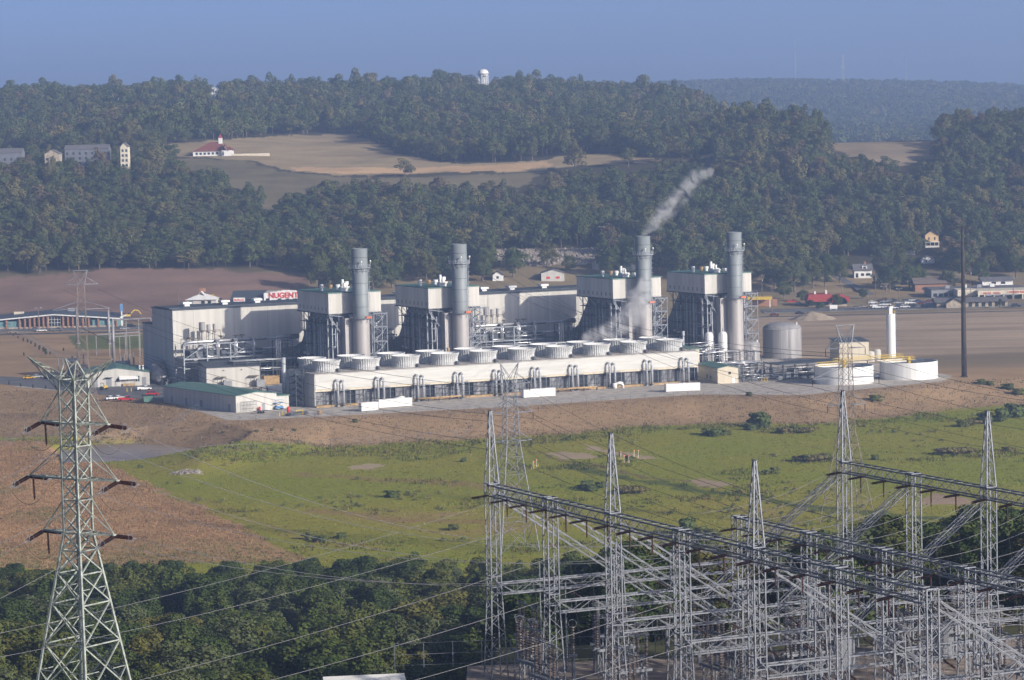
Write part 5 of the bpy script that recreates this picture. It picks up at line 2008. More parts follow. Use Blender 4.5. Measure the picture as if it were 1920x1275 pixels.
def lattice(m, levels, cw, lw, style='x', horiz=True, cx=0, cy=0, lace=None, legs=None):
    """square mast through levels [(z, width)]: four chords, crossed lacing on every face"""
    L = lace if lace is not None else m
    R_ = [ring4(cx, cy, z, w) for z, w in levels]
    for k in range(4):
        for a, b in zip(R_[:-1], R_[1:]):
            (legs[k] if legs else m).bar(a[k], b[k], cw)
    for i, (a, b) in enumerate(zip(R_[:-1], R_[1:])):
        for k in range(4):
            j = (k + 1) % 4
            if style == 'x':
                L.bar(a[k], b[j], lw)
                L.bar(a[j], b[k], lw)
            else:
                if i % 2:
                    L.bar(a[k], b[j], lw)
                else:
                    L.bar(a[j], b[k], lw)
            if horiz:
                L.bar(b[k], b[j], lw)

def levels(z0, w0, z1, w1, n, grow=1.0):
    out = []
    ws = [grow ** -i for i in range(n)]
    tot = sum(ws)
    acc = 0
    for i in range(n + 1):
        f = acc / tot
        out.append((z0 + (z1 - z0) * f, w0 + (w1 - w0) * f))
        if i < n:
            acc += ws[i]
    return out

def insulator_mesh(L, r, n, core=0.06):
    """string of discs along +x from the origin"""
    m = MB()
    prof = [(0.03, 0.0), (core, 0.02)]
    st = (L - 0.25) / n
    for i in range(n):
        z = 0.12 + i * st
        prof += [(core, z), (r, z + st * 0.35), (r * 0.9, z + st * 0.55), (core, z + st * 0.7)]
    prof += [(core, L - 0.05), (0.02, L)]
    k = 8
    vs, fs = [], []
    for rr, z in prof:
        vs += [(z, rr * math.cos(2 * PI * i / k), rr * math.sin(2 * PI * i / k)) for i in range(k)]
    for q in range(len(prof) - 1):
        fs += [(q * k + i, q * k + (i + 1) % k, (q + 1) * k + (i + 1) % k, (q + 1) * k + i) for i in range(k)]
    m.add(vs, fs)
    return m

_ins = {}
def insulator(p, d, label, group, L=2.1, r=0.16, n=14, ring=False):
    key = (L, r, n, ring)
    d = Vector(d).normalized()
    if key not in _ins:
        o = insulator_mesh(L, r, n).build('insulator_string', M['glaze'])
        kids = []
        if ring:
            q = MB()
            for s in (-0.16, 0.16):
                q.tube([(L - 0.35 + 0.32 * math.cos(a * PI / 6), s, 0.32 * math.sin(a * PI / 6)) for a in range(13)], 0.025, 5)
            q.bar((L - 0.05, -0.18, 0), (L - 0.05, 0.18, 0), 0.06)
            q.bar((L, 0, 0), (L + 0.5, 0, 0), 0.08)
            c = q.build('guard_ring', M['steel'], o)
            kids.append(c)
        _ins[key] = (o, kids)
    else:
        o0, kids = _ins[key]
        o = o0.copy()
        COL.objects.link(o)
        for c0 in kids:
            c = c0.copy()
            COL.objects.link(c)
            c.parent = o
    o.location = p
    o.rotation_mode = 'QUATERNION'
    o.rotation_quaternion = d.to_track_quat('X', 'Z')
    return tag(o, label, 'insulator', group)

def wire(p, q, sag, r, label, group, mtl='wire', n=26, cat='power line'):
    p, q = Vector(p), Vector(q)
    pts = []
    for i in range(n + 1):
        t = i / n
        c = p + (q - p) * t
        c.z -= sag * 4 * t * (1 - t)
        pts.append(c)
    m = MB()
    m.tube(pts, r, 4)
    o = m.build('power_line', M[mtl], None, True)
    return tag(o, label, cat, group)

# ---------------------------------------------------------------- green pylon in front
GT = Vector((-38.6, 266.0, 40.5))
GRZ = -0.594
t = thing('transmission_tower', 'pale green lattice pylon standing in front at the left, dark red insulators on its arms', 'pylon', GT, GRZ)
Z = lambda z: z - GT.z
m, lc = MB(), MB()
LG = [MB() for _ in range(4)]
lattice(m, levels(0, 7.9, Z(61), 1.78, 6, 1.32), 0.20, 0.11, lace=lc, legs=LG)
# redundant members inside the big lower panels
lv = levels(0, 7.9, Z(61), 1.78, 6, 1.32)
for (za, wa), (zb, wb) in list(zip(lv[:-1], lv[1:]))[:4]:
    A, B = ring4(0, 0, za, wa), ring4(0, 0, zb, wb)
    for k in range(4):
        j = (k + 1) % 4
        c = (A[k] + A[j] + B[k] + B[j]) / 4
        l, r2 = (A[k] + B[k]) / 2, (A[j] + B[j]) / 2
        lc.bar(l, (A[k] + c) / 2, 0.07)
        lc.bar(r2, (A[j] + c) / 2, 0.07)
        lc.bar(l, (l * 0.35 + c * 0.65), 0.07)
        lc.bar(r2, (r2 * 0.35 + c * 0.65), 0.07)
lc.build('leg_bracing', M['green_steel'], t)
m, lc = MB(), MB()
lattice(m, levels(Z(61), 1.78, Z(74.5), 1.75, 9), 0.17, 0.085, horiz=False, lace=lc, legs=LG)
for q in LG:
    q.build('leg', M['green_steel'], t)
for z in (61, 63.9, 65.8, 68.7, 70.7, 74.5):
    R4 = ring4(0, 0, Z(z), 1.78)
    for k in range(4):
        lc.bar(R4[k], R4[(k + 1) % 4], 0.1)
lc.build('body_bracing', M['green_steel'], t)
TIPS = []
for z, l, r2 in ((70.7, 3.95, 3.95), (65.8, 5.6, 4.8), (61.0, 4.1, 4.2)):
    m = MB()
    for s, e in ((-1, l), (1, r2)):
        tip = Vector((s * e, 0, Z(z) + (0.0)))
        for b in (-0.89, 0.89):
            m.bar((s * 0.89, b, Z(z)), tip, 0.14)
            m.bar((s * 0.89, b, Z(z) + 2.9), tip, 0.075)
        for f in (0.3, 0.6):
            x = s * (0.89 + (e - 0.89) * f)
            m.bar((x, -0.89 * (1 - f), Z(z)), (x, 0.89 * (1 - f), Z(z)), 0.08)
            x2 = s * (0.89 + (e - 0.89) * (f - 0.3))
            m.bar((x, -0.89 * (1 - f), Z(z)), (x2, 0.89 * (1.3 - f), Z(z)), 0.07)
        m.bar((tip.x, -0.25, tip.z), (tip.x, 0.25, tip.z), 0.12)
        TIPS.append((z, s, e))
    m.bar((-0.89, -0.89, Z(z)), (0.89, -0.89, Z(z)), 0.13)
    m.bar((-0.89, 0.89, Z(z)), (0.89, 0.89, Z(z)), 0.13)
    m.build('crossarm', M['green_steel'], t)
for s, e in ((-1, 5.35), (1, 4.6)):
    m = MB()
    tip = Vector((s * e, 0, Z(76.4)))
    for b in (-0.88, 0.88):
        m.bar((s * 0.88, b, Z(74.5)), tip, 0.10)
        m.bar((s * 0.88, b, Z(73.5)), tip, 0.08)
        for f in (0.25, 0.5, 0.75):
            p = Vector((s * 0.88, b, Z(74.5))).lerp(tip, f)
            q = Vector((s * 0.88, b, Z(73.4))).lerp(tip, f - 0.2)
            m.bar(p, q, 0.06)
    for f in (0.2, 0.4, 0.6, 0.8):
        p = Vector((s * 0.88, -0.88, Z(74.5))).lerp(tip, f)
        q = Vector((s * 0.88, 0.88, Z(74.5))).lerp(tip, f - 0.1)
        m.bar(p, q, 0.06)
    m.build('earthwire_horn', M['green_steel'], t)
m = MB()
for ax, h in ((-0.95, 76.3), (0.35, 76.2)):
    for x, y in ((-0.88, -0.88), (0.88, -0.88), (0.88, 0.88), (-0.88, 0.88)):
        m.bar((x, y, Z(74.5)), (ax, 0.1, Z(h)), 0.09)
m.bar((-5.35, 0, Z(76.4)), (4.6, 0, Z(76.4)), 0.04)
m.build('peak', M['green_steel'], t)

def gtw(x, y, z):
    c, s = math.cos(GRZ), math.sin(GRZ)
    return Vector((GT.x + x * c - y * s, GT.y + x * s + y * c, z))
SIDE1 = Vector((-0.55, -0.80, -0.28))      # towards the lower left of the view
SIDE2 = Vector((0.62, 0.76, -0.20))       # towards the substation
lev = ['top', 'middle', 'bottom']
k = 0
for i, (z, s, e) in enumerate(TIPS):
    tip = gtw(s * e, 0, z - 0.1)
    nm = ('shorter end' if s > 0 else 'outer end') if i // 2 == 1 else ('cooling tower end' if s > 0 else 'cornfield end')
    lab = 'dark red strain insulator, green pylon, %s arm, %s' % (lev[i // 2], nm)
    insulator(tip, SIDE1, lab + ', slanting down leftwards', 'strain insulators on the green pylon', 2.2, 0.19, 16, True)
    insulator(tip, SIDE2, lab + ', facing the substation', 'strain insulators on the green pylon', 2.2, 0.19, 16, True)
    if s < 0:
        insulator(gtw(s * e + 0.45, 0, z - 0.1), (0.03, 0, -1), 'thin dark red insulator hanging straight down from the %s arm of the green pylon' % lev[i // 2], 'hanging insulators on the green pylon', 2.1, 0.12, 16)
    a = tip + SIDE1.normalized() * 2.7
    b = tip + SIDE2.normalized() * 2.7
    # jumper loop
    m = MB()
    pts = []
    for q in range(13):
        f = q / 12
        c = a + (b - a) * f
        c.z -= 2.2 * 4 * f * (1 - f) * 0.85
        pts.append(c)
    m.tube(pts, 0.025, 4)
    tag(m.build('jumper_cable', M['wire_dark'], None, True), 'slack jumper loop under the %s arm of the green pylon, %s' % (lev[i // 2], nm), 'cable', 'jumper loops on the green pylon')
    wire(a, a + Vector((-62, -90, -14)), 3.0, 0.022, 'conductor running down to the left from the green pylon, %s arm, %s' % (lev[i // 2], nm), 'conductors left of the green pylon', n=20)
    wire(b, (22 + (i // 2) * 2.5 + (2 if s > 0 else 0), 284 - (i // 2) * 3 - (4 if s > 0 else 0), 58.0 - (0 if s > 0 else 0.8)), 5.2 - 0.4 * (i // 2), 0.022,
         'pale conductor from the green pylon to the substation, %s arm, %s' % (lev[i // 2], nm), 'conductors from the green pylon to the substation')

# ---------------------------------------------------------------- grey pylons further off
def pylon(label, x, y, zb, ztop, base, waist_z, arms, rz, Y=None):
    g = G(x, y, zb)
    t = thing('lattice_pylon', label, 'pylon', (g.x, g.y, zb), rz, 'grey lattice pylons on the valley floor')
    H = ztop - zb
    wz = waist_z - zb
    m, lc = MB(), MB()
    LG = [MB() for _ in range(4)]
    lattice(m, levels(0, base, wz, 3.2, 5, 1.2), 0.17, 0.08, lace=lc, legs=LG)
    lattice(m, levels(wz, 3.2, H - 5, 2.3, 8), 0.15, 0.07, lace=lc, horiz=False, legs=LG)
    for q in LG:
        q.build('leg', M['rust_steel'] if Y else M['steel'], t)
    lc.build('bracing', M['rust_steel'] if Y else M['steel'], t)
    m = MB()
    for s in (-1, 1):
        for b in (-1.1, 1.1):
            m.bar((s * 1.1, b, H - 5), (s * 2.3, 0, H), 0.14)
            m.bar((-s * 1.1, b, H - 5), (s * 2.3, 0, H), 0.1)
    m.bar((-2.6, 0, H), (2.6, 0, H), 0.14)
    m.build('peak', M['steel'], t)
    ends = []
    for z, l in arms:
        m = MB()
        zz = z - zb
        for s in (-1, 1):
            for b in (-1.2, 1.2):
                m.bar((s * 1.2, b, zz), (s * l, 0, zz), 0.16)
                m.bar((s * 1.2, b, zz + 2.6), (s * l, 0, zz), 0.1)
            for f in (0.35, 0.7):
                xx = s * (1.2 + (l - 1.2) * f)
                m.bar((xx, -1.2 * (1 - f), zz), (xx, 1.2 * (1 - f), zz), 0.09)
            c, q = math.cos(rz), math.sin(rz)
            ends.append(Vector((g.x + s * (l - 0.1) * c, g.y + s * (l - 0.1) * q, z - 0.1)))
        m.build('crossarm', M['steel'], t)
    return ends, (g.x, g.y)
mid_e, mid_p = pylon('grey lattice pylon in front of the middle of the cooling tower', 963, 1031, -5, 38.9, 9.5, 20.5, ((34.0, 5.0), (27.3, 5.7), (20.6, 5.0)), 0.35)
rt_e, rt_p = pylon('weathered grey lattice pylon before the open white tanks', 1590, 985, -5, 43.8, 10.5, 18.0, ((38.2, 5.3), (31.0, 8.8), (24.5, 5.0)), 0.30, True)
lt_e, lt_p = pylon('weathered grey lattice pylon before the blue green school windows, far left', 160, 790, -3, 47.5, 11.5, 16.0, ((42.9, 5.8), (34.6, 9.6)), 0.25, True)
for k, e in enumerate(mid_e):
    insulator(e, (0, 0, -1), 'brown suspension insulator, pylon before the cooling tower, %s arm, %s' % (lev[k // 2], 'side nearer the smoking stack' if k % 2 else 'side nearer the green pylon'), 'suspension insulators on the grey pylons', 1.7, 0.14, 10)
for k, e in enumerate(rt_e):
    insulator(e, (0, 0, -1), 'brown suspension insulator, pylon before the white tanks, %s arm, %s' % (lev[k // 2], 'side nearer the dark pole' if k % 2 else 'side nearer the cooling tower'), 'suspension insulators on the grey pylons', 1.7, 0.14, 10)
dz = Vector((0, 0, 1.7))
for k in range(6):
    a = lt_e[min(k, 3)] if k < 4 else Vector((lt_p[0], lt_p[1], 30))
    nm = '%s arm, %s side' % (lev[k // 2], 'far' if k % 2 else 'near')
    wire(a - dz, mid_e[k] - dz, 6, 0.05, 'dark conductor crossing before the plant, hung from the middle pylon, ' + nm, 'conductors on the middle pylon', 'wire_dark')
    wire(mid_e[k] - dz, (78 + k * 3, 470 - k * 6, 27 - k * 1.6), 5, 0.045, 'dark conductor from the middle pylon down towards the gantries, ' + nm, 'conductors on the middle pylon', 'wire_dark')
    wire(rt_e[k] - dz, (-30 + k * 5, 1330, 34), 9, 0.05, 'dark conductor from the right pylon back over the plant, ' + nm, 'conductors on the right pylon', 'wire_dark')
    wire(rt_e[k] - dz, (150 + k * 4, 610 - k * 8, 33 - (k // 2) * 5), 4, 0.045, 'dark conductor from the right pylon towards the frame edge, ' + nm, 'conductors on the right pylon', 'wire_dark')

# ---------------------------------------------------------------- substation gantries
UO, U, V = Vector((-2.2, 283.0)), Vector((0.425, -0.905)), Vector((0.905, 0.425))
YZ = 44.06
def uv(u, v, z):
    p = UO + U * u + V * v
    return Vector((p.x, p.y, z))
URZ = math.atan2(U.y, U.x)

def rect_truss(mc, ml, p, q, w, h, n, cw, lw, walk=False):
    """box truss: p, q ends at the centre of the bottom face"""
    p, q = Vector(p), Vector(q)
    d = (q - p).normalized()
    s = d.cross(Vector((0, 0, 1))).normalized() * (w / 2)
    up = s.cross(d).normalized() * h
    if up.z < 0:
        up = -up
    c = [lambda f, a=a, b=b: p + (q - p) * f + s * a + up * b for a, b in ((-1, 0), (1, 0), (1, 1), (-1, 1))]
    for g in c:
        mc.bar(g(0), g(1), cw)
    for i in range(n):
        f0, f1 = i / n, (i + 1) / n
        for a, b in ((0, 3), (1, 2)):
            if i % 2:
                ml.bar(c[a](f0), c[b](f1), lw)
            else:
                ml.bar(c[b](f0), c[a](f1), lw)
            ml.bar(c[a](f1), c[b](f1), lw * 0.8)
        ml.bar(c[3](f0), c[2](f1), lw)
        ml.bar(c[0](f1), c[1](f0), lw)
        ml.bar(c[3](f1), c[2](f1), lw)
    for f in (0, 1):
        ml.bar(c[0](f), c[1](f), lw)
        ml.bar(c[3](f), c[2](f), lw)
        ml.bar(c[0](f), c[3](f), lw)
        ml.bar(c[1](f), c[2](f), lw)

def mast(parent, u, v, top, spire=0.0):
    """lattice mast standing in the yard, in world coordinates"""
    p = uv(u, v, 0)
    m = MB()
    zz = []
    kn = YZ + 8.6
    for z, w in levels(YZ, 1.7, kn, 1.02, 8) + levels(kn, 1.02, top, 1.0, max(3, int((top - kn) / 1.1)))[1:]:
        zz.append((z, w))
    if spire:
        zz += levels(top, 1.0, top + spire, 0.16, 7)[1:]
    lo = MB()
    lattice(lo, zz, 0.105, 0.045, 'z', False)
    for z in (kn, kn + 1.0, top):
        r4 = ring4(0, 0, z, 1.02)
        for k in range(4):
            lo.bar(r4[k], r4[(k + 1) % 4], 0.09)
    if spire:
        lo.bar((-0.5, 0, top + spire), (0.5, 0, top + spire), 0.05)
    o = lo.build('mast', M['steel'], parent)
    o.location = (p.x, p.y, 0)
    o.rotation_euler.z = URZ
    m = MB()
    m.box(-1.2, -1.2, YZ - 0.3, 1.2, 1.2, YZ + 0.25)
    return o

def row(label, v, us, top, spires, z_beam):
    t = thing('substation_gantry', label, 'gantry', (0, 0, 0), 0, 'substation gantry rows')
    for i, u in enumerate(us):
        mast(t, u, v, top, 6.9 if i in spires else 0)
    for i, (a, b) in enumerate(zip(us[:-1], us[1:])):
        m = MB()
        rect_truss(m, m, uv(a, v, z_beam), uv(b, v, z_beam), 1.0, 1.0, 8, 0.12, 0.042)
        m.build('beam', M['steel'], t)
    return t
us1 = [12.4 * k for k in range(7)]
r1 = row('front substation gantry row with the long sloping beam and spired lattice masts', 0, us1, 62.4, (0, 2, 4), 61.3)
us2 = [15 + 12.4 * k for k in range(6)]
r2 = row('middle substation gantry row without spires, between the other two', 18, us2, 59.6, (), 58.5)
us3 = [4 + 12.4 * k for k in range(5)]
r3 = row('rear substation gantry row ahead of the pylon by the white tanks', 36, us3, 62.4, (0, 2, 4), 61.3)
for t, v, us, sgn in ((r1, 0, us1[:8], 1), (r3, 36, us3, -1)):
    for u in us:
        if sgn > 0 and us.index(u) in (3, 5):
            continue
        m = MB()
        rect_truss(m, m, uv(u, v + sgn * 0.5, 61.0), uv(u + 0.3, v + sgn * (17.5 if sgn > 0 else 15.5), 49.6 if sgn > 0 else 50.5), 0.55, 0.55, 12, 0.075, 0.034)
        m.build('raking_brace', M['steel'], t)
# low cross beams running away from the front row
for i, u in enumerate(us1[:8]):
    z = 52.4
    m = MB()
    rect_truss(m, m, uv(u, 0.5, z - 0.5), uv(u, 12.4, z - 0.5), 0.9, 1.0, 7, 0.12, 0.05)
    m.build('cross_beam', M['steel'], r1)
    m = MB()
    rect_truss(m, m, uv(u, 13.4, z - 0.5), uv(u, 25.5, z - 0.5), 0.9, 1.0, 7, 0.12, 0.05)
    m.build('cross_beam', M['steel'], r1)
    if i > 1:
        m = MB()
        rect_truss(m, m, uv(u, 26.5, z - 0.5), uv(u, 46, z - 0.5), 0.7, 0.9, 9, 0.10, 0.04)
        m.build('cross_beam', M['steel'], r1)
for i, u in enumerate(us1[:8]):
    mast(r1, u, 12.9, 56.5 if i % 2 else 54.5)
    if i in (1, 4):
        mast(r2, u + 2, 26.0, 53.5)
for i in (4,):
    m = MB()
    rect_truss(m, m, uv(us1[i], 12.9, 47.5), uv(us1[i + 1], 12.9, 47.5), 0.8, 0.8, 9, 0.1, 0.05)
    m.build('low_beam', M['steel'], r1)
# slanted props
for u in us1[2:8]:
    m = MB()
    for s in (-0.5, 0.5):
        m.bar(uv(u + s * 0.7, 13.2, 56), uv(u + s * 2, 16.5, YZ), 0.13)
    m.build('prop', M['steel'], r1)

# insulators on the gantries
k = 0
for rname, v, u0, u1, zb, grp in (('front', 0, 0.4, 74, 61.3, r1), ('middle', 18, 15.5, 76, 58.5, r2), ('rear', 36, 4.5, 50, 61.3, r3)):
    u = u0
    i = 0
    while u < u1 and i < 20:
        d = -V * 1.0 + U * (0.10 if i > 5 else -0.15)
        insulator(uv(u, v - 0.55, zb + 0.05), (d.x, d.y, -0.10), '%s brown strain insulator along the %s gantry beam, counted from the far end' % (ORD[i], rname), 'strain insulators on the gantries', 1.75, 0.135, 14)
        e = uv(u, v - 0.55, zb) + Vector((d.x, d.y, -0.10)).normalized() * 1.8
        if rname == 'front' and i % 3 != 1:
            pass
        elif rname == 'front':
            wire(e, e + Vector((-V.x * 95 + (i % 3) * 2, -V.y * 95, -9 - (i % 4))), 2.6, 0.02, '%s conductor leaving the front gantry beam to the left, counted from the far end' % ORD[i], 'conductors leaving the front gantry', n=20)
        else:
            q = uv(u, v - (17.5 if rname == 'middle' else 16.8), 60.8 if rname == 'middle' else 58.6)
            wire(e, q, 0.7, 0.018, '%s conductor strung from the %s gantry beam to the row before it' % (ORD[i], rname), 'conductors between gantry rows', n=12)
        if rname != 'middle' or i % 2:
            insulator(uv(u + 1.6, v + 0.6, zb), (0, 0, -1), '%s brown insulator hanging straight down from the %s gantry beam, counted from the far end' % (ORD[i], rname), 'hanging insulators on the gantries', 1.9, 0.085, 14)
            wire(uv(u + 1.6, v + 0.6, zb - 1.9), uv(u + 1.9, v + 1.6, 49.5), 0.0, 0.014, '%s dropper cable below the %s gantry beam, counted from the far end' % (ORD[i], rname), 'dropper cables below the gantries', 'wire_dark', n=6, cat='cable')
        u += 4.13
        i += 1
i = 0
for j, u in enumerate(us1[:8]):
    for vv in (7.6, 11.2, 17.0, 21.0):
        d = V * 0.75 + U * 0.1
        insulator(uv(u + 0.5, vv, 51.8), (d.x, d.y, -0.55), 'short brown insulator under the %s low cross beam, %s' % (ORD[j], {7.6: 'close to the front row', 11.2: 'just before its inner mast', 17.0: 'just past its inner mast', 21.0: 'towards the rear row'}[vv]), 'insulators under the low cross beams', 1.5, 0.12, 11)

# yard apparatus
def make_switch():
    t = thing('disconnect_switch', '', 'switch', (0, 0, YZ), URZ)
    m = MB()
    for x in (-1.6, 1.6):
        for y in (-0.5, 0.5):
            m.bar((x, y, 0), (x, y, 2.6), 0.12)
        for z in (0.2, 1.4):
            m.bar((x, -0.5, z), (x, 0.5, z + 1.1), 0.07)
    for y in (-0.5, 0.5):
        m.box(-2.2, y - 0.1, 2.6, 2.2, y + 0.1, 2.85)
    for k in range(8):
        m.bar((-2.2 + k * 0.55, -0.5, 2.7), (-1.65 + k * 0.55, 0.5, 2.7), 0.06)
    m.build('stand', M['steel'], t)
    for x in (-1.9, -1.0, 1.0, 1.9):
        m = MB()
        prof = [(0.09, 2.85)]
        for j in range(11):
            z = 2.95 + j * 0.24
            prof += [(0.07, z), (0.18, z + 0.09), (0.16, z + 0.14), (0.07, z + 0.18)]
        prof.append((0.02, 5.7))
        m.lathe(prof, 9, x, 0)
        m.build('insulator_column', M['porcelain'], t)
    m = MB()
    for x in (-1.45, 1.45):
        for z in (5.72, 5.95):
            m.tube([(x + 0.75 * math.cos(a * PI / 8), 0.3 * math.sin(a * PI / 8), z) for a in range(17)], 0.03, 5)
        for a in range(0, 16, 2):
            m.bar((x + 0.75 * math.cos(a * PI / 8), 0.3 * math.sin(a * PI / 8), 5.72), (x + 0.75 * math.cos(a * PI / 8), 0.3 * math.sin(a * PI / 8), 5.95), 0.03)
    m.build('guard_ring', M['steel'], t)
    m = MB()
    m.tube([(-1.5, 0, 5.85), (1.5, 0, 5.85)], 0.06, 6)
    m.build('blade', M['steel'], t)
    return t
sw = make_switch()
first = True
n = 0
rr = random.Random(8)
for Yy in (287.5, 281, 274.5, 268, 261):
    x = 1.5
    while x < 56:
        xx = x + rr.uniform(-1, 1)
        yy = Yy + rr.uniform(-1, 1) + (x * 0.12)
        x += 8.5
        px, py = pix((xx, yy, YZ + 3))
        if px > 1930 or py > 1290 or px < 960 or n >= 30:
            continue
        loc = (xx, yy, YZ)
        rz = URZ + PI / 2 * (n % 2)
        o = sw if first else dup(sw, loc)
        o.location = loc
        o.rotation_euler.z = rz
        o['label'] = '%s switch with brown insulator columns, counted row by row from the back fence' % ORD[n]
        o['group'] = 'disconnect switches in the yard'
        first = False
        n += 1
def make_post():
    t = thing('instrument_post', '', 'post', (0, 0, YZ), 0)
    m = MB()
    m.cyl(0, 0, 0, 2.7, 0.16, n=8)
    m.box(-0.4, -0.4, 2.7, 0.4, 0.4, 2.85)
    m.build('pedestal', M['steel'], t)
    m = MB()
    prof = [(0.1, 2.85)]
    for j in range(10):
        z = 2.95 + j * 0.26
        prof += [(0.08, z), (0.2, z + 0.1), (0.18, z + 0.15), (0.08, z + 0.2)]
    prof.append((0.02, 5.6))
    m.lathe(prof, 9)
    m.build('insulator_column', M['porcelain'], t)
    m = MB()
    m.tube([(0.38 * math.cos(a * PI / 8), 0, 5.75 + 0.38 * math.sin(a * PI / 8)) for a in range(17)], 0.035, 5)
    m.build('guard_ring', M['steel'], t)
    return t
ip = make_post()
for k, (px, Yy) in enumerate(((962, 281), (985, 279), (1009, 283), (1103, 284), (1127, 282), (1062, 278), (1240, 292), (1300, 288), (1470, 293), (1530, 291), (1700, 294), (1780, 296), (1850, 290))):
    X = (px - 960) / F * Yy
    o = ip if k == 0 else dup(ip, (X, Yy, YZ))
    o.location = (X, Yy, YZ)
    o['label'] = '%s ringed post insulator on a slim pedestal, counted rightwards along the yard' % ORD[k]
    o['group'] = 'ringed post insulators in the yard'
for k, (px, Yy, h) in enumerate(((1002, 285, 10.5), (1112, 284, 7), (1050, 285, 8.5), (1452, 297, 12), (1840, 297, 8))):
    X = (px - 960) / F * Yy
    m = MB()
    m.cyl(0, 0, 0, h * 0.6, 0.11, n=8)
    m.cyl(0, 0, h * 0.6, h, 0.07, n=8)
    m.box(-0.25, -0.25, 0, 0.25, 0.25, 0.1)
    o = m.build('yard_pole', M['steel'])
    o.location = (X, Yy, YZ)
    tag(o, '%s slim bare pole standing in the substation yard, counted rightwards' % ORD[k], 'pole', 'slim poles in the yard')
def breaker(X, Y, label):
    t = thing('circuit_breaker', label, 'circuit breaker', (X, Y, YZ), URZ, 'breakers in the yard')
    m = MB()
    m.box(-1.6, -1.1, 0.5, 1.6, 1.1, 3.4)
    m.box(-2.0, -0.6, 0.9, -1.6, 0.6, 2.6)
    m.build('tank', M['clad'], t)
    m = MB()
    for x in (-1.4, 1.2):
        for y in (-1, 0.8):
            m.box(x, y, 0, x + 0.2, y + 0.2, 0.5)
    each(m, 'foot', M['steel'], t)
    for x in (-1, 0, 1):
        m = MB()
        prof = [(0.15, 3.4)]
        for j in range(9):
            z = 3.5 + j * 0.25
            prof += [(0.1, z), (0.24, z + 0.1), (0.1, z + 0.2)]
        prof.append((0.02, 5.9))
        m.lathe(prof, 9, x, 0)
        m.build('bushing', M['porcelain'], t)
breaker((1510 - 960) / F * 286, 286, 'grey box breaker with brown bushings behind the busiest masts')
breaker((1560 - 960) / F * 281, 281, 'grey box breaker with brown bushings in front of another breaker')
breaker((1760 - 960) / F * 287, 287, 'grey box breaker with brown bushings by the white drum')
g = GY(1662, 1218, 291)
m = MB()
m.cyl(0, 0, 0, 1.9, 0.75, n=20)
m.lathe([(0.78, 1.9), (0.4, 2.1), (0.01, 2.12)], 20)
o = m.build('water_drum', M['white'])
o.location = (g.x, g.y, YZ)
tag(o, 'white upright drum at the back of the substation yard', 'drum')
# control shed whose pale roof just enters the picture
g = GY(690, 1262, 318)
t = thing('control_shed', 'white metal roof of a shed just entering at the bottom edge', 'shed', (g.x - 4.0, g.y - 5, gz(g.x, g.y) - 1), 0.12)
ht = g.z - (gz(g.x, g.y) - 1) + 0.1
m = MB()
m.box(0, 0, 0, 8, 6, ht - 1)
m.add([(0, 0, ht - 1), (0, 6, ht - 1), (0, 3, ht - 0.1), (8, 0, ht - 1), (8, 6, ht - 1), (8, 3, ht - 0.1)], [(0, 2, 1), (3, 4, 5)])
m.build('wall', M['siding'], t)
m = MB()
m.gable(0, 0, 8, 6, ht - 0.9, ht, 'x', 0.3, 0.1)
m.build('roof', M['white'], t)
# ---------------------------------------------------------------- town across the highway
def lettering(parent, text, x, y, z, size, mtl, depth=0.15, rz=0.0, bold=0.0):
    """real letters standing proud of a wall (local x to the right, z up)"""
    c = bpy.data.curves.new('lettering', 'FONT')
    c.body = text
    c.size = size
    c.extrude = depth / 2
    c.offset = bold
    o = bpy.data.objects.new('lettering', c)
    COL.objects.link(o)
    dg = bpy.context.evaluated_depsgraph_get()
    me = bpy.data.meshes.new_from_object(o.evaluated_get(dg))
    bpy.data.objects.remove(o)
    me.materials.clear()
    me.materials.append(mtl)
    o = bpy.data.objects.new('lettering', me)
    COL.objects.link(o)
    o.location = (x, y, z)
    o.rotation_euler = (PI / 2, 0, rz)
    o.parent = parent
    return o

# school-like block with brick columns, far left
Y0 = 1426.0
t = thing('school_building', 'long low building with orange brick columns, teal panels and a shallow dark gable', 'building', (GY(0, 618, Y0).x, Y0, 0.3), 0.0)
L0, L1 = -26.0, 55.5
pk = 25.5
m = MB()
m.box(L0, 0.5, 0, L1, 22, 3.6)
m.build('wall', M['teal'], t)
m = MB()
hL, hR = 3.5, 3.9
vs = []
prof = [(L0 - 1, hL - 1.2), (pk, 6.2), (L1 + 1, 3.7)]
for y in (-1.2, 24):
    for z in (0, 0.55):
        vs += [(x, y, h + z) for x, h in prof]
m.add(vs, [(3, 4, 1, 0), (4, 5, 2, 1), (9, 6, 7, 10), (10, 7, 8, 11), (3, 9, 10, 4), (4, 10, 11, 5), (0, 1, 7, 6), (1, 2, 8, 7), (0, 6, 9, 3), (2, 5, 11, 8)])
m.build('fascia', M['white'], t)
m = MB()
vs = [(x, y, h + 0.58 + (1.6 if y == 12 else 0)) for y in (-1.1, 12, 24) for x, h in prof]
m.add(vs, [(0, 1, 4, 3), (1, 2, 5, 4), (3, 4, 7, 6), (4, 5, 8, 7)])
m.build('roof', M['dark_roof'], t)
m = MB()
m.add([(10, 0.45, 0), (pk - 3, 0.45, 0), (pk - 3, 0.45, 5.9), (10, 0.45, 4.3), (pk + 3.5, 0.45, 0), (L1 - 12, 0.45, 0), (L1 - 12, 0.45, 4.6), (pk + 3.5, 0.45, 5.9), (pk - 3, 0.45, 0), (pk + 3.5, 0.45, 0), (pk + 3.5, 0.45, 6.0), (pk - 3, 0.45, 6.0)], [(0, 1, 2, 3), (4, 5, 6, 7), (8, 9, 10, 11)])
m.build('window', M['glass'], t)
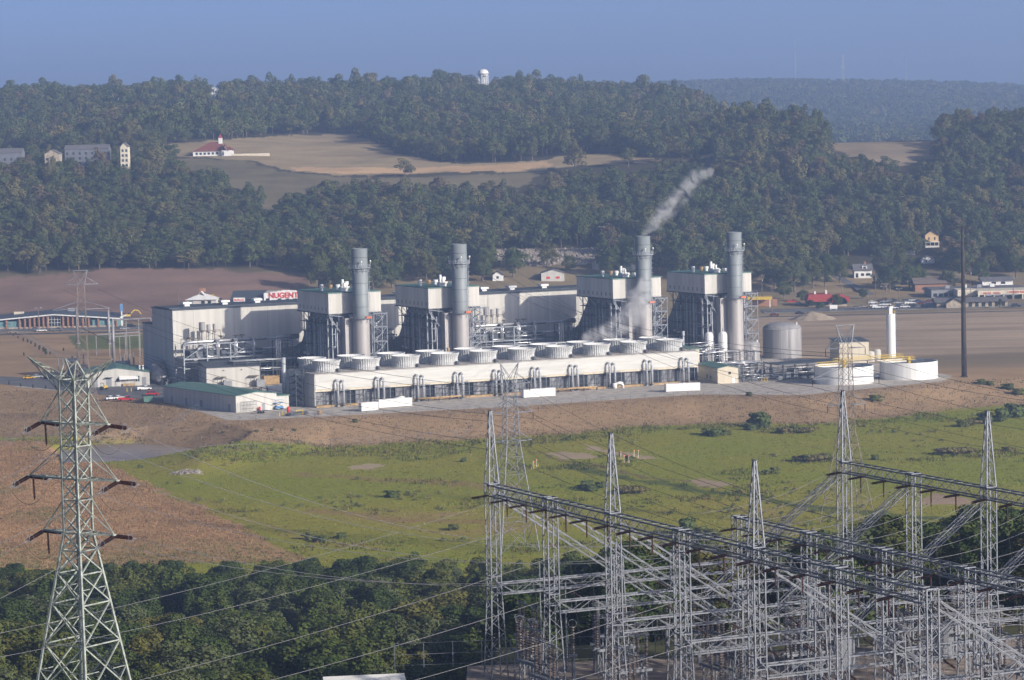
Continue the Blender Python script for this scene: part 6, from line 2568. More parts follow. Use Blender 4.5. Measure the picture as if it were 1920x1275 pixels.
xs = [-24, -17, -10, -3.0, 2.8, 9.0] + [11.5, 13.8, 16, 18, 20.2, 22.2] + [29.5, 31.8, 34, 36.4, 38.8, 41.5] + [46, 50.5, 54.6]
for x in xs:
    h = float(np.interp(x, [L0, pk, L1], [2.4, 6.1, 3.7]))
    m = MB()
    m.box(x, -0.5, 0, x + 0.75, 0.4, h)
    m.build('column', M['brick'], t)
m = MB()
for k in range(5):
    m.box(pk - 2.6 + k * 1.4, 0.2, 0, pk - 2.5 + k * 1.4, 0.4, 5.6)
for z in (2.5, 4.0, 5.5):
    m.box(pk - 2.6, 0.2, z, pk + 3.1, 0.4, z + 0.12)
m.build('entrance_frame', M['white'], t)
m = MB()
m.box(L0, -0.1, 0, L1, 0.5, 0.9)
m.build('plinth', M['stone'], t)
m = MB()
m.box(5.5, 8, 5.4, 10, 10, 7.6)
each(m, 'roof_unit', M['cream'], t)
m = MB()
m.box(31, 8, 7.3, 34, 10, 8.8)
each(m, 'roof_unit', M['wall_grey'], t)
proto = None
for k in range(15):
    x = GY(0, 0, Y0 - 4).x
    pr = random.Random(k)
    # clipped shrubs along the front
    pass
g = G(230, 612, 0)
t = thing('price_sign', 'tall narrow white and blue roadside sign right of the teal school building', 'sign', (g.x, g.y - 2, 0.3))
m = MB()
m.box(-0.3, -0.2, 0, 0.3, 0.2, 10.5)
each(m, 'post', M['white'], t)
m = MB()
m.box(-0.7, -0.3, 7.0, 0.7, 0.3, 10.4)
m.build('panel', mat('blue_sign', (0.15, 0.3, 0.55), 0.5), t)

def digger(p, rz, label, s=1.0):
    t = thing('excavator', label, 'excavator', (p[0], p[1], p[2]), rz, 'yellow excavators')
    t.scale = (s, s, s)
    m = MB()
    for y in (-1.5, 0.9):
        m.box(-2.2, y, 0, 2.2, y + 0.6, 0.9)
    each(m, 'track', M['dark_steel'], t)
    m = MB()
    m.box(-2.6, -1.3, 1.0, 1.4, 1.3, 2.2)
    m.build('body', M['yellow'], t)
    m = MB()
    m.box(0.2, -1.3, 2.2, 1.6, 0.0, 3.2)
    m.build('cab', M['glass'], t)
    m = MB()
    m.bar((1.2, 0.4, 2.0), (4.2, 0.4, 4.8), 0.6)
    m.bar((4.2, 0.4, 4.8), (6.6, 0.4, 4.2), 0.5)
    m.bar((6.6, 0.4, 4.2), (8.2, 0.4, 2.0), 0.45)
    m.build('boom', M['yellow'], t)
    m = MB()
    m.add([(7.6, -0.1, 1.9), (8.6, -0.1, 2.1), (8.4, -0.1, 1.0), (7.4, -0.1, 0.9), (7.6, 0.9, 1.9), (8.6, 0.9, 2.1), (8.4, 0.9, 1.0), (7.4, 0.9, 0.9)], [(0, 3, 2, 1), (4, 5, 6, 7), (0, 1, 5, 4), (1, 2, 6, 5), (2, 3, 7, 6), (3, 0, 4, 7)])
    m.build('bucket', M['dark_steel'], t)
p = GY(416, 556, 1500)
digger((p.x, 1500, gz(p.x, 1500) + 2.2), PI - 0.1, 'yellow excavator with its arm raised behind the white roofed house', 1.1)
p = on(240, 596, 1400)
digger((p.x, p.y, p.z), 0.3, 'small yellow excavator beside the roadside sign and school building', 0.8)

def at_wall(x0, y0, x1, Y):
    a, b = GY(x0, y0, Y), GY(x1, y0, Y)
    return (a.x, Y), (b.x, Y)
# store with red lettering, partly behind the first boiler house
Yn = 1485.0
a = GY(495, 570, Yn)
b = GY(563, 570, Yn)
ztop = zat(525, 544, Yn)
t = thing('lettered_store', 'white fronted store with big red letters behind the turbine hall roof', 'store', (a.x, Yn, 0.8))
wn = b.x - a.x
m = MB()
m.box(0, 0.4, -0.5, wn, 22, ztop - 2.2)
m.build('wall', M['siding'], t)
m = MB()
h0 = ztop - 0.8
st_ = [(0.0, h0 - 1.3), (0.18, h0 - 0.75), (0.37, h0 - 0.3), (0.5, h0), (0.72, h0 - 0.3), (0.9, h0 - 0.75), (1.0, h0 - 1.3)]
for (f0, z_), (f1, _) in zip(st_[:-1], st_[1:]):
    m.box(wn * f0 + 0.002, 0, -0.4, wn * f1, 0.38, z_)
m.build('parapet', M['white'], t)
zl = zat(530, 558, Yn) - 0.8
lettering(t, 'NUGENT', (GY(503.5, 558, Yn).x - a.x), -0.1, zl, 3.55, M['sign_red'], 0.2, bold=0.09)
m = MB()
for px in (499, 521, 536, 550):
    q = GY(px, 563, Yn)
    m.box(q.x - a.x, -0.08, q.z - 0.8, q.x - a.x + 1.7, -0.01, q.z + 0.1)
m.build('window', M['glass'], t)
# dark roofed shed beside it, with two small poster boards
a = GY(432, 570, Yn)
b = GY(494, 570, Yn)
zt = zat(465, 549, Yn)
t = shed('market_shed', 'white shed with a dark ribbed roof left of the red lettered store', 'shed', (a.x, Yn), (b.x, Yn), 20, zt - 5.2, M['dark_roof'], M['white'], z=0.8, lean=4.2)
for px, w_, label in ((438, 5.6, 'red and white poster board'), (477, 3.2, 'small poster')):
    q = GY(px, 566, Yn)
    m = MB()
    m.box(q.x - a.x, -0.35, q.z - 0.8, q.x - a.x + w_, -0.1, q.z + 1.2)
    o = m.build('poster_board', M['white'], t)
    m = MB()
    for k in range(9):
        r_ = random.Random(k + px)
        x = q.x - a.x + 0.3 + k * (w_ - 0.8) / 9
        m.box(x, -0.38, q.z - 0.2 - 0.3 * r_.random(), x + 0.4, -0.351, q.z + 0.3 + 0.5 * r_.random())
    m.build('poster_print', M['sign_red'], o)
q = GY(462, 566, Yn)
m = MB()
m.box(q.x - a.x, -0.1, 0, q.x - a.x + 4, -0.02, q.z + 0.6)
m.build('opening', M['dark'], t)
# white roofed bungalow
Yb = 1478.0
a = GY(350, 574, Yb)
b = GY(405, 574, Yb)
t = thing('bungalow', 'bungalow with a bright white stepped hip roof beside the excavator', 'house', (a.x, Yb, 0.6))
w_ = b.x - a.x
hz_ = zat(378, 562, Yb) - 0.6
zp = zat(372, 549, Yb) - 0.6
m = MB()
m.box(0, 0, -0.5, w_, 12, hz_)
m.build('wall', M['siding'], t)
m = MB()
c = [(-0.8, -1, hz_), (w_ + 0.8, -1, hz_), (w_ + 0.8, 13, hz_), (-0.8, 13, hz_), (w_ * 0.42, 5, zp - 0.8), (w_ * 0.6, 5, zp - 0.8), (w_ * 0.6, 7, zp - 0.8), (w_ * 0.42, 7, zp - 0.8)]
m.add(c, [(0, 1, 5, 4), (1, 2, 6, 5), (2, 3, 7, 6), (3, 0, 4, 7), (4, 5, 6, 7), (3, 2, 1, 0)])
m.gable(w_ * 0.36, 3, w_ * 0.6, 9, zp - 1.6, zp + 0.4, 'y', 0.2, 0.15)
m.build('roof', M['white'], t)
m = MB()
m.box(w_ * 0.38, 9, zp, w_ * 0.6, 10, zp + 1.6)
m.build('chimney', M['brick'], t)
for k, f in enumerate((0.08, 0.5, 0.72)):
    m = MB()
    m.box(w_ * f, -0.06, 1.0, w_ * f + 1.7, -0.005, hz_ - 0.6)
    m.build('window', M['glass'], t)

# pinkish barn and little white house behind the hall
p0, p1 = on(1015, 527.5, 1420), on(1058, 527, 1420)
t = shed('barn', 'pinkish cream barn with a grey gabled roof below the stony slope', 'barn', p0, (p1.x, p0.y), 13, 4.0, M['grey_roof'], M['siding'], z=p0.z, ridge=1.9)
openings(t, 'window', [(2.6, 1.2, 1.9, 1.1), (7.6, 1.2, 1.9, 1.1)], M['sign_red'])
def house(label, x0, x1, yb, yt, mtl, roof, axis='x', depth=9, pitch=2.4, wins=(), Y=None):
    p0 = on(x0, yb, 1420)
    p1 = GY(x1, yb, p0.y)
    h = max(2.5, zat((x0 + x1) / 2, yt, p0.y) - p0.z - pitch)
    w = p1.x - p0.x
    t = shed('house', label, 'house', p0, (p1.x, p0.y), depth, h, roof, mtl, z=p0.z, ridge=pitch) if (axis == 'x') == (w >= depth) else None
    if t is None:
        t = shed('house', label, 'house', p0, (p1.x, p0.y), w - 0.5 if axis == 'x' else w + 3, h, roof, mtl, z=p0.z, ridge=pitch)
    t['group'] = 'houses at the foot of the hill'
    rf = [c for c in t.children if c.name.startswith('roof')][0]
    rf.scale = (1.06, 1.06, 1.0)
    rf.location = (-0.03 * w, -0.03 * t['d'] - 0.3, 0.05)
    for f, z, ww, hh in wins:
        m = MB()
        m.box(w * f, -0.06, h * z, w * f + ww, -0.005, h * z + hh)
        m.build('window', M['glass'], t)
    return t, w, h
house('little white house with a pointed gable left of the pinkish barn', 924, 944, 527, 508, M['white'], M['grey_roof'], 'y', 6, 2.2, ((0.35, 0.4, 1.2, 1.3),))
t, w, h = house('white house with a grey roof and one small dormer above the red roofed restaurant', 1602, 1635, 522, 496, M['white'], M['grey_roof'], 'x', 8.5, 3.0, ((0.08, 0.1, 1.3, 2.2), (0.38, 0.3, 1.6, 1.3), (0.66, 0.3, 2.4, 1.3)))
m = MB()
m.box(w * 0.45, 0.4, h + 0.6, w * 0.45 + 2.6, 3, h + 2.1)
m.gable(w * 0.45, 0.2, w * 0.45 + 2.6, 3, h + 2.1, h + 2.8, 'y', 0.2, 0.12)
dm = m.build('dormer', M['white'], t)
m = MB()
m.box(w * 0.45 + 0.6, 0.34, h + 0.9, w * 0.45 + 2.0, 0.395, h + 1.8)
m.build('dormer_window', M['glass'], dm)
m = MB()
m.box(w * 0.62, 3.8, h + 2, w * 0.62 + 0.8, 4.6, h + 4.4)
m.build('chimney', M['brick'], t)
t, w, h = house('tall narrow yellow gabled house with a porch, high among the trees', 1735, 1760, 464, 432, M['yellow_wall'], M['grey_roof'], 'y', 9, 2.6, ((0.22, 0.62, 0.8, 1.4), (0.66, 0.62, 0.8, 1.4)))
m = MB()
m.box(-0.2, -2.2, h * 0.42, w + 0.2, -0.02, h * 0.42 + 0.35)
for k in range(4):
    m.box(k * (w - 0.2) / 3, -2.1, 0.6, k * (w - 0.2) / 3 + 0.2, -1.9, h * 0.42)
m.box(-0.1, -2.1, 0, w + 0.1, -0.02, 0.8)
m.build('porch', M['white'], t)
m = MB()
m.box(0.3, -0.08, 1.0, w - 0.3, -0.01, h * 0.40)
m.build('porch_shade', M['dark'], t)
house('low white house with a grey roof half hidden in trees left of the yellow house', 1618, 1640, 461, 449, M['white'], M['grey_roof'], 'x', 7, 1.2, ((0.2, 0.3, 1.2, 1.2), (0.6, 0.3, 1.2, 1.2)))
house('low house with a reddish flat roof below the yellow house', 1676, 1716, 478, 465, M['wall_grey'], M['terracotta'], 'x', 9, 1.2)
house('pale blue white house peeping through the trees below the yellow house', 1728, 1752, 494, 480, M['white'], M['grey_roof'], 'y', 7, 1.8, ((0.3, 0.3, 1.0, 1.2),))
house('dark weathered shack beside the smoking stack', 1110, 1134, 505, 485, M['wall_grey'], M['brown_roof'], 'y', 7, 2.0)
house('long low brick house with a wide brown hip roof above the strip mall', 1716, 1782, 547, 522, M['brick'], M['brown_roof'], 'x', 12, 2.6, ((0.2, 0.2, 1.6, 1.3), (0.45, 0.2, 1.6, 1.3), (0.7, 0.2, 1.6, 1.3)))
house('long low white house with red trim behind the strip mall roof', 1842, 1900, 536, 522, M['white'], M['grey_roof'], 'x', 10, 1.6, ((0.3, 0.3, 2.2, 1.2), (0.6, 0.3, 2.2, 1.2)))

# restaurant with red roof
p0 = on(1513, 575, 1405)
q = GY(1594, 575, p0.y)
t = thing('restaurant', 'restaurant with a bright red mansard roof and an arched red entrance', 'restaurant', (p0.x, p0.y, 0.3))
w = q.x - p0.x
m = MB()
m.box(0.8, 0.8, 0, w - 4.5, 16, 3.2)
m.box(w * 0.62, -1.4, 0, w * 0.92, 1, 1.2)
m.build('wall', M['stone'], t)
m = MB()
z0, z1 = 2.6, 5.9
m.add([(0, 0, z0), (w * 0.6, 0, z0), (w * 0.6 - 0.5, 2.2, z1), (1.2, 2.2, z1), (0, 17, z0), (w * 0.6, 17, z0), (w * 0.6 - .5, 15, z1), (1.2, 15, z1)], [(0, 1, 2, 3), (1, 5, 6, 2), (5, 4, 7, 6), (4, 0, 3, 7), (3, 2, 6, 7), (0, 4, 5, 1)])
arc = [(w * 0.60 + (w * 0.33) * (0.5 - 0.5 * math.cos(PI * k / 10)), 2.2 + 2.6 * math.sin(PI * k / 10)) for k in range(11)]
outer = [(w * 0.58, 1.8), (w * 0.58, 4.6)] + [(w * 0.58 + (w * 0.37) * k / 6, 4.6 + 1.2 * math.sin(PI * k / 6)) for k in range(1, 6)] + [(w * 0.95, 4.6), (w * 0.95, 1.8)]
poly = outer + arc[::-1]
n = len(poly)
m.add([(x, -1.6, z) for x, z in poly] + [(x, 8, z) for x, z in poly], [tuple(range(n)), tuple(range(2 * n - 1, n - 1, -1))] + [(i, n + i, n + (i + 1) % n, (i + 1) % n) for i in range(n)])
rf = fix_normals(m.build('roof', M['red_roof'], t))
m = MB()
m.box(w * 0.6, 0.4, 0, w * 0.93, 7.9, 4.4)
m.build('entrance', M['glass'], t)
m = MB()
m.box(1.5, 0.7, 0.8, w * 0.5, 0.79, 2.4)
m.build('window', M['glass'], t)
m = MB()
m.box(w * 0.95, 2, 2.0, w, 8, 4.4)
m.build('awning', M['red_roof'], t)
m = MB()
m.box(w * 0.2, 6, z1, w * 0.24, 8, z1 + 1.3)
m.box(w * 0.46, 6, z1, w * 0.5, 8, z1 + 1.8)
each(m, 'roof_vent', M['white'], t)

# strip mall and tan roofed office
p0 = on(1755, 578.5, 1400)
t = thing('office_building', 'stone office with a broad grey roof and a pointed entrance gable beside the dark pole', 'building', (p0.x, p0.y, 0.35))
w = GY(1890, 578, p0.y).x - p0.x
m = MB()
m.box(0.5, 1.2, 0, w, 14, 3.0)
m.build('wall', M['stone'], t)
m = MB()
m.add([(-0.4, 0, 2.9), (w + 0.5, 0, 2.9), (w + 0.5, 7.5, 4.5), (-0.4, 7.5, 4.5), (w + 0.5, 15, 2.9), (-0.4, 15, 2.9), (-0.4, 0, 2.7), (w + .5, 0, 2.7), (w + .5, 15, 2.7), (-.4, 15, 2.7)],
      [(0, 1, 2, 3), (3, 2, 4, 5), (0, 3, 5), (1, 4, 2), (6, 9, 8, 7), (0, 6, 7, 1), (4, 8, 9, 5), (0, 5, 9, 6), (1, 7, 8, 4)])
m.build('roof', M['grey_roof'], t)
m = MB()
m.gable(4.2, -2.6, 13.6, 5, 2.2, 5.0, 'y', 0.4, 0.3)
m.build('gable_roof', M['grey_roof'], t)
m = MB()
m.add([(4.6, -2.0, 0), (13.2, -2.0, 0), (13.2, -2.0, 2.1), (8.9, -2.0, 4.6), (4.6, -2.0, 2.1), (4.6, 1.19, 0), (13.2, 1.19, 0), (13.2, 1.19, 2.1), (8.9, 1.19, 4.6), (4.6, 1.19, 2.1)], [(0, 1, 2, 3, 4), (9, 8, 7, 6, 5), (0, 5, 6, 1), (1, 6, 7, 2), (4, 3, 8, 9), (2, 7, 8, 3), (0, 4, 9, 5)])
m.build('entrance_gable', M['stone'], t)
for k in range(6):
    x = 15.5 + k * 3.1
    m = MB()
    m.box(x, 1.1, 0.4, x + 1.6, 1.195, 2.4)
    m.build('window', M['glass'], t)
p1 = GY(1754, 556, 1475)
t = thing('strip_mall', 'pale cream strip mall with red lettering along its parapet', 'shops', (p1.x, 1475, 0.6))
wl = GY(1935, 556, 1475).x - p1.x
zt = zat(1880, 543, 1475) - 0.6
m = MB()
m.box(0, 14, 0, wl, 40, zt - 0.6)
m.build('wall', M['wall_grey'], t)
xa = GY(1838, 556, 1462).x - p1.x
m = MB()
m.box(xa, -6, 2.6, wl, 13.9, zt)
m.box(xa, -6, 0, xa + 0.8, -5.2, 2.6)
m.box(xa - 9, 0, zt - 2.8, xa - 0.02, 13.9, zt + 0.3)
for k in range(5):
    m.box(xa + 3 + k * 4.6, -6.01, 0, xa + 3.6 + k * 4.6, -5.3, 2.6)
m.build('parapet', M['cream'], t)
m = MB()
m.box(xa + 0.8, -4, 0, wl, -3.8, 2.6)
m.build('shop_window', M['glass'], t)
for k in range(4):
    m = MB()
    m.box(xa + 3.6 + k * 4.1, -6.1, 3.0, xa + 6.9 + k * 4.1, -6.02, zt - 2.4)
    m.build('display_window', M['wall_grey'], t)
for x0_, n_, zz_, hh_ in ((xa + 1.8, 12, zt - 1.55, 0.8), (xa + 14.2, 11, zt - 1.35, 0.9)):   # red shop lettering, too far off to read
    m = MB()
    r_ = random.Random(n_)
    for k in range(n_):
        if k == 6 and n_ == 12:
            continue
        x = x0_ + k * 0.78
        m.box(x, -6.1, zz_, x + 0.16, -6.02, zz_ + hh_)
        m.box(x + 0.16, -6.1, zz_ + hh_ * r_.choice((0, 0.4, 0.8)), x + 0.55, -6.02, zz_ + hh_ * 0.2 + hh_ * r_.choice((0.0, 0.4, 0.8)) * 0 + 0.16)
        if r_.random() < 0.6:
            m.box(x + 0.4, -6.1, zz_, x + 0.55, -6.02, zz_ + hh_)
    m.build('lettering', M['sign_red'], t)
m = MB()
m.box(0, 15, zt - 0.6, wl, 40, zt - 0.2)
m.build('roof', M['grey_roof'], t)
for k, (x, y) in enumerate(((8, 22), (17, 26), (24, 24), (31, 28))):
    m = MB()
    m.box(x, y, zt - 0.2, x + 2.2, y + 2, zt + 1.3)
    each(m, 'roof_unit', M['white'] if k % 2 else M['wall_grey'], t)
for k in range(6):
    m = MB()
    m.box(1 + k * 2.6, 13.9, 1.0, 2.8 + k * 2.6, 13.995, zt - 2)
    m.build('window', M['glass'], t)

# roadside board, sand heap, fuel canopy with a plain yellow fascia
g = on(1563, 583, 1380)
t = thing('roadside_board', 'small white board on two legs beside the highway', 'sign', (g.x, g.y, 0.1))
m = MB()
m.box(-1.8, -0.1, 1.2, 1.8, 0.1, 3.0)
m.build('panel', M['white'], t)
m = MB()
for x in (-1.4, 1.2):
    m.box(x, -0.08, 0, x + 0.16, 0.08, 1.2)
each(m, 'leg', M['white'], t)
g = on(1523, 599, 1200)
m = MB()
m.lathe([(9.5, -0.3), (6.5, 1.0), (3.5, 2.6), (1.2, 3.5), (0.01, 3.7)], 28)
for i, v in enumerate(m.v):
    s = 1 + 0.12 * math.sin(i * 2.3)
    m.v[i] = (v[0] * s * 1.25, v[1] * s, v[2] * (0.95 + 0.1 * math.sin(i)))
o = m.build('sand_heap', M['dirt'], None, True)
o.location = (g.x, g.y, g.z)
tag(o, 'conical heap of pale sand on the brown field', 'sand heap')
p0 = on(1394, 578, 1405)
t = thing('fuel_canopy', 'long orange canopy fascia seen behind the far stair tower', 'canopy', (p0.x, p0.y, 0.3))
m = MB()
m.box(0, 0, 4.2, 14, 7, 5.6)
m.build('fascia', M['yellow'], t)
m = MB()
for x in (1, 7, 13):
    m.box(x - 0.2, 3, 0, x + 0.2, 3.4, 4.2)
each(m, 'post', M['white'], t)
m = MB()
m.box(5, 9, 0, 17, 17, 3.6)
m.build('kiosk', M['brick'], t)

# vehicles in the lots and on the highway
CARS = [(1640, 575, 'suv', 'white', 0.1), (1646, 579, 'pickup', 'white', 0), (1660, 573, 'van', 'white', 0), (1651, 566, 'car', 'black', 0), (1668, 567, 'suv', 'black', 0.3), (1676, 564, 'car', 'black', 0),
        (1658, 578, 'car', 'silver', 0.1), (1700, 566, 'suv', 'grey', 0), (1712, 563, 'car', 'silver', 0), (1722, 566, 'car', 'blue', 0), (1688, 575, 'car', 'blue', 0.1), (1697, 578, 'suv', 'white', 0),
        (1713, 576, 'suv', 'black', 0.1), (1724, 577, 'car', 'grey', 0), (1735, 575, 'car', 'black', 0.1), (1744, 577, 'van', 'blue', 0), (1660, 562, 'car', 'maroon', 0), (1745, 566, 'car', 'maroon', 0.2),
        (1485, 566, 'pickup', 'red', 0), (1905, 577, 'suv', 'black', 0), (1880, 572, 'car', 'grey', 0.2), (1815, 566, 'car', 'maroon', 0.3), (1620, 577, 'car', 'tan', 0), (1606, 580, 'car', 'grey', 0), (1498, 571, 'car', 'silver', 0.2), (1636, 568, 'car', 'white', 0.1), (1684, 569, 'car', 'silver', 0), (1706, 570, 'pickup', 'white', 0.1), (1730, 570, 'car', 'maroon', 0), (1676, 580, 'car', 'white', 0)]
for k, (x, y, kd, c, rz) in enumerate(sorted(CARS)):
    p = on(x, y, 1400)
    vehicle(kd, c, (p.x, p.y, 0.55), rz, '%s %s in the roadside lots, %s vehicle counting rightwards' % (c, {'car': 'car', 'suv': 'SUV', 'pickup': 'pickup truck', 'van': 'van'}[kd], ORD[k]), 'vehicles in the roadside lots', 0.02)
for x, yy, kd, c, l in ((78, 1408, 'suv', 'white', 'white SUV on the highway before the school entrance'), (24, 1402, 'car', 'tan', 'tan car on the highway at the far left'), (106, 1409, 'pickup', 'grey', 'grey pickup on the highway before the school columns'),
                        (234, 1409, 'car', 'silver', 'silver car on the highway near the roadside sign'), (1452, 1400, 'car', 'maroon', 'maroon car on the highway behind the large domed tank'), (1500, 1408, 'car', 'black', 'dark car on the highway below the red roofed restaurant'), (66, 1419, 'car', 'grey', 'grey car parked before the brick columns'), (245, 1422, 'suv', 'black', 'black SUV parked beyond the school building end')):
    vehicle(kd, c, (GY(x, 600, yy).x, yy, 0.08), 0.01, l, 'vehicles on the highway', 0.0)

# utility poles
def utility_pole(x, y, top, label, arms=True, lamp=False):
    p = on(x, y, 900)
    h = max(5, zat(x, top, p.y) - p.z)
    t = thing('utility_pole', label, 'pole', (p.x, p.y, p.z - 0.3), 0.2, 'poles along the road')
    m = MB()
    m.cyl(0, 0, 0, h, 0.2, 0.13, n=8)
    each(m, 'post', M['wood_pole'], t)
    if arms:
        m = MB()
        m.box(-1.3, -0.08, h - 0.9, 1.3, 0.08, h - 0.7)
        m.box(-1.0, -0.08, h - 1.9, 1.0, 0.08, h - 1.72)
        m.build('crossarm', M['wood_pole'], t)
        m = MB()
        m.cyl(0.35, 0, h - 3.4, h - 2.5, 0.25, n=8)
        m.build('transformer_can', M['tank_grey'], t)
    if lamp:
        m = MB()
        for s in (-1, 1):
            m.bar((0, 0, h - 0.2), (s * 1.2, 0, h), 0.1)
            m.box(s * 1.2 - 0.4, -0.2, h - 0.1, s * 1.2 + 0.4, 0.2, h + 0.15)
        m.build('lamp_head', M['wall_grey'], t)
    return Vector((p.x, p.y, p.z + h - 0.9))
pl_ = []
for k, (x, y, top, a, lm) in enumerate(((1900, 566, 508, True, False), (1578, 566, 530, True, False), (1642, 560, 510, True, False), (1471, 560, 538, True, False), (1657, 571, 536, False, True), (1686, 566, 540, False, True),
                                        (1628, 580, 545, False, False), (1662, 560, 530, True, False), (1815, 576, 548, False, True), (1160, 505, 466, True, False), (1182, 505, 470, False, False), (978, 465, 430, False, False),
                                        (1129, 470, 424, False, True), (1448, 585, 540, False, False), (1429, 560, 513, True, False), (73, 620, 576, False, True), (335, 580, 541, False, False), (1820, 566, 500, True, False))):
    e = utility_pole(x, y, top, '%s roadside pole, %s' % (ORD[k], 'with two lamp heads' if lm else 'with wooden crossarms' if a else 'plain and bare'), a, lm)
    if a:
        pl_.append((x, e))
pl_.sort(key=lambda q: q[0])
rp = [q[1] for q in pl_ if q[0] > 1400]
for i, (a, b) in enumerate(zip(rp[:-1], rp[1:])):
    wire(a, b, 0.8, 0.05, '%s sagging span of wire between the wooden poles at the foot of the hill' % ORD[i], 'wires between the wooden poles', 'wire', 10)

# ---------------------------------------------------------------- on the hills
def apartment(label, x0, x1, yb, yt, Y, mtl=None):
    a, b = GY(x0, yb, Y), GY(x1, yb, Y)
    z0 = gz((a.x + b.x) / 2, Y)
    zt = zat((x0 + x1) / 2, yt, Y)
    h = max(6, zt - z0 - 2.5)
    w = b.x - a.x
    t = shed('apartment_block', label, 'apartment building', (a.x, Y), (b.x, Y), 11, h, M['grey_roof'], mtl or M['wall_dim'], z=z0, ridge=2.6)
    t['group'] = 'apartment blocks on the bluff'
    n = max(2, int(w / 3.5))
    for k in range(n):
        for f in range(int(h / 3.0)):
            m = MB()
            m.box(0.8 + k * w / n, -0.06, 0.9 + f * 3.0, 0.8 + k * w / n + 1.3, -0.005, 2.5 + f * 3.0)
            m.build('window', M['glass'], t)
    return t
apartment('long grey apartment block on the bluff at the far left edge', -20, 42, 310, 279, 1862)
apartment('cream apartment wing catching the sun between bluff trees', 84, 112, 305, 281, 1858, M['stone'])
apartment('grey roofed apartment block in the middle of the bluff row', 122, 204, 300, 272, 1880)
apartment('narrow white apartment end nearest to the red roofed church', 226, 240, 300, 268, 1868, M['cream'])
# church-like building with red roof and cupola
p0 = on(362, 293, 1500)
t = thing('clubhouse', 'white clubhouse with a long red hip roof and a white cupola on the meadow', 'clubhouse', (p0.x, p0.y, p0.z))
w = GY(438, 292, p0.y).x - p0.x
s = w / 76.0
m = MB()
m.box(0, 0, -1.5, w * 0.76, 12, 3.2)
m.box(w * 0.72, -2.5, -1.5, w * 0.98, 9, 3.4)
m.build('wall', M['white'], t)
m = MB()
zr = 9.0
m.add([(-0.6, -0.8, 3.1), (w * 0.8, -0.8, 3.1), (w * 0.8, 12.8, 3.1), (-0.6, 12.8, 3.1), (w * 0.42, 6, zr), (w * 0.66, 6, zr)], [(0, 1, 5, 4), (1, 2, 5), (2, 3, 4, 5), (3, 0, 4), (0, 3, 2, 1)])
m.gable(w * 0.71, -2.8, w * 0.87, 6, 3.3, 7.4, 'y', 0.3, 0.25)
m.add([(w * 0.85, -2, 3.3), (w + 0.4, -2, 3.3), (w + 0.4, 9.2, 3.3), (w * 0.85, 9.2, 3.3), (w * 0.88, 3.6, 6.2)], [(0, 1, 4), (1, 2, 4), (2, 3, 4), (3, 0, 4)])
m.build('roof', M['terracotta'], t)
m = MB()
m.box(w * 0.62, 4.6, zr - 1.2, w * 0.71, 7.4, zr + 2.6)
cu = m.build('cupola', M['white'], t)
m = MB()
m.add([(w * 0.61, 4.3, zr + 2.6), (w * 0.72, 4.3, zr + 2.6), (w * 0.72, 7.7, zr + 2.6), (w * 0.61, 7.7, zr + 2.6), (w * 0.665, 6, zr + 5.2)], [(0, 1, 4), (1, 2, 4), (2, 3, 4), (3, 0, 4), (0, 3, 2, 1)])
m.build('cupola_roof', M['red_roof'], cu)
m = MB()
m.add([(w * 0.73, -2.55, 0), (w * 0.77, -2.55, 0), (w * 0.77, -2.55, 2.4), (w * 0.75, -2.55, 3.2), (w * 0.73, -2.55, 2.4)], [(0, 1, 2, 3, 4)])
m.build('arched_door', M['dark'], t)
for f in (0.06, 0.16, 0.26, 0.36, 0.46, 0.56):
    m = MB()
    m.box(w * f, -0.06, 0.8, w * f + 1.6, -0.005, 2.3)
    m.build('window', M['glass'], t)
m = MB()
m.box(w * 0.98, -3, -1.5, w * 1.9, -2.6, 1.0)
m.build('terrace_wall', M['cream'], t)
# white block on the ridge, roofs among trees, water tower, masts
def ridge_house(label, x, yb, wpx, hpx, Y, mtl, roof):
    a, b = GY(x - wpx / 2, yb, Y), GY(x + wpx / 2, yb, Y)
    z0 = gz(a.x, Y)
    h = a.z + hpx / F * Y - z0
    t = shed('hilltop_house', label, 'house', (a.x, Y), (b.x, Y), 10, max(3, h - 2), roof, mtl, z=z0, ridge=2.0)
    m = MB()
    w = b.x - a.x
    for k in range(3):
        m.box(w * (0.12 + 0.3 * k), -0.06, h - 4.4, w * (0.12 + 0.3 * k) + 1.5, -0.005, h - 2.8)
    m.build('window', M['glass'], t)
    t['group'] = 'hilltop houses'
ridge_house('tall white building standing clear above the ridge trees at the left', 400, 178, 15, 14, 2560, M['white'], M['white'])
ridge_house('white gabled house just below the tall white ridge building', 400, 186, 18, 8, 2440, M['white'], M['white'])
ridge_house('grey roofed house among ridge trees left of the white ridge building', 318, 188, 26, 6, 2440, M['wall_grey'], M['grey_roof'])
ridge_house('small pale house with a reddish roof at the left end of the ridge', 213, 186, 14, 9, 2480, M['wall_grey'], M['terracotta'])
ridge_house('long grey roof showing in the wood right of the water tower', 980, 216, 24, 4, 2200, M['wall_dim'], M['grey_roof'])
Yw = 2750.0
c0 = GY(906.5, 160, Yw)
zt = zat(906.5, 129.5, Yw)
zbm = zat(906.5, 141, Yw)
t = thing('water_tower', 'white water tower with a domed tank on slim legs above the ridge', 'water tower', (c0.x, Yw, 0))
rw = 10.0 / F * Yw
m = MB()
zz = zt - zbm
m.lathe([(0.6, zbm - 1.5), (rw * 0.5, zbm - 1.2), (rw * 0.85, zbm - 0.2), (rw, zbm + zz * 0.3), (rw, zbm + zz * 0.45), (rw * 0.85, zbm + zz * 0.72), (rw * 0.5, zt - 0.3), (0.01, zt)], 32)
m.build('tank', M['white'], t, True)
zg = gz(c0.x, Yw)
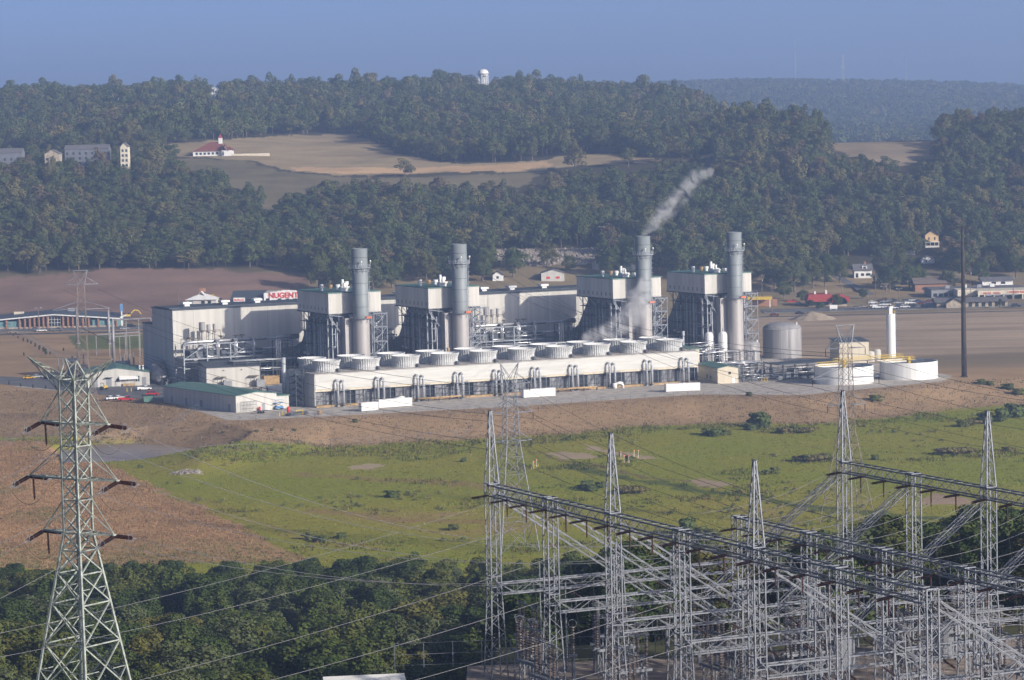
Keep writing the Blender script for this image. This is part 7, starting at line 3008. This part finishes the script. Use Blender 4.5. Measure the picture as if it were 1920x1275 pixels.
for k in range(6):
    a = 2 * PI * k / 6 + 0.2
    m = MB()
    m.cyl(rw * 0.86 * math.cos(a), rw * 0.86 * math.sin(a), zg, zbm + zz * 0.2, 0.45, n=8)
    each(m, 'leg', M['white'], t)
m = MB()
m.cyl(0, 0, zg, zbm, 0.9, n=12)
m.build('riser', M['white'], t)
m = MB()
m.lathe([(rw, zbm + zz * 0.2), (rw + 0.9, zbm + zz * 0.2), (rw + 0.9, zbm + zz * 0.26), (rw, zbm + zz * 0.26)], 32)
m.build('balcony', M['wall_grey'], t)
for x, yt, wd, l in ((1492, 72, 0.7, 'thin radio mast on the farthest ridge, leftmost of three'), (1581, 104, 2.6, 'lattice radio mast with dishes on the farthest ridge, the middle one'), (1699, 108, 0.7, 'thin radio mast on the farthest ridge, rightmost of three')):
    Ym = 5480
    c = GY(x, 160, Ym)
    zg, zt = gz(c.x, Ym), min(zat(x, yt, Ym), 212)
    t = thing('radio_mast', l, 'radio mast', (c.x, Ym, zg))
    m = MB()
    lattice(m, levels(0, wd * 1.6, zt - zg, wd, 12), 0.5 if wd > 1 else 0.35, 0.3, 'x', True)
    m.build('lattice', M['steel_plain'], t)
    if wd > 1:
        m = MB()
        for dx, z in ((-2.6, zt - zg - 20), (2.6, zt - zg - 20)):
            m.tube([(dx, -2, z), (dx, -1, z)], 1.5, 12)
        m.build('dish', M['steel_plain'], t)
        m = MB()
        m.box(-3.5, -3.5, zt - zg - 2, 3.5, 3.5, zt - zg)
        m.build('antenna_frame', M['steel_plain'], t)
# ---------------------------------------------------------------- trees of the near wood, one by one
KINDS = [('dark green', (0.052, 0.078, 0.022)), ('mid green', (0.078, 0.105, 0.028)), ('olive green', (0.095, 0.112, 0.030)), ('yellowing', (0.118, 0.116, 0.030)), ('grey green', (0.095, 0.115, 0.050))]
PROTO = []
for i, (kn, tint) in enumerate(KINDS):
    for j in range(2):
        PROTO.append((kn, tree_proto(500 + i * 7 + j, 10.0, 15.0, 9500, 0.32, tint, 24 + 6 * j, 1.15, 0.1)))
rngb = np.random.default_rng(77)
cand = []
y = 318.0
while y < 640:
    sp = np.interp(y, [318, 420, 640], [8.0, 9.5, 11.5])
    half = y * 0.186 + 5
    x = -half + rngb.random() * sp
    while x < half:
        cand.append((x + rngb.uniform(-0.33, 0.33) * sp, y + rngb.uniform(-0.4, 0.4) * sp))
        x += sp * rngb.uniform(0.8, 1.25)
    y += sp * 1.02
placed = []
for X, Y in cand:
    z = gz(X, Y)
    xi = 960 + F * X / Y
    if Y > float(np.interp(xi, [0, 300, 600, 700, 900, 1100, 1300, 1500, 1600, 1750, 1920], [640, 640, 640, 622, 620, 610, 580, 565, 560, 550, 545])):
        continue
    if Y < 340 and xi > 560 and xi < 800 and Y < 330:
        continue
    h = rngb.uniform(11, 16) * (1.0 if Y > 400 else 0.85)
    if Y > 600:
        h *= 0.88
    # the canopy falls away towards the valley: no crown may stand above the line seen in the picture
    lim = float(np.interp(xi, [0, 200, 480, 560, 640, 720, 780, 880, 950, 1100, 1250, 1400, 1500, 1560, 1650, 1720, 1800, 1920],
                          [1048, 1046, 1036, 1042, 1030, 1008, 998, 1012, 1022, 1018, 1008, 1008, 1000, 970, 965, 968, 940, 935])) + rngb.uniform(-4, 22)
    top = zat(xi, lim, Y)
    if z + h > top:
        h = top - z
    if h < 4.2:
        continue
    ptop = pix((X, Y, z + h))
    if ptop[1] > 1300 or ptop[0] < -90 or ptop[0] > 2010:
        continue
    placed.append((X, Y, z, h, xi))
# keep to those that show: hide what nearer crowns fully cover
placed.sort(key=lambda p: p[1])
cover = np.full(2200, 1400.0)
keep = []
for X, Y, z, h, xi in placed:
    w = h * rngb.uniform(0.68, 1.0) + 1.4
    wp = w / Y * F * 0.5
    a, b = int(max(0, xi - wp + 100)), int(min(2199, xi + wp + 100))
    pt = pix((X, Y, z + h))[1]
    if b <= a:
        continue
    vis = np.mean(cover[a:b] > pt + 4)
    if vis < 0.12:
        continue
    seg = np.arange(a, b)
    prof = pt + (h / Y * F) * 0.38 * ((seg - (a + b) / 2) / max(1, wp)) ** 2
    cover[a:b] = np.minimum(cover[a:b], prof)
    keep.append((X, Y, z, h, w, xi))
where = [(200, 'below the green pylon, towards the left edge'), (480, 'right of the green pylon legs'), (760, 'above the white shed roof'), (930, 'left of the spired corner mast'), (1330, 'seen through the front gantry'), (1600, 'behind the middle gantry row'), (2500, 'behind the rear gantry row')]
placed_n = 0
for X, Y, z, h, w, xi in keep[:285]:
    pw_ = rngb.random(len(KINDS))
    k = int(rngb.choice(len(KINDS), p=[0.30, 0.33, 0.18, 0.06, 0.13]))
    j = int(rngb.integers(0, 2))
    kn, pr = PROTO[k * 2 + j]
    dist = 'in the nearest part of the wood' if Y < 410 else 'in the middle of the wood' if Y < 520 else 'at the far edge of the wood'
    wh = next(l for c, l in where if xi < c)
    plant_tree(pr, X, Y, z - 0.3, (w / 10.0, w / 10.0, h / 15.0), rngb.random() * 6.28, 'broadleaf_tree', '%s broadleaf tree %s, %s' % (kn, dist.replace('in the ', '').replace('at the ', '').replace('part of the wood', 'rows').replace('middle of the wood', 'mid wood').replace('far edge of the wood', 'field edge'), wh),
               '%s trees %s, %s' % (kn, dist, wh))
    placed_n += 1
# undergrowth under and between them
ug = []
for X, Y in hill_points(312, 645, 3.4, 0.19):
    xi = 960 + F * X / Y
    if Y > float(np.interp(xi, [0, 640, 900, 1300, 1600, 1920], [636, 628, 618, 575, 550, 535])):
        continue
    ug.append((X, Y, gz(X, Y), (rng.uniform(0.7, 1.4), rng.uniform(0.5, 1.2)), rng.choice(5)))
pr_ug = []
for i in range(4):
    r = np.random.default_rng(900 + i)
    q = leaf_quads(crown_lobes(r, 4.2, 3.0, 0, 6), 130, 0.5, r, 0.8, 0.4)
    pr_ug.append((q, np.zeros(len(q), bool)))
forest_mesh('undergrowth', ug, pr_ug, 'dark undergrowth between the trees of the near wood', 'undergrowth')

# trees of the valley and around the houses: x, foot y, height px, width px, kind
VT = [(598, 545, 75, 62, 2), (640, 552, 60, 55, 1), (700, 548, 58, 60, 4), (735, 540, 56, 50, 1), (575, 512, 60, 56, 1), (760, 520, 50, 50, 2), (800, 528, 52, 55, 3), (822, 505, 48, 46, 1), (905, 528, 62, 50, 1), (880, 500, 45, 46, 4),
      (962, 520, 56, 46, 0), (1026, 500, 52, 48, 3), (1068, 508, 30, 34, 2), (1146, 520, 62, 62, 1), (1184, 520, 60, 54, 0), (1246, 470, 48, 44, 1), (1296, 500, 56, 58, 1), (1340, 490, 52, 60, 0), (1430, 520, 46, 50, 4),
      (1452, 540, 50, 60, 4), (1490, 548, 62, 64, 4), (1524, 540, 60, 56, 2), (1546, 538, 66, 46, 0), (1575, 530, 54, 50, 2), (1470, 560, 34, 36, 1), (1505, 565, 24, 26, 1), (1590, 480, 46, 50, 1), (1655, 508, 50, 50, 4), (1690, 506, 40, 46, 2),
      (1705, 542, 50, 56, 1), (1668, 545, 52, 50, 0), (1720, 535, 42, 44, 1), (1778, 545, 40, 40, 4), (1805, 520, 48, 46, 2), (1838, 530, 46, 46, 1), (1872, 505, 52, 56, 0), (1905, 520, 48, 52, 1), (1790, 478, 50, 54, 4), (1720, 478, 40, 30, 3),
      (1570, 577, 26, 26, 2), (1650, 540, 36, 40, 1), (1860, 470, 48, 50, 2), (1640, 476, 40, 44, 2), (1520, 575, 14, 16, 0), (1537, 580, 16, 20, 1), (1618, 560, 22, 22, 1), (1876, 578, 20, 10, 0)]
for k, (x, y, hp_, wp_, kd) in enumerate(VT):
    p = on(x, y, 1405)
    sc = p.y / F
    kn, pr = PROTO[kd * 2 + k % 2]
    side = 'between the first smokestacks' if x < 860 else 'by the pinkish barn' if x < 1230 else 'beyond the far smokestack' if x < 1480 else 'by the red roofed restaurant' if x < 1600 else 'around the hillside houses' if x < 1760 else 'above the strip mall'
    plant_tree(pr, p.x, p.y, p.z - 0.3, (wp_ * sc / 10, wp_ * sc / 10, hp_ * sc / 15), k * 1.7, 'broadleaf_tree', '%s valley tree at the hill foot, %s' % (kn, side), '%s valley trees, %s' % (kn, side))
# conical saplings along the site drive and beside the road
sap = tree_proto(801, 2.0, 4.5, 420, 0.34, (0.05, 0.07, 0.03), 7, 1.0, 0.12)
for k, (x, y, hp_) in enumerate(((25, 632, 6), (34, 636, 7), (44, 641, 8), (52, 644, 9), (58, 647, 9), (66, 652, 10), (74, 658, 12), (82, 662, 13), (86, 667, 15), (45, 668, 8), (119, 660, 9), (94, 666, 7))):
    p = on(x, y, 900)
    s = hp_ * p.y / F / 4.5
    plant_tree(sap, p.x, p.y, p.z, (s, s, s), k, 'sapling', '%s dark sapling of the slanting row in the tan field at the far left' % ORD[k], 'saplings along the drive', 'young tree')
for k, (x, y, hp_) in enumerate(((17, 723, 9), (39, 727, 9), (62, 729, 9), (86, 731, 9), (107, 734, 9), (152, 740, 9))):
    p = on(x, y, 900)
    s = hp_ * p.y / F / 4.5
    plant_tree(sap, p.x, p.y, p.z, (s, s, s), k, 'sapling', '%s small brown tree along the near kerb of the site road' % ORD[k], 'saplings by the site road', 'young tree')

# shrubs on the meadow and bank
shp = [tree_proto(820 + i, 4.0, 3.0, 900, 0.42, t, 9, 1.1, 0.0) for i, t in enumerate(((0.10, 0.13, 0.04), (0.145, 0.16, 0.05), (0.19, 0.165, 0.068)))]
SH = [(1100, 916, 5, 0), (1108, 920, 4.5, 0), (1124, 914, 4, 0), (1170, 924, 5.5, 2), (1186, 926, 5.5, 2), (1202, 924, 4, 2), (870, 866, 2.2, 0), (735, 932, 4.5, 0), (1420, 800, 7.5, 0), (1434, 802, 6, 0), (1408, 806, 5, 0), (1470, 812, 5, 2), (1490, 808, 4, 1), (1516, 812, 5, 2),
      (1326, 815, 5, 1), (1344, 818, 5.5, 0), (1360, 816, 4.5, 1), (1500, 865, 4.5, 2), (1516, 866, 5, 1), (1532, 866, 5.5, 2), (1548, 864, 5, 1), (1452, 888, 3, 1), (1438, 890, 2.4, 1), (1768, 852, 5, 2), (1784, 852, 5.5, 2), (1800, 852, 5.5, 2), (1818, 850, 4.5, 2),
      (1806, 800, 5, 1), (1824, 798, 5, 2), (1846, 794, 6, 0), (1880, 790, 6.5, 0), (1902, 782, 7, 0), (1890, 845, 3.5, 2), (1642, 752, 5, 1), (1640, 862, 2.5, 0), (1404, 743, 2.6, 0), (1180, 866, 3, 1), (1064, 826, 2, 0), (600, 1016, 4, 0), (640, 1010, 3.5, 0), (580, 1012, 3, 1),
      (850, 994, 3.5, 1), (1290, 1002, 6, 0), (1310, 1004, 5, 1), (1335, 1010, 5, 1), (1265, 1008, 4, 1), (665, 792, 2, 0), (480, 810, 1.4, 0), (510, 808, 1.5, 0), (552, 808, 1.4, 0), (418, 812, 1.3, 0), (1840, 720, 4, 0), (1855, 722, 3.5, 0), (1890, 730, 5, 0), (1910, 740, 5, 1)]
for k, (x, y, w, kd) in enumerate(SH):
    p = on(x, y, 560)
    near = 'by the pond bank' if x < 560 else 'near the cornfield corner' if x < 760 else 'between the first two spired masts' if x < 1230 else 'beyond the third spired mast' if x < 1420 else 'left of the weathered pylon' if x < 1590 else 'towards the right edge'
    row_ = 'on the brown bank' if y < 790 else 'at the foot of the bank' if y < 835 else 'out in the meadow' if y < 950 else 'at the meadow edge by the wood'
    plant_tree(shp[kd], p.x, p.y, p.z - 0.2, (w / 4 * 1.15, w / 4 * 1.15, w / 4 * (0.62 if w > 3 and w < 5.8 else 0.9)), k * 2.1, 'shrub', '%s shrub %s, %s' % (('dark green', 'mid green', 'browning')[kd], row_, near), '%s shrubs %s, %s' % (('dark green', 'mid green', 'browning')[kd], row_, near), 'shrub')

# low scrub and weed clumps scattered through the meadow
Ys = np.sqrt(rng.uniform(590 ** 2, 985 ** 2, 6000))
Xs = (rng.random(6000) * 2 - 1) * (0.178 * Ys + 3)
toe_ = np.interp(Xs, EX, EY) - np.interp(Xs, [-190, -125, -90], [135, 80, 42])
den = fbm(Xs, Ys, 40, 81) + 0.5 * fbm(Xs, Ys * 2, 14, 82) + 0.55 * np.clip(1 - np.abs(Ys - toe_ + 14) / 24, 0, 1)
ok_ = (Ys < toe_ - 1) & ~inpoly(Xs, Ys, [tuple(p) for p in CORN]) & ~inpoly(Xs, Ys, POND) & (den > 0.34 + 0.25 * rng.random(6000))
sc_rows = [(x, y, gz(x, y) - 0.15, (rng.uniform(0.18, 0.45), rng.uniform(0.14, 0.42)), rng.choice([1, 2, 3, 3, 6, 6, 2])) for x, y in zip(Xs[ok_], Ys[ok_])]
pr_sc = []
for i in range(5):
    r = np.random.default_rng(950 + i)
    q = leaf_quads(crown_lobes(r, 4.5, 3.0, 0, 7), 260, 0.55, r, 0.6, 0.4)
    pr_sc.append((q, np.zeros(len(q), bool)))
GREENS = GREENS * 2.0
so_ = wood('meadow_scrub', sc_rows, pr_sc, 'low green and browning scrub scattered through the meadow')
so_['category'] = 'scrub'
GREENS = GREENS / 2.0

# flag markers, utility box
fl = None
for k, (x, y) in enumerate(((1006, 876), (1000, 880), (1164, 862), (1170, 869), (1179, 869), (1189, 859), (1197, 859))):
    p = on(x, y, 560)
    t = thing('flag_marker', '%s orange flag on a thin white post in the meadow, %s' % (ORD[k], 'by the middle pylon' if k < 2 else 'beside the brown box'), 'flag', p, 0.2 * k, 'orange flag markers')
    m = MB()
    m.cyl(0, 0, 0, 2.4, 0.05, n=6)
    m.build('post', M['white'], t)
    m = MB()
    m.add([(0, -0.03, 1.9), (0.45, 0.1, 1.95), (0.42, -0.1, 2.3), (0, -0.03, 2.45), (0, 0.03, 1.9), (0.45, 0.16, 1.95), (0.42, -0.04, 2.3), (0, 0.03, 2.45)], [(0, 1, 2, 3), (7, 6, 5, 4), (0, 4, 5, 1), (1, 5, 6, 2), (2, 6, 7, 3), (3, 7, 4, 0)])
    m.build('flag', M['orange'], t)
    m = MB()
    for dx in (-0.5, 0.45):
        m.cyl(dx, 0.2, 0, 0.75, 0.1, n=6)
    m.build('stake', M['yellow'], t)
p = on(1163, 856, 560)
m = MB()
m.cyl(0, 0, 0, 1.4, 0.42, n=16)
m.lathe([(0.45, 1.4), (0.45, 1.46), (0.01, 1.5)], 16)
o = m.build('valve_box', M['rust_steel'])
o.location = p
tag(o, 'squat dark brown drum in the meadow among the orange flags', 'drum')

# ---------------------------------------------------------------- fences
def fence(label, pts, h, step=3.0, y0=600):
    P = [on(x, y, y0) for x, y in pts]
    t = thing('chain_link_fence', label, 'fence', (0, 0, 0))
    mp_, mr = MB(), MB()
    for a, b in zip(P[:-1], P[1:]):
        n = max(1, int((b - a).length / step))
        prev = None
        for i in range(n + 1):
            x, y = a.x + (b.x - a.x) * i / n, a.y + (b.y - a.y) * i / n
            z = gz(x, y)
            mp_.cyl(x, y, z - 0.2, z + h, 0.06, n=5)
            q = Vector((x, y, z + h))
            if prev is not None:
                mr.bar(prev, q, 0.06)
                mr.bar(prev - Vector((0, 0, h * 0.5)), q - Vector((0, 0, h * 0.5)), 0.02)
                mr.bar(prev - Vector((0, 0, h - 0.1)), q - Vector((0, 0, h - 0.1)), 0.03)
            prev = q
    each(mp_, 'post', M['steel'], t)
    mr.build('rail', M['steel'], t)
    return t
fence('chain link fence along the near side of the pond and the foot of the bank', [(60, 872), (160, 866), (300, 858), (372, 852), (480, 846), (620, 838), (760, 828), (880, 818)], 2.2, 4.0)
fence('chain link fence climbing the bank from the pond to the long green roofed building', [(0, 838), (120, 826), (280, 812), (330, 800), (372, 770)], 2.2, 4.0)
fence('chain link fence along the yard edge before the cooling tower', [(420, 795), (480, 790), (590, 786), (720, 782), (900, 772), (1100, 757), (1290, 745), (1500, 747), (1640, 738), (1790, 722)], 2.0, 5.0)
fence('chain link fence around the green lawn beside the school', [(40, 628), (85, 656), (110, 672), (190, 664)], 2.2, 4.0, 900)
pts = [(-12, 289.5), (16, 291.5), (70, 302.5), (108, 311)]
t = thing('chain_link_fence', 'chain link fence along the back of the substation yard before the wood', 'fence', (0, 0, 0))
mp_, mr = MB(), MB()
for (x0, y0_), (x1, y1_) in zip(pts[:-1], pts[1:]):
    n = int(math.hypot(x1 - x0, y1_ - y0_) / 2.8)
    for i in range(n):
        x, y = x0 + (x1 - x0) * i / n, y0_ + (y1_ - y0_) * i / n
        mp_.cyl(x, y, YZ - 0.2, YZ + 2.3, 0.045, n=6)
    for z in (0.1, 1.15, 2.25):
        mr.bar((x0, y0_, YZ + z), (x1, y1_, YZ + z), 0.035)
each(mp_, 'post', M['steel'], t)
mr.build('rail', M['steel'], t)
# pale stones along the pond and the culvert outfall
def stones(name, px, n, s0, s1, label, y0=600):
    m = MB()
    P = [on(x, y, y0) for x, y in px]
    r_ = random.Random(len(px) + n)
    xs_, ys2 = [p.x for p in P], [p.y for p in P]
    k = 0
    while k < n:
        x, y = r_.uniform(min(xs_), max(xs_)), r_.uniform(min(ys2), max(ys2))
        if not inpoly(np.array([x]), np.array([y]), P)[0]:
            continue
        s = r_.uniform(s0, s1)
        z = gz(x, y)
        a = r_.random() * 3
        vs = [(x + s * math.cos(a + q * 1.257) * r_.uniform(0.7, 1.1), y + s * math.sin(a + q * 1.257) * r_.uniform(0.7, 1.1), z - 0.2) for q in range(5)] + [(x, y, z + s * r_.uniform(0.5, 0.9))]
        m.add(vs, [(q, (q + 1) % 5, 5) for q in range(5)])
        k += 1
    o = m.build(name, M['rock'])
    o['kind'] = 'stuff'
    o['label'] = label
    o['category'] = 'stones'
stones('riprap', [(120, 846), (200, 836), (262, 830), (262, 836), (200, 843), (120, 852)], 500, 0.4, 0.9, 'pale stones along the far bank of the pond')
stones('riprap', [(322, 889), (350, 882), (372, 882), (374, 888), (330, 891)], 260, 0.4, 0.8, 'patch of pale stones in the meadow below the pond')
stones('hill_stones', [(925, 469), (1125, 467), (1127, 491), (1000, 500), (928, 490)], 1500, 0.7, 1.8, 'pale broken rock on the slope behind the barn', 1400)

# ---------------------------------------------------------------- grass, corn, bank weeds
def tufts(name, X, Y, h0, h1, cols, label, blades=3, spread=0.35, wid=0.14):
    Z = ground(X, Y)
    n = len(X)
    c = np.repeat(np.stack([X, Y, Z], 1), blades, 0)
    N = n * blades
    c[:, :2] += rng.normal(size=(N, 2)) * spread
    a = rng.random(N) * PI
    h = rng.uniform(h0, h1, N) * np.repeat(0.7 + 0.6 * rng.random(n), blades)
    d = np.stack([np.cos(a), np.sin(a), np.zeros(N)], 1) * (wid * h / h0 * 0.8)[:, None]
    tip = c + np.stack([rng.normal(size=N) * 0.25 * h, rng.normal(size=N) * 0.25 * h, h], 1)
    base = c - np.array([0, 0, 0.1])
    tri = np.stack([base - d, base + d, tip], 1)
    t = np.repeat(cols, blades, 0) * (0.75 + 0.5 * rng.random((N, 1)))
    me = raw_mesh(name, tri.reshape(-1, 3), np.arange(N * 3), 3, M['leaf'], np.clip(t, 0.01, 0.7))
    link(name, me, 'stuff', label, 'grass')

def field_points(n, y0, y1, half=0.178):
    Y = np.sqrt(rng.uniform(y0 ** 2, y1 ** 2, n))
    return (rng.random(n) * 2 - 1) * (half * Y + 3), Y
X, Y = field_points(60000, 560, 1000)
inC = inpoly(X, Y, [tuple(p) for p in CORN])
ye = np.interp(X, EX, EY)
wd_ = np.interp(X, [-190, -125, -90], [135, 80, 42])
fld = (Y < ye - wd_ + 4) & ~inC & ~inpoly(X, Y, POND)
for poly, c in BARE:
    fld &= ~inpoly(X, Y, poly)
base = soil(X, Y, ground(X, Y))
wn_ = fbm(X, Y, 28, 61) + 0.6 * fbm(X, Y, 9, 62)
near_toe = np.clip(1 - np.abs(Y - (ye - wd_ - 12)) / 30, 0, 1)
tall = fld & (wn_ + 0.65 * near_toe > 0.45)
short = fld & ~tall
tufts('meadow_grass', X[short], Y[short], 0.10, 0.24, base[short] * np.array([0.66, 0.70, 0.64]), 'short green and yellow meadow grass across the valley floor')
tw = base[tall] * np.array([0.5, 0.58, 0.5])
br = rng.random(len(tw)) < 0.18
tw[br] = np.array([0.16, 0.105, 0.06])
tufts('meadow_weeds', X[tall], Y[tall], 0.3, 0.7, tw, 'taller dark weed patches in the meadow', 5, 0.7, 0.13)
X, Y = field_points(120000, 640, 1010)
X = X[X < -30] if False else X
inC = inpoly(X + fbm(X, Y, 12, 65) * 4, Y + fbm(X, Y, 12, 66) * 5, [tuple(p) for p in CORN])
cx, cy = X[inC], Y[inC]
ct_ = np.array([0.36, 0.225, 0.12]) * (0.85 + 0.25 * fbm(cx, cy, 18, 63))[:, None]
gr = (fbm(cx, cy, 30, 64) > 0.35)[:, None] & (rng.random((len(cx), 1)) < 0.6)
gr |= (cy < 735)[:, None] & (rng.random((len(cx), 1)) < np.clip((745 - cy) / 50, 0, 0.85)[:, None])
ct_ = np.where(gr, np.array([0.16, 0.155, 0.06]), ct_)
tufts('corn_stalks', cx, cy, 0.22, 0.42, ct_, 'dry brown standing corn in the field behind the green pylon', 5, 0.5, 0.10)
X, Y = field_points(70000, 930, 1260)
ye = np.interp(X, EX, EY)
wd_ = np.interp(X, [-190, -125, -90], [135, 80, 42])
bank = (Y > ye - wd_ - 2) & (Y < ye - 1) & ~inpoly(X, Y, POND)
sr_ = [G(x, y, 0) for x, y in ((-60, 724), (330, 754), (330, 715), (-60, 700))]
bank &= ~inpoly(X, Y, sr_)
b_ = np.array([0.27, 0.195, 0.12]) * (0.8 + 0.35 * fbm(X, Y, 14, 71))[:, None]
gg = (fbm(X, Y, 35, 72) > 0.45)[:, None] & (rng.random((len(X), 1)) < 0.35)
b_ = np.where(gg, np.array([0.12, 0.125, 0.05]), b_)
tufts('bank_grass', X[bank], Y[bank], 0.18, 0.42, b_[bank], 'dry tan grass on the bank below the plant yard', 3, 0.5, 0.11)

# ---------------------------------------------------------------- smoke and steam
def plume(name, label, puffs, Y, dens):
    """one body of vapour: a hull round a string of soft puffs, its density dying out inside the hull"""
    m = bpy.data.materials.new(name + '_vapour')
    m.use_nodes = True
    t = m.node_tree
    t.nodes.remove(t.nodes['Principled BSDF'])
    ge = t.nodes.new('ShaderNodeNewGeometry')
    last = None
    pts, rad = [], []
    for x, y, r, dy in puffs:
        p = GY(x, y, Y + dy)
        rr_ = r / F * Y
        pts.append(p)
        rad.append(rr_ * 1.08)
        su = t.nodes.new('ShaderNodeVectorMath')
        su.operation = 'DISTANCE'
        su.inputs[1].default_value = p
        t.links.new(ge.outputs['Position'], su.inputs[0])
        mr = t.nodes.new('ShaderNodeMapRange')
        mr.interpolation_type = 'SMOOTHSTEP'
        mr.inputs['From Min'].default_value = rr_
        mr.inputs['From Max'].default_value = rr_ * 0.15
        t.links.new(su.outputs['Value'], mr.inputs['Value'])
        if last is None:
            last = mr.outputs['Result']
        else:
            mx = t.nodes.new('ShaderNodeMath')
            mx.operation = 'MAXIMUM'
            t.links.new(last, mx.inputs[0])
            t.links.new(mr.outputs['Result'], mx.inputs[1])
            last = mx.outputs[0]
    no = t.nodes.new('ShaderNodeTexNoise')
    no.inputs['Scale'].default_value = 0.24
    no.inputs['Detail'].default_value = 4
    no.inputs['Distortion'].default_value = 0.9
    t.links.new(ge.outputs['Position'], no.inputs['Vector'])
    nr = t.nodes.new('ShaderNodeMapRange')
    nr.inputs['From Min'].default_value = 0.40
    nr.inputs['From Max'].default_value = 0.66
    t.links.new(no.outputs['Fac'], nr.inputs['Value'])
    mu = t.nodes.new('ShaderNodeMath')
    mu.operation = 'MULTIPLY'
    t.links.new(last, mu.inputs[0])
    t.links.new(nr.outputs['Result'], mu.inputs[1])
    m2 = t.nodes.new('ShaderNodeMath')
    m2.operation = 'MULTIPLY'
    m2.inputs[1].default_value = dens
    t.links.new(mu.outputs[0], m2.inputs[0])
    pv = t.nodes.new('ShaderNodeVolumePrincipled')
    pv.inputs['Color'].default_value = (0.97, 0.97, 0.98, 1)
    t.links.new(m2.outputs[0], pv.inputs['Density'])
    t.links.new(pv.outputs[0], t.nodes['Material Output'].inputs['Volume'])
    d0, d1 = (pts[0] - pts[1]).normalized(), (pts[-1] - pts[-2]).normalized()
    P = [pts[0] + d0 * rad[0]] + pts + [pts[-1] + d1 * rad[-1]]
    h = MB()
    h.tube(P, [rad[0] * 0.75] + rad + [rad[-1] * 0.75], 12)
    o = h.build(name, m, None, True)
    o['kind'] = 'stuff'
    o['label'] = label
    o['category'] = 'smoke'
stp = PL(HPOS[2] + 10.7, HB - 4.23, 0)
plume('smoke', 'white smoke trailing up from the third smokestack', [(1211, 440, 13, 0), (1219, 430, 17, 0), (1229, 417, 21, 0), (1240, 404, 23, 1), (1252, 392, 24, 2), (1264, 380, 23, 2), (1275, 368, 23, 3), (1286, 356, 22, 3), (1295, 344, 21, 4), (1305, 333, 20, 4), (1318, 326, 17, 4), (1331, 323, 12, 4)], stp.y, 0.27)
plume('steam', 'white steam drifting across the front of the third boiler house', [(1100, 634, 15, 0), (1115, 629, 20, 0), (1133, 625, 22, 0), (1150, 618, 24, 1), (1166, 606, 28, 1), (1180, 595, 32, 2), (1192, 582, 34, 2), (1200, 566, 32, 2), (1196, 550, 26, 2), (1206, 538, 22, 2)], stp.y - 22, 0.55)
plume('steam', 'faint steam at the foot of the first boiler house', [(590, 655, 24, 0), (600, 640, 28, 0), (612, 622, 28, 0)], stp.y - 30, 0.07)
plume('steam', 'small wisp of steam on the third boiler house roof', [(1166, 509, 10, 0), (1176, 504, 10, 0), (1186, 502, 9, 0)], stp.y + 6, 0.4)
# ---------------------------------------------------------------- haze
m = MB()
m.box(-5200, -260, -12, 5200, 7500, 215)
hz = m.build('haze', M['white'])
hz['kind'] = 'stuff'
hm = bpy.data.materials.new('valley_haze')
hm.use_nodes = True
t = hm.node_tree
t.nodes.remove(t.nodes['Principled BSDF'])
pv = t.nodes.new('ShaderNodeVolumePrincipled')
pv.inputs['Density'].default_value = HAZE_DENSITY
pv.inputs['Color'].default_value = (*HAZE_COLOR, 1)
pv.inputs['Anisotropy'].default_value = 0.2
t.links.new(pv.outputs[0], t.nodes['Material Output'].inputs['Volume'])
hz.data.materials.clear()
hz.data.materials.append(hm)
